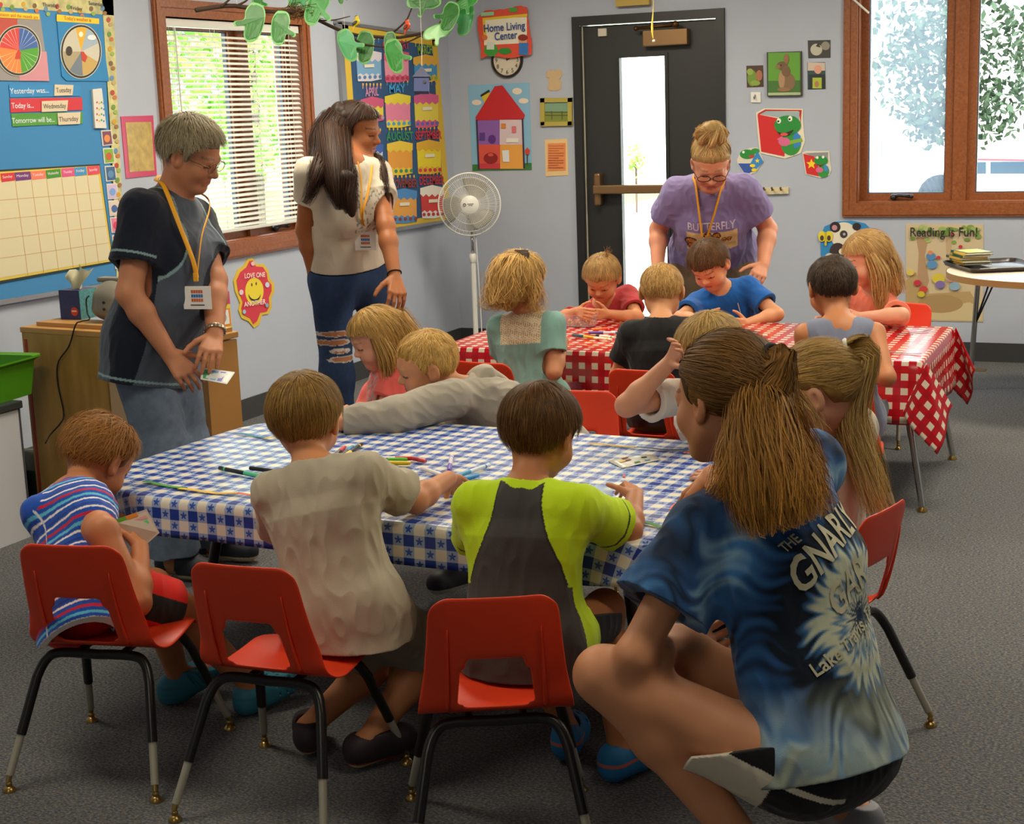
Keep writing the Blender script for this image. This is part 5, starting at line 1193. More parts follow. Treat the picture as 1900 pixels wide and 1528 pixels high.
# 5 --- boy in beige tee
g = PPL['beige'] = person('boy in plain beige tee and grey shorts reaching for markers on the blue table', '#c68458', KID, .0026,
    pelvis=('w', 2.80, -6.47, .415), neck=(588, 872, 1), head=(567, 776, 1), look=(22, 12, 2), body=20, size=1.06,
    armR=[(770, 928, 1), (832, 888, 1)], armL=[('o', .2, .75, -.6), ('o', -.5, .8, .1)], handR=dict(tip=(856, 905, 1), thumb=(-.5, -.3, -.5), curl=.5),
    legR=[(800, 1215, 1), (683, 1372, -1), (.75, .6)], legL=[(720, 1215, 1), (572, 1348, -1), (-.3, .9)], shr=(.0, .0))
shirt(g, solid('#b3a893', .03, 9), .72, .012, -.105, 1.2, .016, .009)
bottoms(g, solid('#8b877a', .08), (.8, .8), .012, .012, wr=.007)
hair(g, '#8c6731', 'short', .055, '#ad8844', 5200, .20, [(-.6, -.34), (-.3, -.30), (-.16, -.14), (-.10, .05), (.02, .06), (.06, -.06), (.12, -.02), (.2, .2), (.6, .24)], (0, -.25, .45), .0021, .16, jit=.16, grav=.9)
necklace(g)
for a in (g.lL, g.lR): shoe(g, a, 'sneaker', '#2c1f26', '#b3261f', '#c8b98c')
# 6 --- boy in lime and grey tee
g = PPL['lime'] = person('boy in grey and lime green tee at the near side of the table', '#bb7a4e', KID, .0026,
    pelvis=('w', 3.30, -6.50, .405), neck=(978, 895, 1), head=(1003, 800, 1), look=(34, 20, 3), body=16, size=1.04,
    armR=[(1166, 985, 1), (1178, 922, 1)], armL=[('o', .2, .7, -.6), (1040, 890, 1)], handR=dict(tip=(1172, 893, 1), thumb=(-.7, .1, .4), curl=.95), handL=dict(tip=(1088, 890, 1), thumb=(.0, -.6, .6), curl=.5),
    legR=[('o', .2, 1, -.02), ('w', 3.46, -6.30, .075), (.45, .9)], legL=[('o', .1, 1, -.05), ('w', 3.29, -6.22, .075), (-.1, 1)], shr=(.0, .0))
def cf(X):
    q = tl(g, X); L = np.linalg.norm(g.N-g.Pv); cc = np.tile(np.array(hx('#464441')), (len(X), 1)); lime = hx('#c6e620')
    d = L-q[:, 2]; ax = np.abs(q[:, 0]); edge = .052+.30*d*np.clip(d/.16, .15, 1.0)**.7
    m = (ax > edge) & (d < .215); put(cc, m, lime); side = (ax > .083) & (d >= .19) & (q[:, 0] > 0); put(cc, side & (q[:, 1] > -.035), lime)
    put(cc, (np.abs(ax-edge) < .0025) & (d < .21), '#33332e'); put(cc, np.linalg.norm(X-g.N-g.Rb[2]*.01, axis=1) < .066, lime)
    for a in (g.aR, g.aL):
        d_ = nrm(a[1]-a[0]); s_ = (X-a[0])@d_; near = (np.linalg.norm(X-a[0]-s_[:, None]*d_, axis=1) < .062) & (s_ > .035); put(cc, near, lime); put(cc, near & (np.abs(s_-.125) < .0028), '#33402a')
    return cc
shirt(g, cf, .74, .012, -.14, 1.18, .018, .007)
bottoms(g, solid('#1f2126', .1), (.8, .8), .012, .012, wr=.006)
hair(g, '#5c3d1c', 'short', .055, '#7d5728', 5200, .22, [(-.6, -.34), (-.3, -.30), (-.16, -.16), (-.10, .05), (.02, .06), (.06, -.06), (.12, -.02), (.2, .2), (.6, .24)], (-.04, -.22, .46), .0022, .14, jit=.16, grav=.9)
necklace(g)
for a in (g.lL, g.lR): shoe(g, a, 'clog', '#1f79b4', '#1b6ba2', '#d0674a', 'clog')
# 7 --- girl in coral
g = PPL['pink'] = person('blond girl in a coral top behind the boy in the grey hoodie', '#d59a7c', KID, .0032,
    pelvis=('w', 2.16, -4.90, .42), neck=(722, 690, 1), head=(697, 627, -1), look=(-104, 20, 0), body=-125, size=1.0,
    armR=[('o', .05, .55, -.75), ('o', -.2, .9, .1)], armL=[('o', .05, .5, -.8), ('o', -.2, .9, .1)], brow='#a07a4a')
def cf(X):
    q = tl(g, X); cc = np.tile(np.array(hx('#ec6a62')), (len(X), 1)); put(cc, (q[:, 1] > .03) & (np.abs(q[:, 0]) < .05) & (q[:, 2] > .12) & (sn(X, 40) > .1), '#b9a0a0'); return cc
shirt(g, cf, .7, .012, -.09, 1.2, .014, .006)
bottoms(g, '#6b6f80', (.8, .8), .012, .012)
hair(g, '#b98d45', 'long', .05, '#d0b075', 3000, .34, [(-.6, -.42), (-.2, -.40), (.0, -.35), (.05, -.05), (.12, .10), (.2, .2), (.6, .27)], (.1, .0, .49), .0024, .1, jit=.14, vols=[([g.T(-.27, -.1, .05), g.T(-.33, -.04, -.35), g.T(-.26, .05, -.70)], [.03, .035, .014]), ([g.T(0, -.34, .1), g.T(0, -.42, -.35), g.T(0, -.36, -.6)], [.06, .07, .03]), ([g.T(.27, -.1, .05), g.T(.33, -.0, -.35), g.T(.26, .08, -.7)], [.03, .035, .014])],
     locks=[([g.T(s*.3, .02, .1), g.T(s*.37, .0, -.3), g.T(s*.33, .12, -.75), g.T(s*.26, .2, -1.05)], [.03, .045, .03, .012], 260, .0024, .012) for s in (-1, 1)]+[([g.T(0, -.36, .2), g.T(0, -.46, -.3), g.T(0, -.4, -.7)], [.07, .08, .05], 400, .0026, .01)])
# 8 --- boy in grey hoodie leaning on the table
g = PPL['hoodie'] = person('blond boy in grey hoodie leaning his arm on the blue table', '#cf8f68', KID, .0030,
    pelvis=('w', 2.70, -4.88, .44), neck=(826, 692, -1), head=(742, 650, -1), look=(-100, 12, -4), body=-128, size=1.08, lean=False, shL=(838, 738, -1),
    armL=[(735, 772, -1), (630, 785, 1)], armR=[('o', .2, .6, -.6), (905, 790, -1)], handL=dict(tip=(630, 790, 1), thumb=(0, .6, .5)), handR=dict(tip=(870, 800, -1)), brow='#c5a060')
shirt(g, solid('#a29a8c', .05, 5), .98, .016, -.06, 1.25, .02, .008, name='hoodie', long_=True)
Rr = g.Rb; n0 = g.N-Rr[1]*.055-Rr[2]*.012
def hp_post(X, d): return np.maximum(d, -pd(ell(g.N+Rr[2]*.055+Rr[1]*.012, (.062, .06, .06), Rr), X))
garment(g, 'hood', [ell(n0, (.105, .05, .05), Rr, .03), cone(n0+Rr[0]*.085+Rr[1]*.02, g.N+Rr[1]*.06+Rr[0]*.05-Rr[2]*.02, .028, .02, .03), cone(n0-Rr[0]*.085+Rr[1]*.02, g.N+Rr[1]*.06-Rr[0]*.05-Rr[2]*.02, .028, .02, .03), ell(n0-Rr[1]*.03-Rr[2]*.06, (.085, .035, .075), Rr, .03)], solid('#a89f90', .05), hp_post, wr=.006)
bottoms(g, '#4a3c34', (.9, .9), .012, .012)
hair(g, '#d0a04c', 'buzz', .035, '#e3c584', 5200, .11, [(-.6, -.30), (-.3, -.26), (-.16, -.16), (-.10, .04), (.02, .05), (.06, -.06), (.12, .02), (.2, .2), (.6, .24)], (0, -.15, .47), .0020, .45, jit=.25)
# 9 --- child in white tee, arm raised
g = PPL['white'] = person('child in white speckled tee with one hand raised to the head', '#cf9270', KID, .0032,
    pelvis=('w', 3.36, -4.93, .42), neck=(1322, 728, -1), head=(1316, 658, -1), look=(-150, 22, 0), body=-160, size=1.08,
    armR=[(1163, 752, -1), (1243, 672, -1)], armL=[('o', .1, .6, -.7), ('o', -.3, .9, .1)], handR=dict(tip=(1268, 630, -1), thumb=(.3, -.4, -.6), curl=.75), shR=(1248, 735, -1))
def cf(X): cc = np.tile(np.array(hx('#dcd5c8')), (len(X), 1)); put(cc, sn(X, 30, 4) > .95, '#34363c'); return cc
shirt(g, cf, .52, .010, -.09, 1.2, .02, .005)
bottoms(g, '#5b6273', (.8, .8), .012, .012)
hair(g, '#b58e4a', 'short', .06, '#cbb07a', 4200, .26, None, (0, -.2, .47), .0022, .2, jit=.2)
# 10 --- girl with ponytail, cream top
g = PPL['pony'] = person('girl with long blond ponytail and cream top at the right end of the blue table', '#d19a7a', KID, .0028,
    pelvis=('w', 3.80, -5.66, .415), neck=(1545, 792, -1), head=(1512, 722, -1), look=(-84, 16, -4), body=-62, size=1.10,
    armL=[('o', -.1, .5, -.8), ('o', -.2, .9, .1)], armR=[('o', .05, .5, -.8), ('o', -.2, .9, .1)])
def cf(X): q = tl(g, X); cc = np.tile(np.array(hx('#d6cab6')), (len(X), 1))*(1+.04*sn(X, 8)[:, None]); return cc
shirt(g, cf, .6, .012, -.16, .95, .014, .006)
bottoms(g, solid('#b98a7e', .05), (.9, .9), .012, .012)
tail = [g.T(.05, -.44, .33), g.T(.1, -.60, .22), J(1578, 760, dep(g.hc)+.02), J(1602, 850, dep(g.hc)+.03), J(1632, 950, dep(g.hc)+.03)]
hair(g, '#b08944', 'pony', .03, '#c9a970', 4200, .34, [(-.6, -.28), (-.3, -.24), (-.18, -.12), (-.12, .08), (.02, .10), (.10, .12), (.16, .14), (.3, .22), (.6, .26)], (0, .5, .2), .0022, .04, jit=.12, grav=-.3, vols=[(tail[1:4], [.022, .028, .016])], endc='#d8b878', locks=[(tail, [.022, .04, .045, .04, .03], 900, .0022, .016), ([g.T(-.28, .2, .2), g.T(-.37, .06, -.1), g.T(-.36, -.02, -.4)], [.012, .02, .014], 60, .002, .01)])
b = MB(); b.tube([g.T(.05, -.44, .33)+(g.Rh[0]*math.cos(t)+g.Rh[2]*math.sin(t))*.022 for t in np.linspace(0, 6.283, 16)], .006, 6, cap=False); b.build('hair_tie', CORD, g.body, smooth=True, org=g.org)
# 11 --- helper in tie-dye
g = PPL['helper'] = person('squatting helper in blue tie-dye tee with a brown ponytail, at the front right corner', '#cf8e66', ADU, .0030,
    pelvis=('w', 4.04, -6.69, .315), tl=1.12, neck=(1428, 856, -1), head=(1322, 706, 1), look=(-48, 10, 4), body=-52, size=1.0, fat=.94, dims=dict(hh=.252),
    shL=(1302, 985, -1), shR=(1500, 862, 1), armL=[(1178, 1215, -1), (1285, 1200, 1)], armR=[('o', .0, .8, -.6), (1322, 880, 1)], handR=dict(tip=(1270, 922, 1), thumb=(-.5, -.5, -.2), curl=[.25, .6, .7, .8]), handL=dict(tip=(1340, 1190, 1), curl=.6),
    legL=[(1112, 1248, 1), ('w', *hit(1425, 1620, 2, .09)), (-.2, 1)], legR=[(1215, 1195, 1), ('w', 4.05, -6.45, .09), (.1, 1)], brow='#5d4528', hipw=.10)
CT = g.Pv+g.Rb[2]*.27-g.Rb[1]*.11+g.Rb[0]*.055
def tie(X):
    q = (X-CT)@g.Rb.T; x = q[:, 0]; z = q[:, 2]; r = np.sqrt(x*x+z*z+.25*np.maximum(q[:, 1], 0)**2); th = np.arctan2(z, x); n1 = sn(X, 5, 2); st = np.sin(th*23+7*n1+r*20)*.5+np.sin(th*41+9*n1)*.45
    v = r+.024*st+.012*n1; cc = np.zeros((len(X), 3)); stops = [(0, '#1a2a40'), (.025, '#24405e'), (.04, '#d2d2b2'), (.075, '#4c7ba6'), (.095, '#cfd0b4'), (.125, '#c6cdb2'), (.14, '#3f6f9e'), (.155, '#16202e'), (.205, '#18222f'), (.235, '#2b5488'), (.27, '#3f78b4'), (.30, '#7fa6c4'), (.33, '#2b5284'), (.37, '#18253a'), (.41, '#2a517f'), (.46, '#4b82ba'), (.6, '#4f86bd')]
    xs = [s_[0] for s_ in stops]; cl = np.array([hx(s_[1]) for s_ in stops])
    for i in range(3): cc[:, i] = np.interp(v, xs, cl[:, i])
    low = np.clip((.02-z-.12)/.12, 0, 1)*(.6+.4*np.clip(st, -1, 1)); pal = np.array(hx('#c3cdb6')); return cc*(1-.75*low[:, None])+pal*.75*low[:, None]
shirt(g, tie, .62, .013, -.02, 1.1, .03, .007)
g.shirt_prims = g.last
def cf(X):
    cc = np.tile(np.array(hx('#17161b')), (len(X), 1)); a = g.lL; d_ = nrm(a[1]-a[0]); s_ = (X-a[0])@d_; q = tl(g, X); v_ = X-a[0]-s_[:, None]*d_; th_ = np.abs(v_@g.Rb[0]+.085); lat = v_@g.Rb[0]
    near = lat < -.03; put(cc, near & (s_ > .085) & (v_@np.cross(d_, g.Rb[0])*0 == 0) & (s_ < .27) & (np.abs(v_[:, 2]+.03) < .055) & False, '#ffffff')
    up_ = v_[:, 2]; put(cc, near & (up_ < -.005) & (s_ > .03), '#cfc6b2'); put(cc, near & (np.abs(up_-.0) < .006), '#d9d0bc'); put(cc, near & (s_ > .232) & (s_ < .243), '#d9d0bc'); return cc
bottoms(g, cf, (.46, .46), .012, .008, wr=.006)
tail = [g.T(.05, -.50, .30), g.T(.06, -.60, .26), J(1418, 725, dep(g.hc)-.08), J(1422, 830, dep(g.hc)-.16), J(1440, 905, dep(g.hc)-.20), J(1462, 968, dep(g.hc)-.20)]
hair(g, '#694824', 'pony', .035, '#9a6d30', 7000, .42, [(-.6, -.32), (-.3, -.28), (-.16, -.14), (-.08, .05), (.02, .06), (.07, -.05), (.12, .05), (.2, .2), (.6, .27)], (0, .45, .3), .0022, .03, jit=.10, grav=-.3, vols=[(tail[1:5], [.02, .04, .05, .04])], endc='#b57f36', locks=[(tail, [.018, .03, .055, .075, .085, .08], 3600, .0026, .022), ([tail[0], tail[1], J(1388, 760, dep(g.hc)-.11), J(1362, 850, dep(g.hc)-.16), J(1335, 925, dep(g.hc)-.18)], [.012, .02, .030, .034, .022], 500, .0026, .016), ([tail[0], tail[1], J(1455, 760, dep(g.hc)-.08), J(1492, 850, dep(g.hc)-.13), J(1512, 930, dep(g.hc)-.16)], [.012, .022, .032, .036, .026], 500, .0026, .016)])
b = MB(); c0 = g.T(.05, -.505, .30); b.tube([c0+(g.Rh[0]*math.cos(t)+g.Rh[2]*math.sin(t))*.025 for t in np.linspace(0, 6.283, 16)], .006, 6, cap=False); b.build('hair_tie', mat('black_band', '#19171a', .7), g.body, smooth=True, org=g.org)
for a in (g.lL, g.lR): shoe(g, a, 'sneaker', '#8a8a90', '#ddd8d0', '#ddd8d0')
for txt, x, z, w, hh_, rot, ar in (('THE', -.10, .43, .042, .018, .45, 0), ('GNARLY', .02, .385, .27, .064, .42, .35), ('GAR', .04, .30, .14, .064, .42, .1), ('Lake Travis, Texas', .03, .225, .27, .028, .42, 0)): lettering(g, txt, g.Pv+g.Rb[0]*x+g.Rb[2]*z, w, hh_, rot, ar)
# 12 --- girl in teal
g = PPL['teal'] = person('girl with tousled blond hair and teal top with patterned yoke at the red table', '#c98c66', KID, .0032,
    pelvis=('w', 2.18, -3.83, .42), neck=(975, 585, 1), head=(965, 518, 1), look=(32, 14, 0), body=22, size=1.02,
    armR=[(1028, 690, -1), (1046, 632, 1)], armL=[('o', .05, .3, -.9), ('o', -.2, .9, .2)], handR=dict(tip=(1026, 612, 1), thumb=(-.5, .2, .7), curl=.7))
def cf(X):
    q = tl(g, X); L = np.linalg.norm(g.N-g.Pv); cc = np.tile(np.array(hx('#7ea79f')), (len(X), 1))*(1+.06*sn(X, 8)[:, None]); m = (L-q[:, 2] < .105) & (np.abs(q[:, 0]) < .092); put(cc, m, '#d8c9aa')
    hxg = (np.sin(q[:, 0]*330)*np.sin(q[:, 2]*330+np.sin(q[:, 0]*165)*1.5)); put(cc, m & (np.abs(hxg) < .12), '#9a7a5c'); return cc
shirt(g, cf, .58, .011, -.12, 1.2, .014, .006)
bottoms(g, '#7b3340', (.8, .8), .012, .012)
tail = [g.T(.12, -.42, .30), g.T(.1, -.58, .1), g.T(.0, -.55, -.3), g.T(-.05, -.5, -.62)]
hair(g, '#bb914c', 'messy', .06, '#dcb877', 4200, .42, [(-.6, -.40), (-.2, -.36), (-.05, -.30), (.02, -.2), (.06, .0), (.12, .06), (.2, .2), (.6, .25)], (.1, -.25, .46), .0026, .3, jit=.35, vols=[([g.T(0, -.33, .1), g.T(0, -.4, -.25), g.T(0, -.36, -.45)], [.06, .065, .04])],
     locks=[(tail, [.03, .05, .05, .02], 420, .0026, .03), ([g.T(-.3, -.15, .1), g.T(-.42, -.2, -.3), g.T(-.42, -.25, -.62)], [.03, .05, .03], 240, .0024, .03), ([g.T(.3, -.15, .1), g.T(.40, -.1, -.3), g.T(.38, -.05, -.6)], [.03, .05, .03], 240, .0024, .03), ([g.T(0, -.4, .3), g.T(0, -.52, -.1), g.T(.05, -.48, -.5)], [.07, .09, .06], 420, .0026, .03)])
b = MB(); b.box(g.T(.12, -.25, .50), (.06, .02, .022), R=g.Rh.T, bev=.006); b.box(g.T(.23, -.28, .44), (.035, .018, .03), R=g.Rh.T, bev=.006); b.build('hair_bow', mat('bow_brown', '#4a3c30', .8), g.body, org=g.org)
# 13 --- boy in red
g = PPL['red'] = person('boy in red tee looking down on the far side of the red table', '#c9895f', KID, .0034,
    pelvis=('w', 2.10, -2.42, .44), neck=(1120, 560, -1), head=(1117, 516, -1), look=(-163, 34, -2), body=178, size=1.0,
    armR=[(1042, 590, -1), (1072, 577, -1)], armL=[(1183, 590, -1), (1128, 582, -1)], handR=dict(tip=(1090, 584, -1), thumb=(.3, -.3, .6), curl=.6), handL=dict(tip=(1098, 584, -1), thumb=(-.3, -.3, .6), curl=.6))
shirt(g, solid('#b03a3e', .06), .62, .010, -.09, 1.25, .014, .005)
bottoms(g, '#4a4a52', (.8, .8), .012, .012); necklace(g, .05)
hair(g, '#a88045', 'short', .05, '#c0a070', 3200, .22, [(-.6, -.26), (-.3, -.22), (-.12, -.1), (-.06, .05), (.02, .06), (.06, -.04), (.12, .02), (.17, .13), (.26, .19), (.6, .19)], (0, -.2, .47), .0024, .2, jit=.2,
     locks=[([g.T(-.12, -.2, .44), g.T(-.14, -.2, .56), g.T(-.2, -.16, .68)], [.01, .012, .02], 40, .002, .01)])
# 14 --- boy in black
g = PPL['black'] = person('boy with cropped blond hair in a black tee at the red table', '#d09468', KID, .0032,
    pelvis=('w', 2.79, -3.90, .42), neck=(1226, 590, 1), head=(1228, 541, 1), look=(4, 24, 0), body=6, size=1.02,
    armL=[('o', .35, .35, -.85), ('o', -.3, .9, .15)], armR=[('o', .35, .35, -.85), ('o', -.3, .9, .15)])
shirt(g, solid('#1b1b1d', .1), .6, .011, -.06, 1.15, .014, .006)
bottoms(g, solid('#1f6b2c', .1), (.8, .8), .014, .012)
hair(g, '#c69650', 'buzz', .03, '#dcbd85', 4200, .10, [(-.6, -.30), (-.3, -.27), (-.16, -.16), (-.10, .04), (.02, .05), (.06, -.04), (.12, .02), (.2, .2), (.6, .24)], (0, -.2, .46), .0022, .4, jit=.25)
# 15 --- boy in blue
g = PPL['blue'] = person('boy in bright blue tee in front of the woman in lavender', '#d3976f', KID, .0034,
    pelvis=('w', 2.66, -2.38, .44), neck=(1338, 538, -1), head=(1316, 492, -1), look=(-158, 36, 8), body=176, size=1.06,
    armR=[(1262, 590, -1), (1310, 596, -1)], armL=[(1441, 583, -1), (1385, 600, -1)], handR=dict(tip=(1335, 598, -1), thumb=(.3, -.3, .6), curl=.6), handL=dict(tip=(1358, 602, -1), thumb=(-.3, -.3, .6), curl=.6), brow='#4a3522')
def cf(X):
    q = tl(g, X); cc = np.tile(np.array(hx('#1f62b4')), (len(X), 1))*(1+.05*sn(X, 8)[:, None]); L = np.linalg.norm(g.N-g.Pv); x = q[:, 0]-.01; z = q[:, 2]-L*.56; f_ = q[:, 1] > .03
    put(cc, f_ & (np.abs(x) < .05) & (np.abs(z) < .012+np.abs(x)*.6) & (z > -.02), '#6d4f86'); put(cc, f_ & (np.hypot(x/1.6, z+.035) < .022), '#cfd2d8'); put(cc, f_ & (np.abs(np.hypot(x/1.6, z+.035)-.022) < .004), '#262634'); return cc
shirt(g, cf, .62, .011, -.09, 1.22, .016, .005)
bottoms(g, '#3c4048', (.8, .8), .012, .012)
n0 = g.N+g.Rb[2]*.015
for s in (-1, 1): strap(g, 'neck_cord', [n0-g.Rb[1]*.05, n0+g.Rb[0]*s*.052+g.Rb[1]*.0]+list(on_surface(g.torso(.013), [g.ch+g.Rb[1]*.3+g.Rb[0]*s*.055+g.Rb[2]*.05, g.ch+g.Rb[1]*.3+g.Rb[0]*s*.05-g.Rb[2]*.04, g.wa+g.Rb[1]*.3+g.Rb[0]*s*.03], -g.Rb[1], .008)), .004, CORD, 1, 24)
hair(g, '#573a20', 'short', .055, '#7a5a38', 3600, .22, [(-.6, -.30), (-.3, -.26), (-.16, -.14), (-.08, .05), (.02, .06), (.06, -.05), (.12, .0), (.17, .1), (.26, .16), (.6, .16)], (0, -.2, .47), .0024, .22, jit=.25)
# 16 --- boy in grey-blue tank
g = PPL['tank'] = person('boy with cropped dark hair in a grey-blue sleeveless top at the red table', '#b8784e', KID, .0032,
    pelvis=('w', 3.49, -3.92, .42), neck=(1558, 592, 1), head=(1543, 532, 1), look=(-22, 14, 0), body=0, size=1.08,
    armL=[('o', .1, .4, -.85), ('o', -.3, .9, .15)], armR=[(1645, 700, -1), ('o', -.3, .9, .1)])
shirt(g, solid('#777d92', .06), inf=.009, hem=-.07, neck=1.4, tank=True, name='tank_top', wr=.005)
bottoms(g, '#3a3f4a', (.8, .8), .012, .012); necklace(g, m=mat('tan_cord', '#c8a070', .6))
hair(g, '#3f3126', 'buzz', .03, '#5a483a', 4200, .10, [(-.6, -.31), (-.3, -.28), (-.16, -.16), (-.10, .04), (.02, .05), (.06, -.06), (.12, .02), (.2, .2), (.6, .24)], (0, -.2, .46), .0022, .4, jit=.25)
# 17 --- girl in peach
g = PPL['peach'] = person('girl with straight blond hair in a peach tee at the red table', '#dba283', KID, .0034,
    pelvis=('w', 3.30, -2.36, .45), neck=(1625, 540, -1), head=(1607, 478, -1), look=(-112, 18, 0), body=-135, size=1.10,
    armL=[(1672, 585, -1), (1598, 588, 1)], armR=[('o', .05, .4, -.9), (1530, 592, -1)], handL=dict(tip=(1560, 598, -1), thumb=(0, .4, .7), curl=.5), handR=dict(tip=(1500, 600, -1), thumb=(.3, -.3, .6), curl=.5))
shirt(g, solid('#ef8a70', .05), .5, .011, -.09, 1.2, .014, .006)
bottoms(g, '#8a8f9c', (.8, .8), .012, .012)
sdl = lambda s: [g.T(s*.30, .02, .12), g.T(s*.37, -.02, -.3), g.T(s*.33, .08, -.75), g.T(s*.30, .14, -1.0)]
hair(g, '#b98e52', 'long', .045, '#d9b67c', 3600, .36, [(-.6, -.42), (-.2, -.40), (-.02, -.35), (.03, -.05), (.10, .10), (.2, .2), (.6, .27)], (0, .1, .49), .0024, .06, jit=.1, vols=[([g.T(0, -.28, .1), g.T(0, -.36, -.35), g.T(0, -.36, -.8)], [.05, .055, .03]), (sdl(-1)[:3], [.03, .04, .02]), (sdl(1)[:3], [.03, .04, .02])],
     locks=[(sdl(-1), [.03, .05, .035, .012], 320, .0024, .012), (sdl(1), [.03, .05, .035, .012], 320, .0024, .012), ([g.T(0, -.26, .22), g.T(0, -.36, -.3), g.T(0, -.37, -.9)], [.06, .068, .05], 600, .0026, .01)])
for k_, g in PPL.items():
    if k_ in ('pink', 'hoodie', 'white', 'pony', 'teal', 'red', 'black', 'blue', 'tank', 'peach'):
        for a in (g.lL, g.lR): shoe(g, a, 'sneaker', '#34363e', '#d4cec4', '#d4cec4')
# ------------------------------------------------------------------ flat things on the walls: outlines measured in the photograph, laid on the wall at real size
def W3(w, px, py, o=.004):
    if w == 'B': p = hit(px, py, 1, 0.0); return np.array([p[0], -o, p[2]])
    p = hit(px, py, 0, 0.0); return np.array([o, p[1], p[2]])
def wn(w): return np.array([0, -1.0, 0]) if w == 'B' else np.array([1.0, 0, 0])
def flat(w, poly, o, t, name, m, parent=None):
    P = [W3(w, x, y, o) for x, y in poly]; org = np.mean(P, 0) if parent is None else np.array(parent.location)
    ob = MB().prism(P, wn(w)*t).build(name, m, parent, org=org); return ob
def quad(x0, y0, x1, y1, s=0): return [(x0, y0), (x1, y0+s), (x1, y1+s), (x0, y1)]
def circ(cx_, cy_, rx, ry, n=28, a0=0, a1=360): return [(cx_+rx*math.cos(math.radians(a0+(a1-a0)*i/n)), cy_-ry*math.sin(math.radians(a0+(a1-a0)*i/n))) for i in range(n if a1-a0 == 360 else n+1)]
def pm(c, r=.55): return mat('print_'+c, c, r)
def text(w, s, p0, p1, h, c, o, parent, name='lettering', bold=0):
    """line of text whose baseline runs from pixel p0 to p1, capitals h pixels tall"""
    a, b = W3(w, *p0, o), W3(w, *p1, o); up = W3(w, p0[0], p0[1]-h, o); H = np.linalg.norm(up-a)
    cu = bpy.data.curves.new(name, 'FONT'); cu.body = s; cu.extrude = .0003; cu.offset = bold; cu.materials.append(pm(c)); ob = bpy.data.objects.new(name, cu); col.objects.link(ob)
    bpy.context.view_layer.update(); wdt = max(ob.dimensions.x, 1e-3); X = (b-a); L = np.linalg.norm(X); X = X/L; n = wn(w); Z = np.cross(n, X); Z = Z if Z[2] > 0 else -Z
    me = bpy.data.meshes.new_from_object(ob.evaluated_get(bpy.context.evaluated_depsgraph_get())); bpy.data.objects.remove(ob)
    V = np.array([v.co[:] for v in me.vertices]); x0 = V[:, 0].min(); V2 = a+np.outer((V[:, 0]-x0)*L/np.ptp(V[:, 0]), X)+np.outer(V[:, 1]*H/.7, Z)+np.outer(V[:, 2], n)
    V2 = V2-np.array(parent.location); me.vertices.foreach_set('co', V2.astype(np.float32).ravel()); me.update()
    return link(name, me, parent)
def wob(poly, amp=2, n=6, seed=0):
    """wavy outline through the corners"""
    rg = np.random.RandomState(seed); out = []
    for i in range(len(poly)):
        p, q = np.array(poly[i], float), np.array(poly[(i+1) % len(poly)], float); nn = np.array([-(q-p)[1], (q-p)[0]]); nn = nn/(np.linalg.norm(nn)+1e-6)
        for j in range(n): out.append(tuple(p+(q-p)*j/n+nn*amp*math.sin(j/n*6.283*2+rg.rand())*(0 if j == 0 else 1)))
    return out
def lay(w, parent, items, o=.006, st=.0007):
    for i, it in enumerate(items): flat(w, it[1], o+st*i, .0006, it[0], pm(it[2]), parent)
# ---- back wall -----------------------------------------------------------------
s_ = tag(flat('B', wob([(891, 33), (905, 20), (940, 18), (968, 11), (982, 14), (985, 48), (991, 80), (990, 101), (950, 108), (915, 103), (897, 108), (896, 80), (891, 55)], 1.2, 4), .036, .004, 'home_living_sign', pm('#e2523a')), 'Home Living Center sign with red border above the clock', 'sign')
lay('B', s_, [('cream_panel', quad(903, 36, 982, 84, -4), '#ece7cf'), ('yellow_edge', [(900, 34), (983, 26), (983, 31), (905, 38), (908, 74), (903, 76)], '#e9c62a'), ('stove_picture', circ(916, 93, 13, 12), '#3f9a3a'), ('window_picture', quad(908, 78, 922, 92), '#d9e3d2'), ('phone_picture', circ(942, 95, 12, 6), '#2f8f37'), ('child_picture', circ(975, 75, 8, 9), '#d9a07a'), ('child_hair', circ(975, 70, 9, 6), '#8c2f22'), ('child_shirt', quad(968, 80, 985, 102), '#3878c0'), ('leaf_picture', quad(950, 15, 965, 23), '#57a53c'), ('pot_picture', circ(905, 70, 5, 5), '#e07840'), ('book_picture', quad(898, 24, 922, 31, -2), '#9ccf9e')], .0405)
text('B', 'Home Living', (904, 60), (980, 54), 14, '#27468f', .0505, s_, bold=.012); text('B', 'Center', (924, 75), (966, 71), 14, '#27468f', .0505, s_, bold=.012)
p = W3('B', 942, 112, .0); ck = thing('wall_clock', p, 'round dark-rimmed wall clock tucked under the Home Living Center sign', 'clock')
rck = abs(W3('B', 971, 110)[0]-p[0]); RB = np.array([[1, 0, 0], [0, 0, -1], [0, 1, 0]]).T   # local z -> -y
RB = np.array([[1, 0, 0], [0, 0, 1], [0, -1, 0]]).T
MB().lathe([(rck, 0), (rck, .02), (rck*.93, .03), (rck*.86, .02), (rck*.86, .012)], (0, 0, 0), 40, RB).build('rim', mat('clock_rim', '#2a1c18', .35), ck, smooth=True, angle=40)
MB().lathe([(rck*.87, .010), (rck*.87, .013)], (0, 0, 0), 40, RB).build('clock_face', mat('clock_cream', '#d8cfb8', .6), ck)
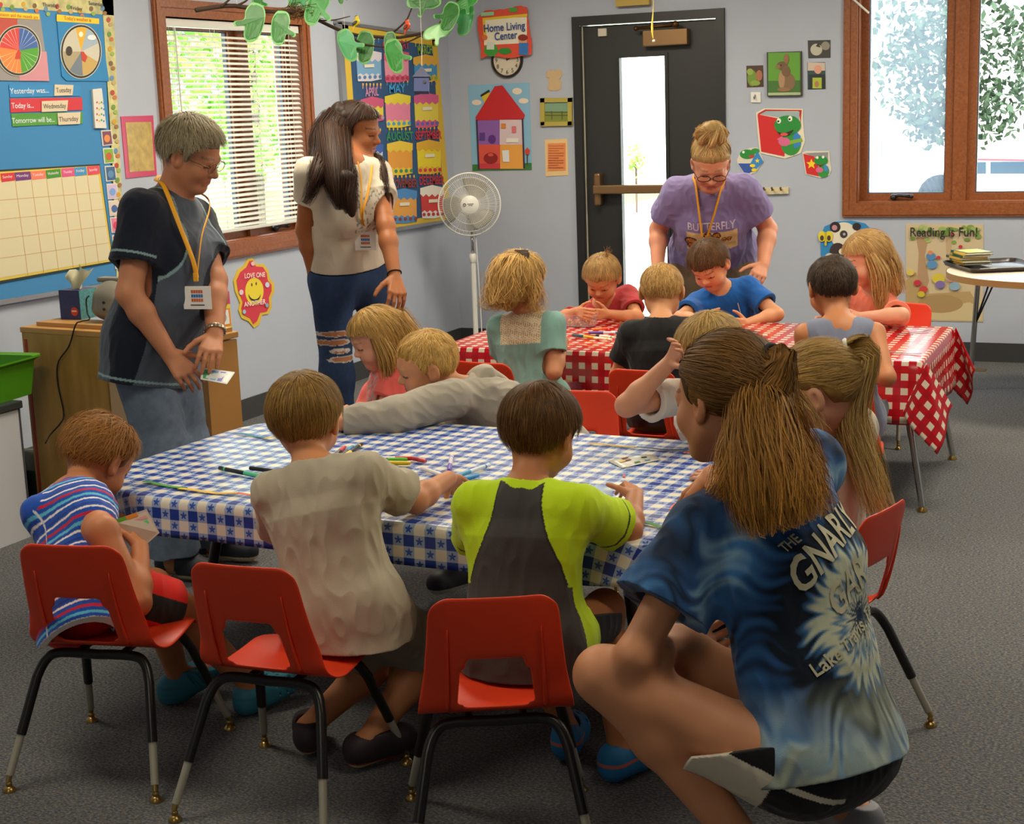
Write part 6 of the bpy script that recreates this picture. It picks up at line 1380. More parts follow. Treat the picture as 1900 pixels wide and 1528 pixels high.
for n_ in range(1, 13):
    a = math.radians(90-30*n_); q = p+np.array([rck*.68*math.cos(a), -.0145, rck*.68*math.sin(a)]); cu = bpy.data.curves.new('numeral', 'FONT'); cu.body = str(n_); cu.size = rck*.34; cu.align_x = 'CENTER'; cu.align_y = 'CENTER'; o = bpy.data.objects.new('n', cu); col.objects.link(o); bpy.context.view_layer.update(); me = bpy.data.meshes.new_from_object(o.evaluated_get(bpy.context.evaluated_depsgraph_get())); bpy.data.objects.remove(o); me.materials.clear(); me.materials.append(m_black); o = link('numeral', me, ck); o.location = q-p; o.rotation_euler = (math.radians(90), 0, 0)
b = MB(); b.box((rck*.2, -.017, rck*.12), (rck*.5, .002, .006), R=np.array([[.86, 0, -.5], [0, 1, 0], [.5, 0, .86]])); b.box((-.0, -.018, rck*.3), (.005, .002, rck*.6)); b.build('clock_hand', m_black, ck)
s_ = tag(flat('B', [(869, 158), (982, 153), (987, 314), (877, 317)], .001, .002, 'house_poster', pm('#86b9d6')), 'poster of a red roofed house with coloured rooms, right of the fan', 'poster')
lay('B', s_, [('grass', [(877, 305), (987, 302), (987, 315), (877, 317)], '#3a7a3c'), ('cloud', circ(885, 190, 9, 5), '#ead9c6'), ('cloud', circ(960, 169, 9, 6), '#ead9c6'), ('cloud', circ(972, 187, 9, 5), '#ead9c6'), ('chimney', [(893, 175), (908, 167), (912, 185), (900, 192)], '#d8c02e'), ('chimney_cap', [(892, 176), (908, 166), (910, 170), (893, 180)], '#2c2a26'), ('room_purple', quad(887, 222, 928, 268), '#8b5fae'), ('room_white', quad(928, 222, 970, 268), '#d6c3c8'), ('room_red', quad(889, 268, 929, 313), '#d85446'), ('room_orange', quad(929, 268, 973, 313), '#e6a24a'), ('red_floor', quad(889, 303, 929, 313), '#c63a46'), ('roof', [(883, 218), (919, 160), (933, 158), (975, 213), (973, 221), (885, 223)], '#c2242c'), ('wall_line', [(884, 222), (887, 222), (891, 314), (888, 314)], '#3a2c4a'), ('wall_line', [(969, 220), (972, 220), (975, 312), (972, 312)], '#3a2c4a'), ('armchair_purple', circ(914, 258, 7, 8), '#5a2d86'), ('shelf_purple', quad(891, 246, 901, 260), '#5a3a8a'), ('bathtub', quad(941, 256, 963, 264), '#e9e4de'), ('picture', quad(931, 229, 940, 238), '#d9853a'), ('towel', quad(951, 234, 959, 246), '#d8707c'), ('armchair_red', circ(912, 293, 13, 10), '#8f1f22'), ('cushion_glow', circ(912, 287, 5, 3), '#d4574a'), ('fridge', [(933, 279), (946, 278), (947, 300), (935, 300)], '#dfe2e2'), ('birdhouse_picture', [(975, 279), (980, 273), (985, 279), (983, 286), (977, 286)], '#c8452f'), ('birdhouse_post', quad(979, 286, 981, 305), '#4a3a3c')], .0035, .0005)
s_ = tag(flat('B', wob([(1013, 137), (1018, 130), (1025, 131), (1027, 128), (1030, 133), (1033, 128), (1041, 130), (1044, 138), (1040, 145), (1037, 147), (1043, 152), (1041, 158), (1042, 164), (1035, 168), (1020, 168), (1016, 162), (1020, 154), (1016, 148), (1020, 144), (1014, 143)], .5, 3), .001, .003, 'squirrel_cutout', pm('#c9ad82')), 'tan paper squirrel cutout above the green framed picture', 'cutout')
b = thing('framed_picture', W3('B', 1034, 206, 0), 'small green landscape picture in a bamboo style frame beside the door', 'picture')
for q in ((1004, 182, 1063, 190), (1005, 226, 1064, 234), (1004, 182, 1012, 233), (1055, 182, 1063, 233)): flat('B', quad(*q, -1), .002, .016, 'frame_bar', pm('#b3a24a'), b)
lay('B', b, [('sky', quad(1010, 189, 1057, 208), '#7ea083'), ('field', quad(1010, 208, 1057, 228), '#7f8a3c'), ('fence', quad(1010, 207, 1057, 209), '#4f5a2e'), ('fence', quad(1010, 213, 1057, 214.5), '#4f5a2e'), ('fence', quad(1024, 206, 1025.5, 222), '#4f5a2e'), ('fence', quad(1043, 206, 1044.5, 222), '#4f5a2e')])
s_ = tag(flat('B', [(1011, 259), (1053, 257), (1055, 325), (1013, 327)], .001, .003, 'paper_notice', pm('#e7c58c')), 'orange printed notice on cream paper beneath the green picture', 'notice')
lay('B', s_, [('orange_sheet', quad(1017, 266, 1050, 317, -1), '#e58b52')]+[('text_line', quad(1019, 270+k*4.4, 1019+28-9*(k % 3 == 2), 271.2+k*4.4), '#b5643a') for k in range(10)])
s_ = tag(flat('B', [(1146, -14), (1208, -18), (1209, 9), (1147, 13)], .0, .05, 'door_sign', pm('#b89c4a')), 'yellow sign box fixed above the black door', 'sign')
rb_ = thing('hanging_ribbon', J(1212, 35, 8.6), 'yellow curled ribbon hanging in front of the black door', 'ribbon')
b = MB(); P = [J(1213, -22, 8.6), J(1212, 20, 8.6), J(1210, 50, 8.6), J(1212, 72, 8.6)]; b.tube([p-np.array(rb_.location) for p in spline(P, 20)], [.003]*6+list(np.linspace(.006, .016, 8))+list(np.linspace(.016, .006, 6)), 6, flat=.3); b.build('ribbon_strip', mat('ribbon_yellow', '#e3c23c', .5), rb_, smooth=True)
b = MB(); b.tube([J(1213, -22, 8.6)-np.array(rb_.location), np.array([J(1213, -22, 8.6)[0], J(1213, -22, 8.6)[1], CEIL])-np.array(rb_.location)], .001, 4); b.build('ribbon_string', CORD, rb_)
b = MB(); b.sphere(J(1213, 76, 8.6)-np.array(rb_.location), .009); b.build('ribbon_weight', pm('#cfc0a8'), rb_)
def photo(name, label, poly, bgc, items, t=.002):
    s = tag(flat('B', poly, .001, t, name, pm(bgc)), label, 'photograph'); lay('B', s, items, .001+t+.0006); return s
photo('photograph', 'small photograph of a rabbit among green leaves, left of the framed rabbit', [(1385, 122), (1416, 121), (1417, 161), (1386, 162)], '#4a2e1e', [('leaf', circ(1396, 145, 9, 15), '#6f8f2e'), ('leaf', circ(1392, 133, 6, 6), '#8fa84a'), ('rabbit', circ(1409, 140, 6, 10), '#a8694a'), ('leaf', circ(1402, 154, 9, 5), '#88a040')])
photo('photograph', 'black and white animal photograph at the upper right of the framed rabbit', [(1499, 75), (1541, 74), (1541, 107), (1500, 108)], '#3a3833', [('fur', circ(1515, 92, 11, 11), '#b9b5a4'), ('fur', circ(1532, 85, 8, 8), '#8d897a'), ('ear', [(1514, 86), (1519, 79), (1523, 88)], '#2e2c28')])
photo('photograph', 'small photograph of a child holding a picture, right of the framed rabbit', [(1498, 116), (1531, 115), (1532, 165), (1499, 166)], '#2c4a4a', [('upper', quad(1499, 116, 1531, 131), '#c9b5a4'), ('face', circ(1518, 129, 7, 8), '#d59a80'), ('jumper', quad(1501, 138, 1531, 165), '#1b2424'), ('held_picture', quad(1508, 144, 1525, 164), '#a9b83a'), ('rabbit', circ(1516, 156, 4, 6), '#a9774a')])
s_ = tag(flat('B', [(1424, 97), (1488, 95), (1489, 178), (1425, 179)], .0, .02, 'framed_print', pm('#3a3a2c')), 'large framed print of a brown rabbit on green', 'picture')
lay('B', s_, [('green_ground', quad(1427, 98, 1486, 175, -1), '#5d9a2c'), ('lower_ground', quad(1427, 150, 1486, 172, -1), '#3f6f2a'), ('mat_strip', quad(1427, 172, 1487, 177, -1), '#a9b58a'), ('rabbit_body', circ(1463, 152, 14, 17), '#7f6142'), ('rabbit_chest', circ(1452, 148, 6, 16), '#a98762'), ('rabbit_head', circ(1453, 122, 10, 8), '#6d5238'), ('rabbit_muzzle', circ(1445, 124, 4, 4), '#8a6a4a'), ('rabbit_neck', circ(1460, 132, 8, 10), '#735638'), ('rabbit_ear', circ(1461, 109, 4.5, 9), '#8f6444'), ('rabbit_foot', circ(1456, 166, 12, 4), '#8f6a4a'), ('rabbit_eye', circ(1451, 121, 1.4, 1.4), '#191410')], .0208, .0006)
s_ = tag(flat('B', quad(1394, 171, 1412, 190), .0, .01, 'wall_hook', mat('white_plastic', '#e6e4dc', .4)), 'small white wall hook plate above the big frog sign', 'hook')
b = MB(); q0 = W3('B', 1402, 176, .012)-np.array(s_.location); b.tube([q0, q0+np.array([0, -.02, -.025]), q0+np.array([.0, -.03, -.01])], .004, 6); b.build('hook', mat('hook_grey', '#8a8780', .5), s_)
def frog(label, S, cx_, cy_, red, items, name='frog_sign'):
    X = lambda pts: [(cx_+x*S, cy_+y*S) for x, y in pts]
    s = tag(flat('B', X(items[0][1]), .001, .004, name, pm(items[0][2])), label, 'sign'); lay('B', s, [(a, X(p), c) for a, p, c in items[1:]], .0056, .0006); return s
C = lambda x, y, r, q=None, n=20: circ(x, y, r, q or r, n)
star = lambda x, y, r: [(x+r*(1 if i % 2 == 0 else .42)*math.sin(i*math.pi/5), y-r*(1 if i % 2 == 0 else .42)*math.cos(i*math.pi/5)) for i in range(10)]
big = [('outline', [(-45, -27), (-30, -35), (42, -34), (42, -14), (44, 10), (46, 25), (38, 48), (22, 54), (8, 58), (-38, 48), (-42, 10)], '#e6dcc2'), ('book_spine_edge', [(-42, -25), (-28, -33), (40, -32), (38, -8), (34, -30), (-26, -30), (-39, -23)], '#b5282a'), ('pages', [(-36, -24), (-26, -30), (36, -29), (34, -8), (0, -18)], '#9fb0b4'), ('book_cover', [(-42, -24), (-36, -23), (4, -15), (8, 12), (8, 54), (-35, 45)], '#cf1f1f'), ('frog_body', C(20, 30, 19, 22), '#2b8f36'), ('overall', [(28, 6), (38, 16), (38, 34), (26, 40), (24, 20)], '#2f7fc4'), ('frog_arm', [(12, 26), (40, 20), (42, 26), (14, 33)], '#7fae2e'), ('frog_hand', C(8, 27, 11, 8), '#d8648f'), ('frog_hand', [(-6, 22), (4, 16), (6, 22), (0, 26)], '#d8648f'), ('frog_head', C(14, -4, 25, 18), '#1f8a33'), ('frog_head_top', C(22, -14, 10, 7), '#1f8a33'), ('frog_eye', C(-2, -12, 4, 5), '#f2efe0'), ('frog_eye', C(19, -16, 4, 5), '#f2efe0'), ('frog_pupil', C(-3, -11, 2), '#15221a'), ('frog_pupil', C(18, -15, 2), '#15221a'), ('mouth', [(-6, 8), (8, 11), (26, 4), (18, 14), (8, 16), (0, 14)], '#3a1a1a'), ('tongue', C(8, 13, 7, 3), '#d8504a')]
frog('large cutout sign of a green frog hugging a red book', 1, 1448, 236, True, big)
sm = [('outline', [(-26, -22), (-20, -25), (24, -25), (26, 0), (28, 8), (24, 20), (8, 25), (-20, 18)], '#dcd3c0'), ('pages', [(-22, -21), (22, -23), (21, -8), (-4, -14)], '#8b8f92'), ('book_cover', [(-24, -20), (-4, -15), (3, 0), (5, 22), (-18, 17)], '#cf2420'), ('star', star(-9, -1, 10), '#f0d21e'), ('frog_body', C(13, 12, 11, 12), '#2b8f36'), ('overall', [(14, -2), (22, 4), (22, 14), (15, 12)], '#3a86c4'), ('frog_hand', C(6, 10, 7, 5), '#d8648f'), ('frog_head', C(9, -7, 13, 9), '#1f8a33'), ('frog_eye', C(2, -13, 2.4, 2.6), '#f2efe0'), ('frog_eye', C(13, -14, 2.4, 2.6), '#f2efe0'), ('mouth', [(0, -1), (8, 1), (16, -3), (8, 4)], '#7a1c1c')]
frog('small frog sign with a red starred book, right of the large frog', 1, 1515, 305, True, sm)
sm2 = [('outline', [(-25, -6), (-18, -22), (0, -28), (14, -28), (24, -4), (10, 18), (-10, 24), (-24, 2)], '#dcd3c0'), ('frog_head', C(-6, -16, 14, 9), '#1f8a33'), ('frog_arm', C(9, -22, 8, 5), '#2b8f36'), ('frog_eye', C(-13, -20, 2.4), '#f2efe0'), ('mouth', C(2, -12, 5, 3), '#b53a36'), ('book_left', [(-23, 1), (0, 1), (6, 14), (-9, 22)], '#2f56a8'), ('book_right', [(0, 1), (13, -22), (24, -2), (8, 14)], '#2f86c9'), ('star', star(13, -4, 5), '#f0d21e'), ('stripe', C(4, 5, 5, 3), '#f0d21e'), ('stripe', C(7, 13, 5, 3), '#f0d21e')]
frog('small frog sign with a blue starred book, left of the large frog', 1, 1393, 302, False, sm2)
hk = tag(flat('B', [(1398, 349), (1464, 347), (1464, 359), (1398, 361)], .0, .018, 'coat_rail', pm('#d9cba0')), 'cream coat rail with four hooks on the back wall', 'coat rail')
for x in (1404, 1421, 1436, 1452):
    b = MB(); q0 = W3('B', x, 353, .018)-np.array(hk.location); b.tube([q0+np.array([0, 0, .006]), q0+np.array([0, -.03, .004]), q0+np.array([0, -.035, .018])], .0045, 6); b.sphere(q0+np.array([0, -.035, .018]), .007); b.build('hook', mat('hook_bronze', '#6a5a3c', .4, metal=.6), hk, smooth=True)
s_ = tag(flat('B', [(1522, 440), (1530, 420), (1550, 411), (1580, 409), (1605, 414), (1620, 428), (1622, 475), (1600, 490), (1524, 486)], .001, .004, 'panda_sign', pm('#2f86bf')), 'blue cutout sign of a panda with a yellow butterfly, low under the window', 'sign')
lay('B', s_, [('panda_head', circ(1566, 436, 25, 24), '#e2d9c4'), ('panda_ear', circ(1550, 421, 10, 10), '#2c2426'), ('ear_inner', circ(1549, 422, 5, 5), '#c98a94'), ('panda_ear', circ(1590, 420, 8, 7), '#2c2426'), ('eye_patch', circ(1566, 434, 7, 7), '#3a3336'), ('eye_shine', circ(1567, 434, 2.4, 2.4), '#b9b4ae'), ('panda_arm', circ(1555, 466, 15, 16), '#3a2c2c'), ('panda_paw', circ(1564, 466, 7, 6), '#e2d9c4'), ('panda_foot', circ(1540, 478, 9, 9), '#d8cfbc'), ('butterfly_wing', circ(1526, 438, 7, 10), '#e3d02e'), ('butterfly_wing', circ(1539, 438, 7, 10), '#e3d02e'), ('wing_spot', circ(1526, 441, 3.4, 5), '#4a3a2e'), ('wing_spot', circ(1539, 441, 3.4, 5), '#4a3a2e'), ('butterfly_body', [(1531, 430), (1535, 430), (1535, 455), (1531, 455)], '#c7b32a')])
s_ = tag(flat('B', [(1681, 415), (1825, 416), (1824, 597), (1681, 594)], .001, .003, 'reading_poster', pm('#cbb894')), 'Reading is Fun poster of a leafy tree full of little animals, under the window', 'poster')
rg = np.random.RandomState(5); it = [('trunk', [(1700, 440), (1724, 438), (1716, 475), (1724, 520), (1716, 545), (1702, 520), (1705, 470)], '#b08e6a'), ('trunk', [(1755, 440), (1768, 440), (1764, 470), (1778, 520), (1766, 530), (1756, 480)], '#bda27c'), ('roots', [(1681, 520), (1700, 505), (1712, 545), (1800, 540), (1812, 560), (1780, 575), (1700, 580), (1681, 560)], '#b59868'), ('ground', [(1681, 560), (1740, 572), (1800, 560), (1822, 575), (1822, 595), (1681, 592)], '#cdb98c'), ('log', circ(1745, 563, 42, 17), '#a98a5c')]
for k in range(34): x, y = 1686+rg.rand()*134, 420+abs(rg.randn())*16; it.append(('leaves', circ(min(x, 1819), min(y, 470), 4+rg.rand()*4, 3+rg.rand()*3, 9), ['#7f9a4a', '#93ad5c', '#6a8a3c', '#a9b574'][k % 4]))
for x, y, r, c in ((1728, 475, 9, '#4f86b8'), (1730, 490, 10, '#5a8fc0'), (1727, 468, 5, '#d98a5a'), (1742, 477, 4, '#c23a48'), (1703, 524, 7, '#c23040'), (1714, 536, 8, '#c8403a'), (1710, 545, 7, '#c9b92e'), (1742, 516, 12, '#d2bf3c'), (1745, 527, 9, '#7d6aa8'), (1772, 530, 10, '#8aa9bf'), (1690, 505, 7, '#d8c05a'), (1783, 457, 4, '#c22a44'), (1768, 434, 4, '#c22a44'), (1765, 518, 6, '#c98a7c')): it.append(('little_animal', circ(x, y, r, r*.8, 12), c))
lay('B', s_, it, .0046, .00025); text('B', 'Reading is Fun!', (1690, 438), (1814, 438), 17, '#29251f', .020, s_, bold=.006)
# ---- left wall ----------------------------------------------------------------
bb = thing('bulletin_board', W3('L', 60, 300, 0), 'big blue bulletin board with a storybook border on the left wall', 'bulletin board')
flat('L', [(-60, -40), (184, -34), (212, 520), (-60, 569)], .001, .012, 'board_panel', pm('#3d83b8', .8), bb)
flat('L', [(-60, -40), (204, -26), (207, 29), (-60, 9)], .0135, .0015, 'border_strip', mat('border_cream', '#c3bd84', .7, noise=.3, nscale=25), bb); flat('L', [(183, -24), (204, -26), (222, 380), (230, 515), (212, 519), (204, 300)], .0135, .0015, 'border_strip', MATS['border_cream'], bb)
for k in range(26):
    if k < 10: x, y = -4+k*21, 12+k*1.1+4*math.sin(k*2)
    else: x, y = 196+(k-10)*1.5, 40+(k-10)*27
    flat('L', circ(x, y-3, 4, 5, 9), .0153+.0001*k, .0004, 'border_picture', pm(['#b5402f', '#6b8f3a', '#c79a2a', '#7a5a3a', '#5f86a8'][k % 5]), bb); flat('L', circ(x+4, y+6, 4, 4, 9), .0156+.0001*k, .0004, 'border_picture', pm(['#8fae4a', '#9a6a3a', '#b9a06a', '#c7703a'][k % 4]), bb)
for t_, a, b_ in (('Thursday', (73, 12), (102, 14)), ('Friday', (126, 18), (147, 20)), ('Saturday', (159, 9), (186, 12))): text('L', t_, a, b_, 7, '#4a4a5a', .019, bb)
fr_b = flat('L', [(-60, 565), (225, 519), (225, 526), (-60, 575)], .0, .022, 'board_rail', m_alu, bb)
def wheel(name, label, poly, head, headtxt, cx_, cy_, rx, ry, sect, bgs, arrow):
    s = tag(flat('L', poly, .0145, .003, name, pm(bgs[0])), label, 'poster'); o = .0180
    for nm, pl, c in bgs[1:]: flat('L', pl, o, .0005, nm, pm(c), s); o += .0006
    flat('L', head, o, .0005, 'header_strip', pm('#e6c51e'), s); text('L', *headtxt, 7, '#c2532a', o+.001, s)
    flat('L', circ(cx_, cy_, rx*1.10, ry*1.08, 36), o+.0006, .0005, 'wheel_rim', pm('#cfc8b4'), s); flat('L', circ(cx_, cy_, rx*1.06, ry*1.05, 36), o+.0012, .0005, 'wheel_ring', pm('#23231f'), s); flat('L', circ(cx_, cy_, rx*.98, ry*.97, 36), o+.0018, .0005, 'wheel_disc', pm('#cfc6ac'), s)
    for i, (a0, a1, c) in enumerate(sect): flat('L', [(cx_, cy_)]+circ(cx_, cy_, rx*.95, ry*.95, 8, a0, a1), o+.0024+.00005*i, .0004, 'wheel_sector', pm(c), s)
    flat('L', arrow, o+.0032, .001, 'wheel_arrow', pm('#c23a26'), s); return s, o
wheel('season_wheel', 'season and month wheel poster at the upper left of the blue board', [(-40, 18), (68, 25), (86, 151), (-40, 149)], [(-40, 20), (66, 27), (67, 37), (-40, 31)], ('season and the month are', (-8, 30), (64, 36)), 28, 94, 38, 44, [(90, 172, '#cf3b3a'), (8, 90, '#3a5f9f'), (-82, 8, '#4f9a2c'), (172, 278, '#df8038')]+[(90+k*13, 91.6+k*13, '#e2b8a8') for k in range(1, 6)]+[(10+k*16, 11.4+k*16, '#b7c4da') for k in range(1, 5)]+[(-78+k*15, -76.6+k*15, '#b9d6a0') for k in range(1, 5)]+[(180+k*16, 181.4+k*16, '#f0c9a0') for k in range(1, 6)], ['#8f8a86', ('autumn_corner', [(-40, 32), (26, 35), (26, 94), (-40, 94)], '#b5493a'), ('spring_corner', [(28, 96), (80, 96), (85, 150), (30, 150)], '#c98a94')], [(22, 100), (27, 92), (31, 98), (30, 110), (20, 110)])
sw, o_ = wheel('weather_wheel', 'weather wheel poster at the upper right of the blue board', [(99, 26), (179, 33), (197, 151), (118, 150), (109, 141)], [(99, 27), (178, 35), (178, 45), (99, 40)], ("Today's weather is", (113, 37), (163, 41)), 144, 96, 35, 47, [(72, 108, '#dda91c'), (20, 72, '#9fb0bf'), (-25, 20, '#c9c3b0'), (108, 180, '#c4beaa'), (180, 230, '#a99a76'), (230, 275, '#6f7a86'), (275, 335, '#c2a25a')], ['#1f7fb8'], [(143, 96), (148, 96), (155, 106), (151, 116), (145, 112)])
flat('L', circ(143, 64, 4, 5), o_+.0036, .0005, 'sun_picture', pm('#f4ecd2'), sw); flat('L', circ(121, 95, 6, 9), o_+.0036, .0005, 'tree_picture', pm('#3a2f26'), sw); flat('L', circ(163, 70, 8, 5), o_+.0036, .0005, 'cloud_picture', pm('#dfe3e6'), sw)
for nm, lab, pl, c, tx, cd, day in (('sentence_strip', 'blue sentence strip reading Yesterday was, topmost of three', [(11, 157), (144, 158), (145, 178), (13, 181)], '#2f84bd', ('Yesterday was...', (13, 174), (85, 172)), [(95, 157), (130, 158), (128, 177), (94, 178)], 'Tuesday'), ('sentence_strip', 'red sentence strip reading Today is, middle of three', [(13, 183), (147, 181), (148, 204), (14, 209)], '#c9303a', ('Today is...', (16, 201), (57, 200)), [(71, 188), (120, 186), (118, 206), (71, 208)], 'Wednesday'), ('sentence_strip', 'green sentence strip reading Tomorrow will be, lowest of three', [(15, 211), (148, 208), (148, 229), (18, 235)], '#4d9232', ('Tomorrow will be...', (17, 229), (96, 226)), [(100, 210), (143, 208), (142, 230), (102, 232)], 'Thursday')):
    s = tag(flat('L', pl, .0145, .002, nm, pm(c)), lab, 'sentence strip', 'sentence strips on the blue board'); text('L', *tx, 10, '#d7dfe3', .0172, s, bold=.004)
    k_ = tag(flat('L', cd, .018, .002, 'day_card', pm('#d3c4a6')), 'cream card reading %s on its sentence strip' % day, 'card', 'day cards on the sentence strips'); text('L', day, (cd[0][0]+3, cd[3][1]-6), (cd[1][0]-4, cd[2][1]-6), 9, '#4c463e', .0205, k_)
s = tag(flat('L', [(164, 166), (181, 164), (190, 238), (169, 238)], .0145, .01, 'card_pouch', mat('pouch_film', '#cfc9b8', .15)), 'clear pouch of dotted clothespins at the right side of the blue board', 'pouch')
for k in range(16): flat('L', circ(172+(k % 4)*4.2, 190+(k//4)*11+2*(k % 2), 1.5, 2, 8), .0248, .0004, 'dot', pm(['#c23a2a', '#3a7ac0', '#3f9a3a', '#d9b52a'][(k*7) % 4]), s)
for k, (y, c1, c2) in enumerate(((242, '#7a4a5a', '#df8a4a'), (275, '#7fae3a', '#c25a34'), (308, '#3a5f86', '#5a86b0'), (341, '#c9b6d6', '#7aa0d8'), (372, '#d8c6b4', '#3f5f9a'), (403, '#d87a9a', '#d23a5a'), (436, '#c45a9a', '#d8b04a'), (470, '#3f9ad0', '#b5705a'))):
    x = 182+k*3.4; s = tag(flat('L', [(x, y), (x+20, y-1), (x+23, y+27), (x+3, y+29)], .0145, .002, 'picture_card', pm('#d8d2c8')), 'picture card with a %s background at the right edge of the blue board' % ['plum', 'lime', 'navy', 'lilac', 'beige', 'pink', 'magenta', 'sky blue'][k], 'card', 'picture cards on the blue board'); lay('L', s, [('card_ground', [(x+2, y+2), (x+18, y+1), (x+21, y+25), (x+5, y+27)], c1), ('card_picture', circ(x+11, y+15, 5.5, 7), c2)], .0170)
cal = tag(flat('L', [(-60, 318), (179, 304), (205, 486), (-60, 535)], .0145, .004, 'calendar_chart', pm('#23301f')), 'blank monthly calendar chart with coloured weekday headings on the blue board', 'calendar')
flat('L', [(-60, 322), (178, 307), (203, 484), (-60, 530)], .0187, .0006, 'yellow_border', pm('#d9bd4a'), cal); flat('L', [(-60, 338), (176, 325), (200, 481), (-60, 524)], .0195, .0006, 'chart_paper', pm('#d6cba6'), cal)
hd = [((-6, 322), (19, 320), '#cf2f36', 'Sunday'), ((20, 320), (49, 318), '#6f2f7a', 'Monday'), ((50, 318), (77, 316), '#e5785f', 'Tuesday'), ((78, 316), (105, 313), '#3f8a2c', 'Wednesday'), ((107, 313), (130, 311), '#d64f86', 'Thursday'), ((131, 311), (153, 309), '#3f8fc4', 'Friday'), ((155, 309), (177, 307), '#d8455a', 'Saturday')]
for (x0, y0), (x1, y1), c, d_ in hd: flat('L', [(x0, y0), (x1, y1), (x1+2, y1+15), (x0+2, y0+16)], .0203, .0005, 'weekday_heading', pm(c), cal); text('L', d_, (x0+4, y0+9), (x1-3, y1+9), 5, '#e9dcd6', .0212, cal)
for k, x in enumerate((21, 51, 79, 107, 131, 155)): flat('L', [(x, 336-k*1.9), (x+.9, 336-k*1.9), (x+25-k*.6, 512-k*5.0), (x+24-k*.6, 512-k*5.0)], .0203, .0004, 'grid_line', pm('#c9a46a'), cal)
for k in range(1, 5): y0, y1 = 338+k*37, 325+k*31.2; flat('L', [(-60, y0), (176+k*4.8, y1), (176+k*4.8, y1+.9), (-60, y0+1)], .0203, .0004, 'grid_line', pm('#c9a46a'), cal)
s = tag(flat('L', [(223, 216), (283, 214), (290, 325), (233, 331)], .001, .003, 'page_pouch', mat('pouch_pink', '#c23f62', .15)), 'pink edged glossy page pouch on the wall left of the window', 'pouch'); flat('L', [(231, 227), (279, 226), (285, 316), (239, 319)], .0045, .001, 'map_sheet', mat('map_tan', '#b59a4e', .2, noise=.25, nscale=30), s)
lv = tag(flat('L', [(435+0, 540), (432, 520), (440, 500), (452, 492), (458, 480), (467, 478), (475, 490), (488, 490), (497, 502), (499, 516), (507, 525), (508, 540), (502, 552), (503, 570), (497, 582), (485, 584), (480, 602), (470, 608), (460, 596), (447, 590), (441, 575), (444, 562)], .001, .004, 'flower_sign', pm('#d9b52e')), 'red flower sign with a smiling yellow face reading LOVE ONE ANOTHER', 'sign')
lay('L', lv, [('red_petal', [(440, 538), (437, 520), (444, 505), (455, 496), (461, 484), (467, 483), (473, 494), (486, 495), (493, 506), (495, 520), (502, 528), (502, 540), (497, 552), (498, 568), (493, 578), (481, 580), (475, 596), (468, 601), (462, 590), (450, 584), (446, 572), (449, 560)], '#cf3244'), ('face', circ(470, 540, 17, 25), '#e6cf2e'), ('eye', circ(465, 528, 1.2, 3), '#3a2c18'), ('eye', circ(473, 526, 1.2, 3), '#3a2c18'), ('smile', circ(470, 546, 11, 13, 12, 190, 350)+circ(470, 543, 11, 12, 12, 190, 350)[::-1], '#3a2c18'), ('petal_flower', circ(445, 542, 4, 5), '#dfc6d0'), ('petal_flower', circ(493, 528, 4, 5), '#c6cfe0'), ('petal_flower', circ(466, 489, 3.5, 4), '#dcb9c6'), ('petal_heart', circ(450, 578, 3, 4), '#9fb9dc'), ('petal_heart', circ(492, 566, 3, 4), '#7fa9b4')])
text('L', 'LOVE ONE', (450, 516), (488, 513), 9, '#efe3da', .0145, lv, bold=.01); text('L', 'ANOTHER', (449, 569), (489, 563), 9, '#efe3da', .0145, lv, bold=.01)
sp = tag(flat('L', [(383, 545), (424, 540), (440, 744), (392, 757)], .001, .002, 'shapes_poster', pm('#d3c22a')), 'tall yellow poster of coloured shapes under the window', 'poster'); flat('L', [(383, 545), (424, 540), (426, 563), (384, 572)], .0035, .0006, 'magenta_band', pm('#cf2a6f'), sp)
for k in range(5):
    y = 574+k*35.5; x = 385+k*2.6; c = ['#d87a34', '#2f86a8', '#b52a6a', '#7a2f4a', '#3a8a3a'][k]; lay('L', sp, [('shape_frame', [(x, y+4), (x+40, y-3), (x+43, y+29), (x+2, y+37)], c), ('shape_ground', [(x+3, y+6), (x+37, y), (x+40, y+26), (x+5, y+33)], '#d6d8d2'), ('shape', [circ(x+24, y+15, 10, 11), [(x+26, y+4), (x+33, y+14), (x+27, y+26), (x+20, y+16)], [(x+10, y+14), (x+18, y+12), (x+19, y+24), (x+11, y+26)], circ(x+24, y+16, 10, 7), [(x+24, y+4), (x+31, y+26), (x+19, y+28)]][k], ['#a98a86', '#6a4a9a', '#6a2f8a', '#b9b28a', '#2a3a86'][k]), ('shape', [(x+31, y+7), (x+36, y+6), (x+38, y+22), (x+33, y+23)] if k else circ(x+27, y+15, 2, 3), ['#8a6a66', '#d6562a', '#3a3a3e', '#8a9a5a', '#d08a2f'][k])], .0036+k*.00001, .0006)
ob = tag(flat('L', [(583, 246), (606, 243), (609, 290), (585, 292)], .001, .03, 'wall_box', pm('#8a8a4a')), 'small olive wall box behind the teenage girl, right of the window', 'box')
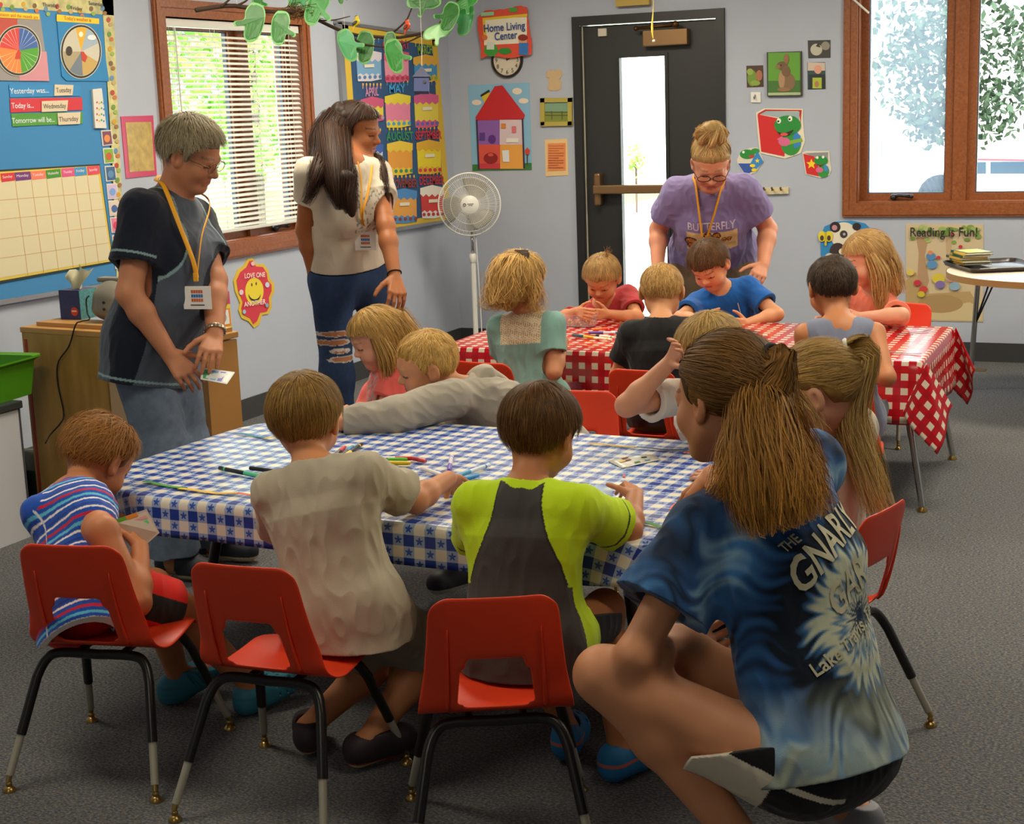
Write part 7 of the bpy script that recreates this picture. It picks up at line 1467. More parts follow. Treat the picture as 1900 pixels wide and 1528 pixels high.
# birthday board
b2 = thing('bulletin_board', W3('L', 730, 240, 0), 'navy birthday bulletin board with yellow border near the corner', 'bulletin board')
flat('L', [(627, 44), (806, 72), (832, 408), (655, 436)], .001, .016, 'board_panel', pm('#2c4f78', .8), b2)
for pl in ([(629, 46), (806, 74), (807, 86), (630, 61)], [(629, 46), (641, 48), (668, 436), (655, 436)], [(797, 74), (806, 74), (832, 407), (822, 409)], [(654, 423), (829, 396), (832, 407), (655, 435)]): flat('L', pl, .0175, .0015, 'border_strip', pm('#d3b135'), b2)
for pl in ([(620, 42), (628, 42), (656, 440), (648, 440)], [(650, 434), (832, 406), (834, 411), (650, 443)], [(618, 38), (808, 66), (808, 73), (618, 44)]): flat('L', pl, .001, .024, 'board_frame', m_alu, b2)
mon = [('JANUARY', 655, 96, 701, 150, '#7aa9cf', '#d6cfd8', '#4f7fb0'), ('FEBRUARY', 707, 96, 752, 152, '#dd8fa4', '#c9557a', '#b52f4f'), ('MARCH', 762, 104, 805, 152, '#3f8fc4', '#d8a83a', '#7fae2e'), ('APRIL', 664, 182, 705, 226, '#dccb3a', '#c9557a', '#c88ab0'), ('MAY', 709, 176, 755, 236, '#df82a0', '#e0cf3c', '#3f9ad0'), ('JUNE', 763, 175, 807, 236, '#dccb4a', '#cf5a8a', '#5a5fae'), ('JULY', 664, 266, 704, 322, '#c9d0dc', '#3a5fae', '#c2303a'), ('AUGUST', 713, 264, 759, 324, '#df9a3a', '#e3c23c', '#2f8a5a'), ('SEPTEMBER', 768, 262, 812, 322, '#e0cc2a', '#d8a92c', '#c2353f'), ('OCTOBER', 670, 352, 714, 408, '#d9862c', '#7a4a8a', '#3a2c2c'), ('NOVEMBER', 721, 352, 767, 413, '#df9d48', '#4a86c0', '#8a3a2a'), ('DECEMBER', 775, 346, 817, 404, '#cc3a35', '#e4ded2', '#b0303a')]
for i, (nm, x0, y0, x1, y1, c1, c2, c3) in enumerate(mon):
    body = [(x0, y0+4), (x0+(x1-x0)*.5, y0-1), (x1, y0+3), (x1+1, y1-4), (x0+(x1-x0)*.6, y1), (x0+3, y1)]
    s = tag(flat('L', body, .019, .003, 'birthday_cake_cutout', pm(c1)), 'paper birthday cake headed %s on the navy board' % nm, 'cutout', 'birthday cakes on the navy board')
    icing = [(x0-1, y0+3), (x0+(x1-x0)*.5, y0-3), (x1+1, y0+2)]+[(x1+1-(x1-x0+2)*k/8, y0+14+(5 if k % 2 else 0)) for k in range(9)]; base = [(x0+2, y1-10)]+[(x0+2+(x1-x0-2)*k/8, y1-10+(-4 if k % 2 else 0)) for k in range(9)]+[(x1+1, y1-3), (x0+(x1-x0)*.6, y1+1), (x0+3, y1+1)]
    lay('L', s, [('icing', icing, c2), ('cake_base', base, c2)]+[('fruit', circ(x0+6+k*(x1-x0-8)/4, y1-6-k*.4, 3, 3.4, 10), c3) for k in range(5)]+([('name_slip', quad(x0+14, y0+24, x0+32, y0+30, -1), '#e3dcc4')] if i not in (4, 7) else []), .0225, .0006)
    if i not in (0, 5): 
        ty = y0-3; text('L', nm, (x0-2 if len(nm) > 5 else x0+8, ty), (x1+2 if len(nm) > 5 else x1-8, ty-2), 15, c3, .0225, s, bold=.02)
    for k in range(6): xx = x0+4+k*(x1-x0-8)/5; flat('L', [(xx-.8, y0-26+3), (xx+.8, y0-26+3), (xx+.8, y0-17), (xx-.8, y0-17)], .0195, .0008, 'candle', pm(c3), s); flat('L', circ(xx, y0-25, 1.5, 3, 8), .0205, .0006, 'candle_flame', pm('#e3b33a'), s)
# ---- branch with paper hand leaves, birds and a birdhouse ------------------------
DB = 7.35
br = thing('branch', J(620, 50, DB), 'thin bare branch hanging under the ceiling in front of the left wall', 'branch'); m_bark = mat('bark', '#3c2a1e', .8); org = np.array(br.location)
def tw(pts, r0, r1, nm): P = [J(x, y, d) for x, y, d in pts]; n = 26; MB().tube([p-org for p in spline(P, n)], np.linspace(r0, r1, n), 7).build(nm, m_bark, br, smooth=True)
tw([(363, 19, 7.0), (400, 13, 7.05), (440, 11, 7.1), (500, 22, 7.15), (560, 22, 7.2), (600, 42, 7.25), (650, 63, 7.3), (700, 68, 7.35), (735, 70, 7.35), (780, 62, 7.3), (812, 48, 7.25), (850, 0, 7.2), (866, -30, 7.2)], .011, .006, 'main_stem')
tw([(410, 12, 7.05), (425, 0, 7.05), (440, -14, 7.0)], .006, .003, 'twig'); tw([(436, 12, 7.1), (456, 2, 7.1), (470, -12, 7.1)], .006, .003, 'twig'); tw([(640, 60, 7.3), (670, 80, 7.3), (700, 86, 7.32), (735, 88, 7.35)], .006, .003, 'twig')
tw([(727, 62, 7.35), (752, 40, 7.3), (762, 20, 7.3), (772, -8, 7.3)], .005, .003, 'twig'); tw([(812, 48, 7.25), (770, 72, 7.3), (740, 84, 7.35)], .005, .003, 'twig'); tw([(590, 38, 7.2), (620, 37, 7.2), (650, 30, 7.2)], .004, .002, 'twig')
rg = np.random.RandomState(9); b = MB()
for k in range(150):
    a = J(528+rg.rand()*52, 12+rg.rand()*22, 7.17+rg.rand()*.05); q = a+rg.randn(3)*np.array([.05, .03, .02]); b.tube([a-org, (a+q)/2-org+rg.randn(3)*.01, q-org], .0016, 3, cap=False)
b.build('straw_nest', mat('straw', '#6b4f2a', .9), br, recalc=False)
tag(MB().tube([J(640, 60, 7.3), np.array([*J(640, 60, 7.3)[:2], CEIL])], .0012, 4).build('hanging_string', CORD), 'string holding up the middle of the branch', 'string', 'strings holding the branch'); tag(MB().tube([J(440, 11, 7.1), np.array([*J(440, 11, 7.1)[:2], CEIL])], .0012, 4).build('hanging_string', CORD), 'string holding up the left of the branch', 'string', 'strings holding the branch')
m_leaf = mat('leaf_green', '#23882a', .45, noise=.18, nscale=40); m_leafd = mat('leaf_dark', '#1c6a1a', .45, noise=.25, nscale=40); m_leafl = mat('leaf_pale', '#a6d8a0', .4); m_edge = mat('leaf_edge', '#6fae62', .5); m_leafm = mat('leaf_mint', '#3f9c60', .45)
HAND = [(-.30, -1), (-.05, -1.02), (.28, -.95), (.42, -.55), (.80, -.15), (.74, .02), (.40, -.08), (.36, .30), (.44, .82), (.30, .90), (.16, .42), (.10, 1.0), (-.06, 1.0), (-.06, .42), (-.24, .92), (-.38, .86), (-.28, .32), (-.52, .62), (-.62, .52), (-.42, .05), (-.48, -.55)]
MITT = [(-.28, -1), (.05, -1.05), (.34, -.95), (.52, -.5), (.50, -.05), (.95, .20), (.85, .42), (.42, .30), (.34, .75), (.16, 1.0), (-.14, 1.0), (-.40, .75), (-.52, .3), (-.55, -.35), (-.45, -.75)]
def leaf(px, py, s, rot, d, m, flip=1, shape=MITT, tilt=0, lab=None):
    c = J(px, py, d); s = s*1.16*d/FPX; ca, sa = math.cos(math.radians(rot)), math.sin(math.radians(rot)); t = thing('paper_hand_leaf', c, lab, 'paper leaf', 'paper hand leaves on the branch')
    N_ = -CW; Rr = CR*math.cos(tilt)+N_*math.sin(tilt); Nn = np.cross(Rr, CU)
    def P(k, off): return [Rr*((x*flip*ca-y*sa)*s*k)+CU*(-(x*flip*sa+y*ca)*s*k)+Nn*(off+.10*s*(x*x-y*y*.5)) for x, y in smooth]
    smooth = [tuple(p) for p in spline(shape+[shape[0]], 60)[:-1]]
    MB().prism(P(1.0, 0), Nn*.0012).build('leaf_outline', m_edge, t); MB().prism(P(.90, .0013), Nn*.0008).build('leaf_blade', m, t)
    if shape is MITT and m is not m_leafl:
        b = MB()
        for k in range(4): x = -.26+k*.18; b.tube([Rr*(((x)*flip*ca-y*sa)*s)+CU*(-((x)*flip*sa+y*ca)*s)+Nn*(.0030+.10*s*(x*x-y*y*.5)) for y in (.05, .4, .72)], .0007*s/.06, 4)
        b.build('finger_line', m_edge, t)
for a in ((470, 42, 31, 12, 7.05, m_leafd, -1, 'dark green hand leaf at the left, above the window blind'), (520, 52, 27, 8, 7.0, m_leafd, 1, 'green hand leaf hanging lowest over the blind'), (478, 4, 18, 0, 7.1, m_leafd, 1, 'green hand leaf cut by the top edge at left'), (588, 14, 30, 25, 7.15, m_leaf, 1, 'big green hand leaf right of the straw nest'), (560, -6, 24, 60, 7.2, m_leafm, 1, 'pale green hand leaf above the straw nest'), (646, 84, 26, -20, 7.25, m_leafm, 1, 'mint hand leaf at the left of the navy board'), (677, 88, 26, 5, 7.31, m_leafd, -1, 'dark green hand leaf below the yellow bird'), (724, 80, 18, 0, 7.3, m_leafd, 1, 'small dark green hand leaf behind the red bird'), (733, 104, 27, -12, 7.28, m_leaf, 1, 'bright green hand leaf pointing down below the red bird'), (786, 2, 27, 85, 7.25, m_leafd, 1, 'green hand leaf lying sideways at top centre'), (810, 60, 22, 70, 7.2, m_leafl, 1, 'pale sunlit hand leaf near the orange bird'), (833, 32, 25, 20, 7.15, m_leafd, -1, 'dark green hand leaf at the right of the branch'), (862, 36, 26, 10, 7.25, m_leafm, -1, 'mint green hand leaf hanging at the far right'), (864, 4, 20, 60, 7.2, m_leaf, 1, 'green hand leaf cut by the top edge at right'), (633, -4, 10, 0, 7.2, m_leafd, 1, 'leaf tip at the top edge above the board')):
    leaf(*a[:7], MITT, .15*math.sin(a[0]), a[7])
def bird(px, py, d, sz, c, w, lab, fc=1, pitch=0):
    t = thing('toy_bird', J(px, py, d), lab, 'bird', 'toy birds on the branch'); s = sz*d/FPX; R3 = np.array([CR*fc, -CW, CU]); cp, sp_ = math.cos(pitch), math.sin(pitch); R3 = np.array([R3[0]*cp+R3[2]*sp_, R3[1], R3[2]*cp-R3[0]*sp_]); T3 = lambda x, y, z: (np.array([x, y, z])*s)@R3
    V, F = sculpt([ell(T3(0, 0, 0), np.array((.55, .36, .40))*s, R3, .2*s), ell(T3(.46, 0, .42), np.array((.28, .26, .27))*s, R3, .15*s), cone(T3(-.4, 0, -.15), T3(-1.0, 0, -.55), .16*s, .05*s, .15*s)], s*.06); npmesh('bird_body', V, F, pm(c), t, None)
    b = MB(); b.tube([T3(.68, 0, .42), T3(.92, 0, .36)], [.09*s, .01*s], 8); b.build('beak', pm('#c98a3a'), t); b = MB(); b.sphere(T3(-.2, -.33, .02), np.array((.42, .08, .2))*s, 8, R3.T); b.sphere(T3(-.2, .33, .02), np.array((.42, .08, .2))*s, 8, R3.T); b.build('wing', pm(w), t, smooth=True)
    b = MB(); b.sphere(T3(.55, -.22, .50), .05*s, 6); b.sphere(T3(.50, 0, .66), np.array((.2, .18, .1))*s, 6, R3.T); b.build('cap', m_black, t); b = MB(); b.tube([T3(.05, 0, -.35), T3(.05, 0, -.75)], .03*s, 5); b.build('perch_wire', m_black, t)
bird(661, 42, 7.25, 14, '#d2c21e', '#2a2a1c', 'yellow toy bird with dark wings perched on the branch', 1, .7); bird(755, 49, 7.27, 14, '#e0501f', '#5a1f16', 'orange toy bird perched on the branch near the board top', 1, .8); bird(732, 86, 7.31, 13, '#c21f22', '#8a1518', 'red toy bird lying along the lower twig', 1, -.1)
bh = thing('birdhouse', J(783, 150, 7.2), 'small dark blue birdhouse hanging in front of the navy board', 'birdhouse'); k_ = 7.2/FPX; q = lambda x, y, z=0: CR*x*k_+CU*-y*k_-CW*z*k_
b = MB(); b.prism([q(-14, -5, 14), q(13, -5, 14), q(13, 22, 14), q(-14, 22, 14)], CW*26*k_); b.build('house_body', mat('birdhouse_blue', '#2f3f78', .5), bh)
b = MB(); V = [q(-17, -4, 17), q(16, -4, 17), q(16, -4, -15), q(-17, -4, -15), q(-.5, -28, 1)]; b.add(V, [(0, 1, 4), (1, 2, 4), (2, 3, 4), (3, 0, 4), (3, 2, 1, 0)]); b.build('house_roof', mat('birdhouse_roof', '#5a6078', .45), bh)
MB().lathe([(3*k_, 0), (3*k_, .002)], q(5, 5, 15.2), 12, np.array([CR, CU, -CW]).T).build('entrance_hole', m_black, bh); b = MB(); b.tube([q(-.5, -28, 1), q(0, -60, 1)], .0015, 5); b.tube([q(0, -60, 1), np.array([*J(783, 90, 7.2)[:2], CEIL])-np.array(bh.location)], .0012, 4); b.build('house_string', CORD, bh)
# ------------------------------------------------------------------ things lying on the tables
TZT = TZ+.0025
def TP(px, py, z=TZT): return hit(px, py, 2, z)
def marker(label, p0, p1, body, cap, cf=.42, r=.0068, z=TZT, grp='felt markers on the blue table'):
    a, b = TP(*p0, z+r), TP(*p1, z+r); c = (a+b)/2; d = nrm(b-a); L = np.linalg.norm(b-a); t = thing('felt_marker', c, label, 'marker', grp); a = a-c; b = b-c; k = b-d*L*cf
    MB().tube([a, a+d*.002, k], [r*.8, r*.93, r*.93], 12).build('marker_barrel', mat('mk_'+body, body, .35), t, smooth=True, angle=50)
    MB().tube([k-d*.002, b-d*.012, b], [r, r*.95, r*.7], 12).build('marker_cap', mat('mk_'+cap, cap, .35), t, smooth=True, angle=50)
    q = MB(); q.tube([a+d*L*.12, a+d*L*.16], r*.96, 12, cap=False); q.build('barrel_band', mat('mk_'+cap, cap, .35), t)
    return t
for m in (('black marker with a mint green cap at the left of the blue table', (407, 868), (488, 884), '#1d1e20', '#56c494', .40),
          ('black marker lying half behind the boy in the beige tee', (464, 868), (512, 874), '#17181a', '#22262a', .4),
          ('black marker with a yellow cap right of the beige tee boy', (671, 824), (633, 850), '#1f242c', '#e8bf1e', .42),
          ('black marker with a red cap touching the yellow capped one', (616, 848), (640, 829), '#2b2a2c', '#d83a3a', .4),
          ('blue marker behind the yellow and red capped markers', (628, 850), (655, 828), '#2a2b2e', '#3f8fc4', .4),
          ('white marker with a long red cap in the middle of the blue table', (672, 850), (770, 850), '#e6e1dc', '#d42b28', .36),
          ('red marker tip end beside the white and red marker', (765, 850), (790, 855), '#b8303a', '#d8504a', .4),
          ('dark marker with a bright green cap in the middle of the blue table', (664, 854), (756, 852), '#2a2c2e', '#5bb92e', .38),
          ('white marker with a yellow cap nearest the boy in the beige tee', (642, 858), (762, 859), '#e9e6da', '#e9c21c', .32),
          ('white marker with a purple end pointing away from the reaching hand', (838, 846), (833, 872), '#e2deea', '#6f4ab8', .35),
          ('white marker with pale red print left of the reaching hand', (782, 868), (822, 882), '#eee6e0', '#efe9e2', .3),
          ('white marker with a light blue cap right of the reaching hand', (908, 862), (845, 884), '#d9e4ea', '#3f9fd0', .4),
          ('black marker with a sky blue cap nearest the lime tee boy', (846, 892), (888, 881), '#1c2228', '#2f97cf', .6)): marker(*m)
for m in (('teal capped dark marker on the red table', (1110, 627), (1062, 621), '#d8c65a', '#1f5a66', .45), ('yellow and cream marker on the red table', (1135, 630), (1085, 624), '#efe6c8', '#e0b82a', .35), ('cream marker with a black tip on the red table', (1140, 626), (1106, 622), '#e9e2cf', '#26262a', .2), ('purple and white marker right of the candy tub', (1152, 617), (1092, 617), '#ded6e2', '#5a3f9a', .45), ('red and white marker left of the candy tub', (1012, 606), (1040, 612), '#e9dfda', '#c2263a', .4), ('yellow marker in front of the girl in teal', (1020, 634), (1032, 622), '#e8c23a', '#d8a82a', .3), ('orange marker on the red table beside the boy in grey-blue', (1392, 622), (1424, 622), '#e86a3a', '#f0e6da', .25), ('orange marker right of the candy tub', (1100, 611), (1128, 609), '#e8803a', '#e2562a', .4)): marker(*m, grp='felt markers on the red table')
def strip(label, pts, segs, w=.014, z=TZT, grp='paper craft strips'):
    P = [TP(x, y, z+.001) for x, y in pts]; c = np.mean(P, 0); t = thing('paper_strip', c, label, 'paper strip', grp)
    for (i0, i1, c_) in segs:
        sp = spline(P[i0:i1+1], 8) if i1-i0 > 1 else np.linspace(P[i0], P[i1], 5); V = []
        for j, p in enumerate(sp):
            d = nrm(sp[min(j+1, len(sp)-1)]-sp[max(j-1, 0)]); s = np.array([-d[1], d[0], 0]); h = .0015*math.sin(j*1.1)+.0015
            for q in (-1, 1): V.append(p+s*q*w/2+np.array([0, 0, h])-c)
        n = len(sp); b = MB(); b.add(V, [(2*j, 2*j+1, 2*j+3, 2*j+2) for j in range(n-1)]); o = b.build('strip_segment', mat('st_'+c_, c_, .5), t); md = o.modifiers.new('t', 'SOLIDIFY'); md.thickness = .001
    return t
strip('green, yellow and red paper strip along the near edge of the blue table', [(267, 893), (300, 899), (345, 907), (332, 907), (390, 914), (440, 916), (436, 916), (462, 918), (500, 918)], [(0, 2, '#3f9a2c'), (3, 5, '#e2b31c'), (6, 8, '#e2563a')])
strip('teal and yellow paper strip at the far left of the blue table', [(440, 804), (470, 808), (497, 813), (492, 814), (512, 812), (535, 811)], [(0, 2, '#1f7a9a'), (3, 5, '#e2b52a')])
strip('yellow and dark blue paper strip at the far right of the blue table', [(1092, 823), (1140, 826), (1182, 830), (1178, 830), (1230, 834), (1285, 835), (1268, 840), (1290, 840)], [(0, 2, '#cfa524'), (3, 5, '#26406a'), (6, 7, '#c85a4a')])
strip('red paper strip left of the lime tee boy', [(838, 910), (862, 911), (890, 912)], [(0, 2, '#c2263a')])
strip('green paper strip by the elbow of the lime tee boy', [(1196, 970), (1218, 975), (1243, 979)], [(0, 2, '#3f9a2c')])
strip('orange and green paper strip under the fingers of the squatting helper', [(1249, 946), (1262, 932), (1284, 912)], [(0, 1, '#e0633a'), (1, 2, '#3f8a3a')], .022)
strip('dark paintbrush-thin paper strip on the glare of the red table', [(1662, 621), (1695, 617), (1728, 613)], [(0, 2, '#3f4250')], .010, grp='strips on the red table')
strip('mauve paper strip near the right front of the red table', [(1638, 652), (1675, 655), (1710, 657)], [(0, 2, '#7a6a86')], .012, grp='strips on the red table')
strip('orange paper strip on the red table in front of the boy in red', [(1118, 601), (1145, 599), (1175, 598)], [(0, 2, '#d98a2e')], .012, grp='strips on the red table')
strip('long orange strip along the near edge of the red table', [(1052, 636), (1090, 641), (1120, 644)], [(0, 2, '#d9582e')], .010, grp='strips on the red table')
# foil packet
def packet(label, poly, z0, cols, name='foil_packet', lift=.006):
    P = [TP(x, y, z0) for x, y in poly]; c = np.mean(P, 0); t = thing(name, c, label, 'packet'); n = 8; V = []
    for i in range(n+1):
        for j in range(n+1):
            u, v = i/n, j/n; p = (P[0]*(1-u)+P[1]*u)*(1-v)+(P[3]*(1-u)+P[2]*u)*v; V.append(p-c+np.array([0, 0, lift*math.sin(math.pi*u)*(.5+.5*math.sin(v*3+1))]))
    b = MB(); b.add(V, [(i*(n+1)+j, (i+1)*(n+1)+j, (i+1)*(n+1)+j+1, i*(n+1)+j+1) for i in range(n) for j in range(n)]); o = b.build('packet_film', mat('packet_film', '#d6d2c6', .2, noise=.2, nscale=80), t, smooth=True); md = o.modifiers.new('t', 'SOLIDIFY'); md.thickness = .001
    rg = np.random.RandomState(4)
    for k, c_ in enumerate(cols):
        i, j = 1+rg.randint(n-2), 1+rg.randint(n-2); q = [np.array(V[(i+a)*(n+1)+j+b_])+np.array([0, 0, .0012]) for a, b_ in ((0, 0), (1, 0), (1, 1), (0, 1))]; MB().prism(q, (0, 0, .0006)).build('packet_print', pm(c_), t)
    return t
packet('crinkled white printed packet on the blue table behind the lime tee boy', [(1128, 855), (1215, 843), (1226, 852), (1155, 868)], TZT, ['#3f8a4a', '#c2563a', '#e0b83a', '#7a2f3a', '#5f8fae', '#a85a3a', '#e8e4dc', '#4a6a3a'])
tag(MB().add([TP(x, y, TZT+h) for x, y, h in ((1078, 908, .001), (1110, 898, .02), (1140, 903, .001), (1132, 925, .004), (1095, 930, .001))], [(0, 1, 4), (1, 3, 4), (1, 2, 3)]).build('plastic_bag', mat('bag_film', '#bcd6ee', .15, alpha=.5)), 'clear crumpled plastic bag between the hands of the lime tee boy', 'bag')
tag(MB().prism([TP(x, y, TZT) for x, y in ((1156, 880), (1161, 881), (1160, 885), (1155, 884))], (0, 0, .001)).build('paper_scrap', pm('#d86a7a')), 'tiny pink paper scrap on the blue table', 'scrap')
# candy tub
c0 = TP(1079, 604, TZT); tub = thing('plastic_tub', c0, 'clear plastic tub of small sweets on the red table', 'tub'); m_cl = mat('clear_plastic', '#e8dfe2', .12, alpha=.30)
P0, _ = rrect(-.075, .075, -.05, .05, .03, 5); k = len(P0); V = [(*(p*.88), .001) for p in P0]+[(*p, .052) for p in P0]+[(*(p*1.06), .054) for p in P0]+[(*(p*1.06), .058) for p in P0]
b = MB(); b.add(V, [(r*k+i, r*k+(i+1) % k, (r+1)*k+(i+1) % k, (r+1)*k+i) for r in range(3) for i in range(k)]+[tuple(range(k))]); b.build('tub_wall', m_cl, tub, smooth=True, angle=40)
sw_ = MB(); rg = np.random.RandomState(2); mats_ = [pm(c) for c in ('#c2562a', '#d8a23a', '#8a3a26', '#6f7a2e', '#d97a3a')]
for i in range(260): sw_.cur = i % 5; p = rg.rand(3)*np.array([.12, .075, .022])-np.array([.06, .0375, 0])+np.array([0, 0, .008]); sw_.sphere(p, .0062, 4)
so = sw_.build('sweets', mats_, None, smooth=True); so.location = c0; tag(so, 'heap of small orange and brown sweets in the clear tub', 'sweets', None, 'stuff')
# things held in the hands
def card(label, name, cat, P, colr, th=.001, extra=()):
    P = np.array(P); c = P.mean(0); n = nrm(np.cross(P[1]-P[0], P[2]-P[0])); t = thing(name, c, label, cat); MB().prism(P-c, n*th).build('card_sheet', pm(colr, .45), t)
    for nm, (u0, v0, u1, v1), c_ in extra:
        q = lambda u, v: (P[0]*(1-u)+P[1]*u)*(1-v)+(P[3]*(1-u)+P[2]*u)*v-c
        for s in (1, -1): MB().prism([q(u0, v0)+n*(th if s > 0 else 0), q(u1, v0)+n*(th if s > 0 else 0), q(u1, v1)+n*(th if s > 0 else 0), q(u0, v1)+n*(th if s > 0 else 0)], n*.0006*s).build(nm, pm(c_, .45), t)
    return t
g = PPL['stripe']; d0 = dep(g.aR[2])
card('small cream craft card held by the boy in the striped tank', 'craft_card', 'card', [J(206, 966, d0-.01), J(272, 944, d0+.03), J(296, 988, d0+.03), J(262, 1018, d0+.02)], '#cfc4b4', .001, [('green_band', (.05, .0, .38, .12), '#5fae3a'), ('orange_band', (.38, .0, .7, .14), '#e08a2e'), ('pink_band', (.5, .2, .9, .32), '#d8a0a0'), ('mint_spot', (.72, .35, .86, .5), '#6fd08a')])
g = PPL['navy']; d0 = dep((g.aR[2]+g.aL[2])/2)-.02
card('clear packet of striped craft pieces held by the woman in navy', 'craft_packet', 'packet', [J(374, 682, d0), J(436, 690, d0), J(421, 712, d0-.05), J(372, 703, d0-.05)], '#cfd0cc', .002, [('green_stripe', (.08, .1, .28, .9), '#4f9a6a'), ('blue_stripe', (.34, .1, .54, .9), '#7aa6dc'), ('violet_stripe', (.6, .1, .76, .9), '#6a6ac0'), ('white_gap', (.8, .1, .95, .9), '#e4e2dc')])
# ------------------------------------------------------------------ outside the windows
m_lawn = mat('lawn', '#7fae45', .9, noise=.25, nscale=3); m_conc = mat('concrete', '#c9c4ba', .9, noise=.08, nscale=2)
gz_ = -.12
tag(MB().box((4, 24, gz_-.05), (70, 47.6, .1)).build('ground', m_conc), kind='structure'); tag(MB().box((-19, 2, gz_-.04), (29, 40, .1)).build('lawn', m_lawn), kind='structure')
p = hit(1872, 350, 1, 9.0); tag(MB().box((p[0]+2.2, 9.5, gz_+.01), (5.2, 2.0, .04)).build('lawn_strip', m_lawn), 'strip of green lawn beyond the right hand window pane', 'lawn')
bl_ = thing('building', (hit(1700, 100, 1, 22)[0], 22, gz_), 'white building with grey windows across the street outside the right hand window', 'building'); X0 = bl_.location.x
def bq(x0, y0, x1, y1, Y=22.0): a, b = hit(x0, y0, 1, Y), hit(x1, y1, 1, Y); return (a[0]-X0, b[0]-X0, b[2]-gz_, a[2]-gz_)
MB().box((-2, 2, 5), (46, 4, 10)).build('wall', mat('outside_white', '#efece6', .8), bl_)
m_ow = mat('outside_window', '#8fa3ad', .2)
for q in ((1606, 50, 1634, 88), (1640, 48, 1662, 88), (1618, 258, 1636, 292), (1638, 256, 1656, 292), (1690, 255, 1708, 262), (1150, 240, 1180, 275)):
    x0, x1, z0, z1 = bq(*q); f = MB().box(((x0+x1)/2, -.02, (z0+z1)/2), (abs(x1-x0), .06, abs(z1-z0))).build('window', m_ow, bl_)
    MB().box(((x0+x1)/2, -.06, (z0+z1)/2), (abs(x1-x0)*.08, .04, abs(z1-z0))).build('glazing_bar', MATS['outside_white'], f)
x0, x1, z0, z1 = bq(1560, 16, 1680, 32); 
for k in range(16): MB().box((x0+(x1-x0)*(k+.5)/16, -.06, (z0+z1)/2), (abs(x1-x0)/34, .05, abs(z1-z0))).build('balcony_bar', m_ow, bl_)
def tree(label, base, hgt, blobs, n, ls, m, seed, trunk_r=.14):
    t = thing('tree', base, label, 'tree', 'trees outside the windows'); rg = np.random.RandomState(seed); B = np.array(base); V, F = [], []
    MB().tube(spline([(0, 0, 0), (.05, .05, hgt*.4), (0, 0, hgt)], 10), np.linspace(trunk_r, trunk_r*.4, 10), 10).build('trunk', mat('tree_bark', '#5a4a3c', .9), t, smooth=True)
    C_ = np.array([b_[0] for b_ in blobs])-B; R_ = np.array([b_[1] for b_ in blobs]); i = rg.randint(len(blobs), size=n); u = rg.randn(n, 3); u /= np.linalg.norm(u, axis=1)[:, None]; p = C_[i]+u*(R_[i]*(rg.rand(n)**.45))[:, None]
    a = rg.randn(n, 3); a /= np.linalg.norm(a, axis=1)[:, None]; b = np.cross(a, rg.randn(n, 3)); b /= np.linalg.norm(b, axis=1)[:, None]; s = ls*(.6+.8*rg.rand(n))[:, None]
    V = np.stack([p-a*s, p+b*s*.55, p+a*s, p-b*s*.55], 1).reshape(-1, 3); F = np.arange(4*n).reshape(-1, 4); npmesh('foliage', V, F, m, t, None, False)
m_tl = mat('tree_leaf_shaded', '#2c4026', .7, noise=.3, nscale=2); m_tl2 = mat('tree_leaf_bright', '#9cc655', .6, noise=.35, nscale=2)  # the dark leaf green has the tree's backlit shade put into its colour
Y = 8.0; bp = lambda x, y, d=0: hit(x, y, 1, Y+d)
tree('grey green tree filling the right hand window outside', (*hit(1779, 600, 1, Y)[:2], gz_), 3.2, [(bp(1700, 60), .55), (bp(1740, 110, .2), .62), (bp(1690, 140), .5), (bp(1745, 190), .5), (bp(1840, 120, .3), .75), (bp(1850, 170), .6), (bp(1880, 60), .7), (bp(1725, 225), .32), (bp(1815, 210), .4), (bp(1760, 30), .6)], 2600, .05, m_tl, 3)
car = thing('car', (*hit(1760, 420, 1, 12.5)[:2], gz_), 'pale parked car seen through the right hand window', 'car'); 
def cpt(x, y, d=0): return hit(x, y, 1, 12.5+d)-np.array(car.location)
body = [(1706, 352), (1712, 330), (1745, 322), (1758, 300), (1800, 296), (1900, 296), (1990, 300), (2015, 330), (2050, 345), (2050, 368), (1706, 366)]
b = MB(); b.prism([cpt(x, y) for x, y in body], (0, 1.6, 0)); b.build('car_body', mat('car_paint', '#c9ccd4', .25), car)
b = MB(); b.prism([cpt(x, y)+np.array([0, -.02, 0]) for x, y in ((1750, 322), (1765, 303), (1830, 300), (1830, 322))], (0, .02, 0)); b.build('car_window', mat('car_glass', '#3a4a58', .1), car); b = MB(); b.prism([cpt(x, y)+np.array([0, -.02, 0]) for x, y in ((1838, 322), (1838, 300), (1930, 300), (1940, 322))], (0, .02, 0)); b.build('car_window', MATS['car_glass'], car)
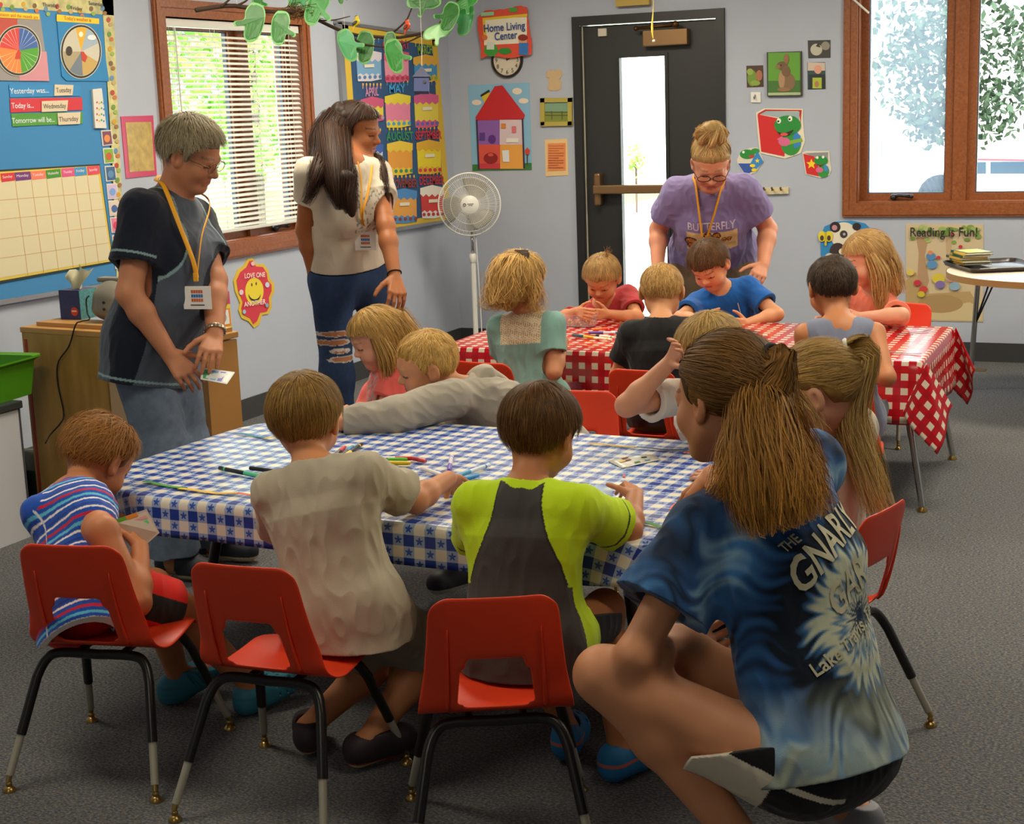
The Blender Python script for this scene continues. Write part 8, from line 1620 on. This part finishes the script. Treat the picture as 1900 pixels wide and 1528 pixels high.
b = MB(); b.prism([cpt(x, y)+np.array([0, -.01, 0]) for x, y in ((1758, 299), (1800, 294), (1990, 297), (1990, 300), (1800, 297), (1760, 303))], (0, 1.6, 0)); b.build('roof_rail', pm('#b03a46'), car)
for x in (1745, 1985):
    q = cpt(x, 362); b = MB(); b.tube([np.array([q[0], 0, .30]), np.array([q[0], .2, .30])], .32, 20); b.build('wheel', mat('tyre', '#222222', .7), car, smooth=True, angle=40)
# trees, lawn and neighbouring house beyond the left window
Xl = -7.0; lp_ = lambda x, y, d=0: hit(x, y, 0, Xl-d)
tree('bright green tree beyond the slatted blind', (*lp_(480, 500)[:2], gz_), 4.2, [(lp_(470, 70), 1.1), (lp_(520, 130), 1.0), (lp_(420, 120), .9), (lp_(500, 220), .9), (lp_(330, 110), .9), (lp_(350, 60), .9), (lp_(560, 60), 1.0), (lp_(440, 250), .6)], 2600, .09, m_tl2, 8)
h2 = thing('house', (-13.0, lp_(385, 300, 6)[1], gz_), 'blue grey neighbouring house beyond the slatted blind', 'house'); MB().box((-1.5, 0, 1.7), (3, 3.4, 3.4)).build('wall', mat('house_siding', '#8fa0b4', .8), h2); b = MB(); b.prism([(.2, -2.0, 3.3), (-3.2, -2.0, 3.3), (-1.5, -2.0, 4.6)], (0, 4, 0)); b.build('roof', mat('house_roof', '#5a5a60', .8), h2)
b = MB(); b.box((.02, .4, 1.6), (.05, .9, 1.1)); b.build('window', m_ow, h2)
# plant outside the door
t = thing('shrub', (*hit(1180, 330, 1, 14.0)[:2], gz_), 'small green shrub far beyond the door glass', 'shrub'); q_ = hit(1180, 298, 1, 14.0)-np.array(t.location); rg = np.random.RandomState(6); n = 120; p = rg.randn(n, 3)*np.array([.08, .08, .12])+q_; a = rg.randn(n, 3)*.035; b_ = rg.randn(n, 3)*.02
npmesh('foliage', np.stack([p-a, p+b_, p+a, p-b_], 1).reshape(-1, 3), np.arange(4*n).reshape(-1, 4), m_tl2, t, None, False); MB().tube([(q_[0], q_[1], 0), q_], .02, 6).build('stem', mat('tree_bark', '#5a4a3c', .9), t)
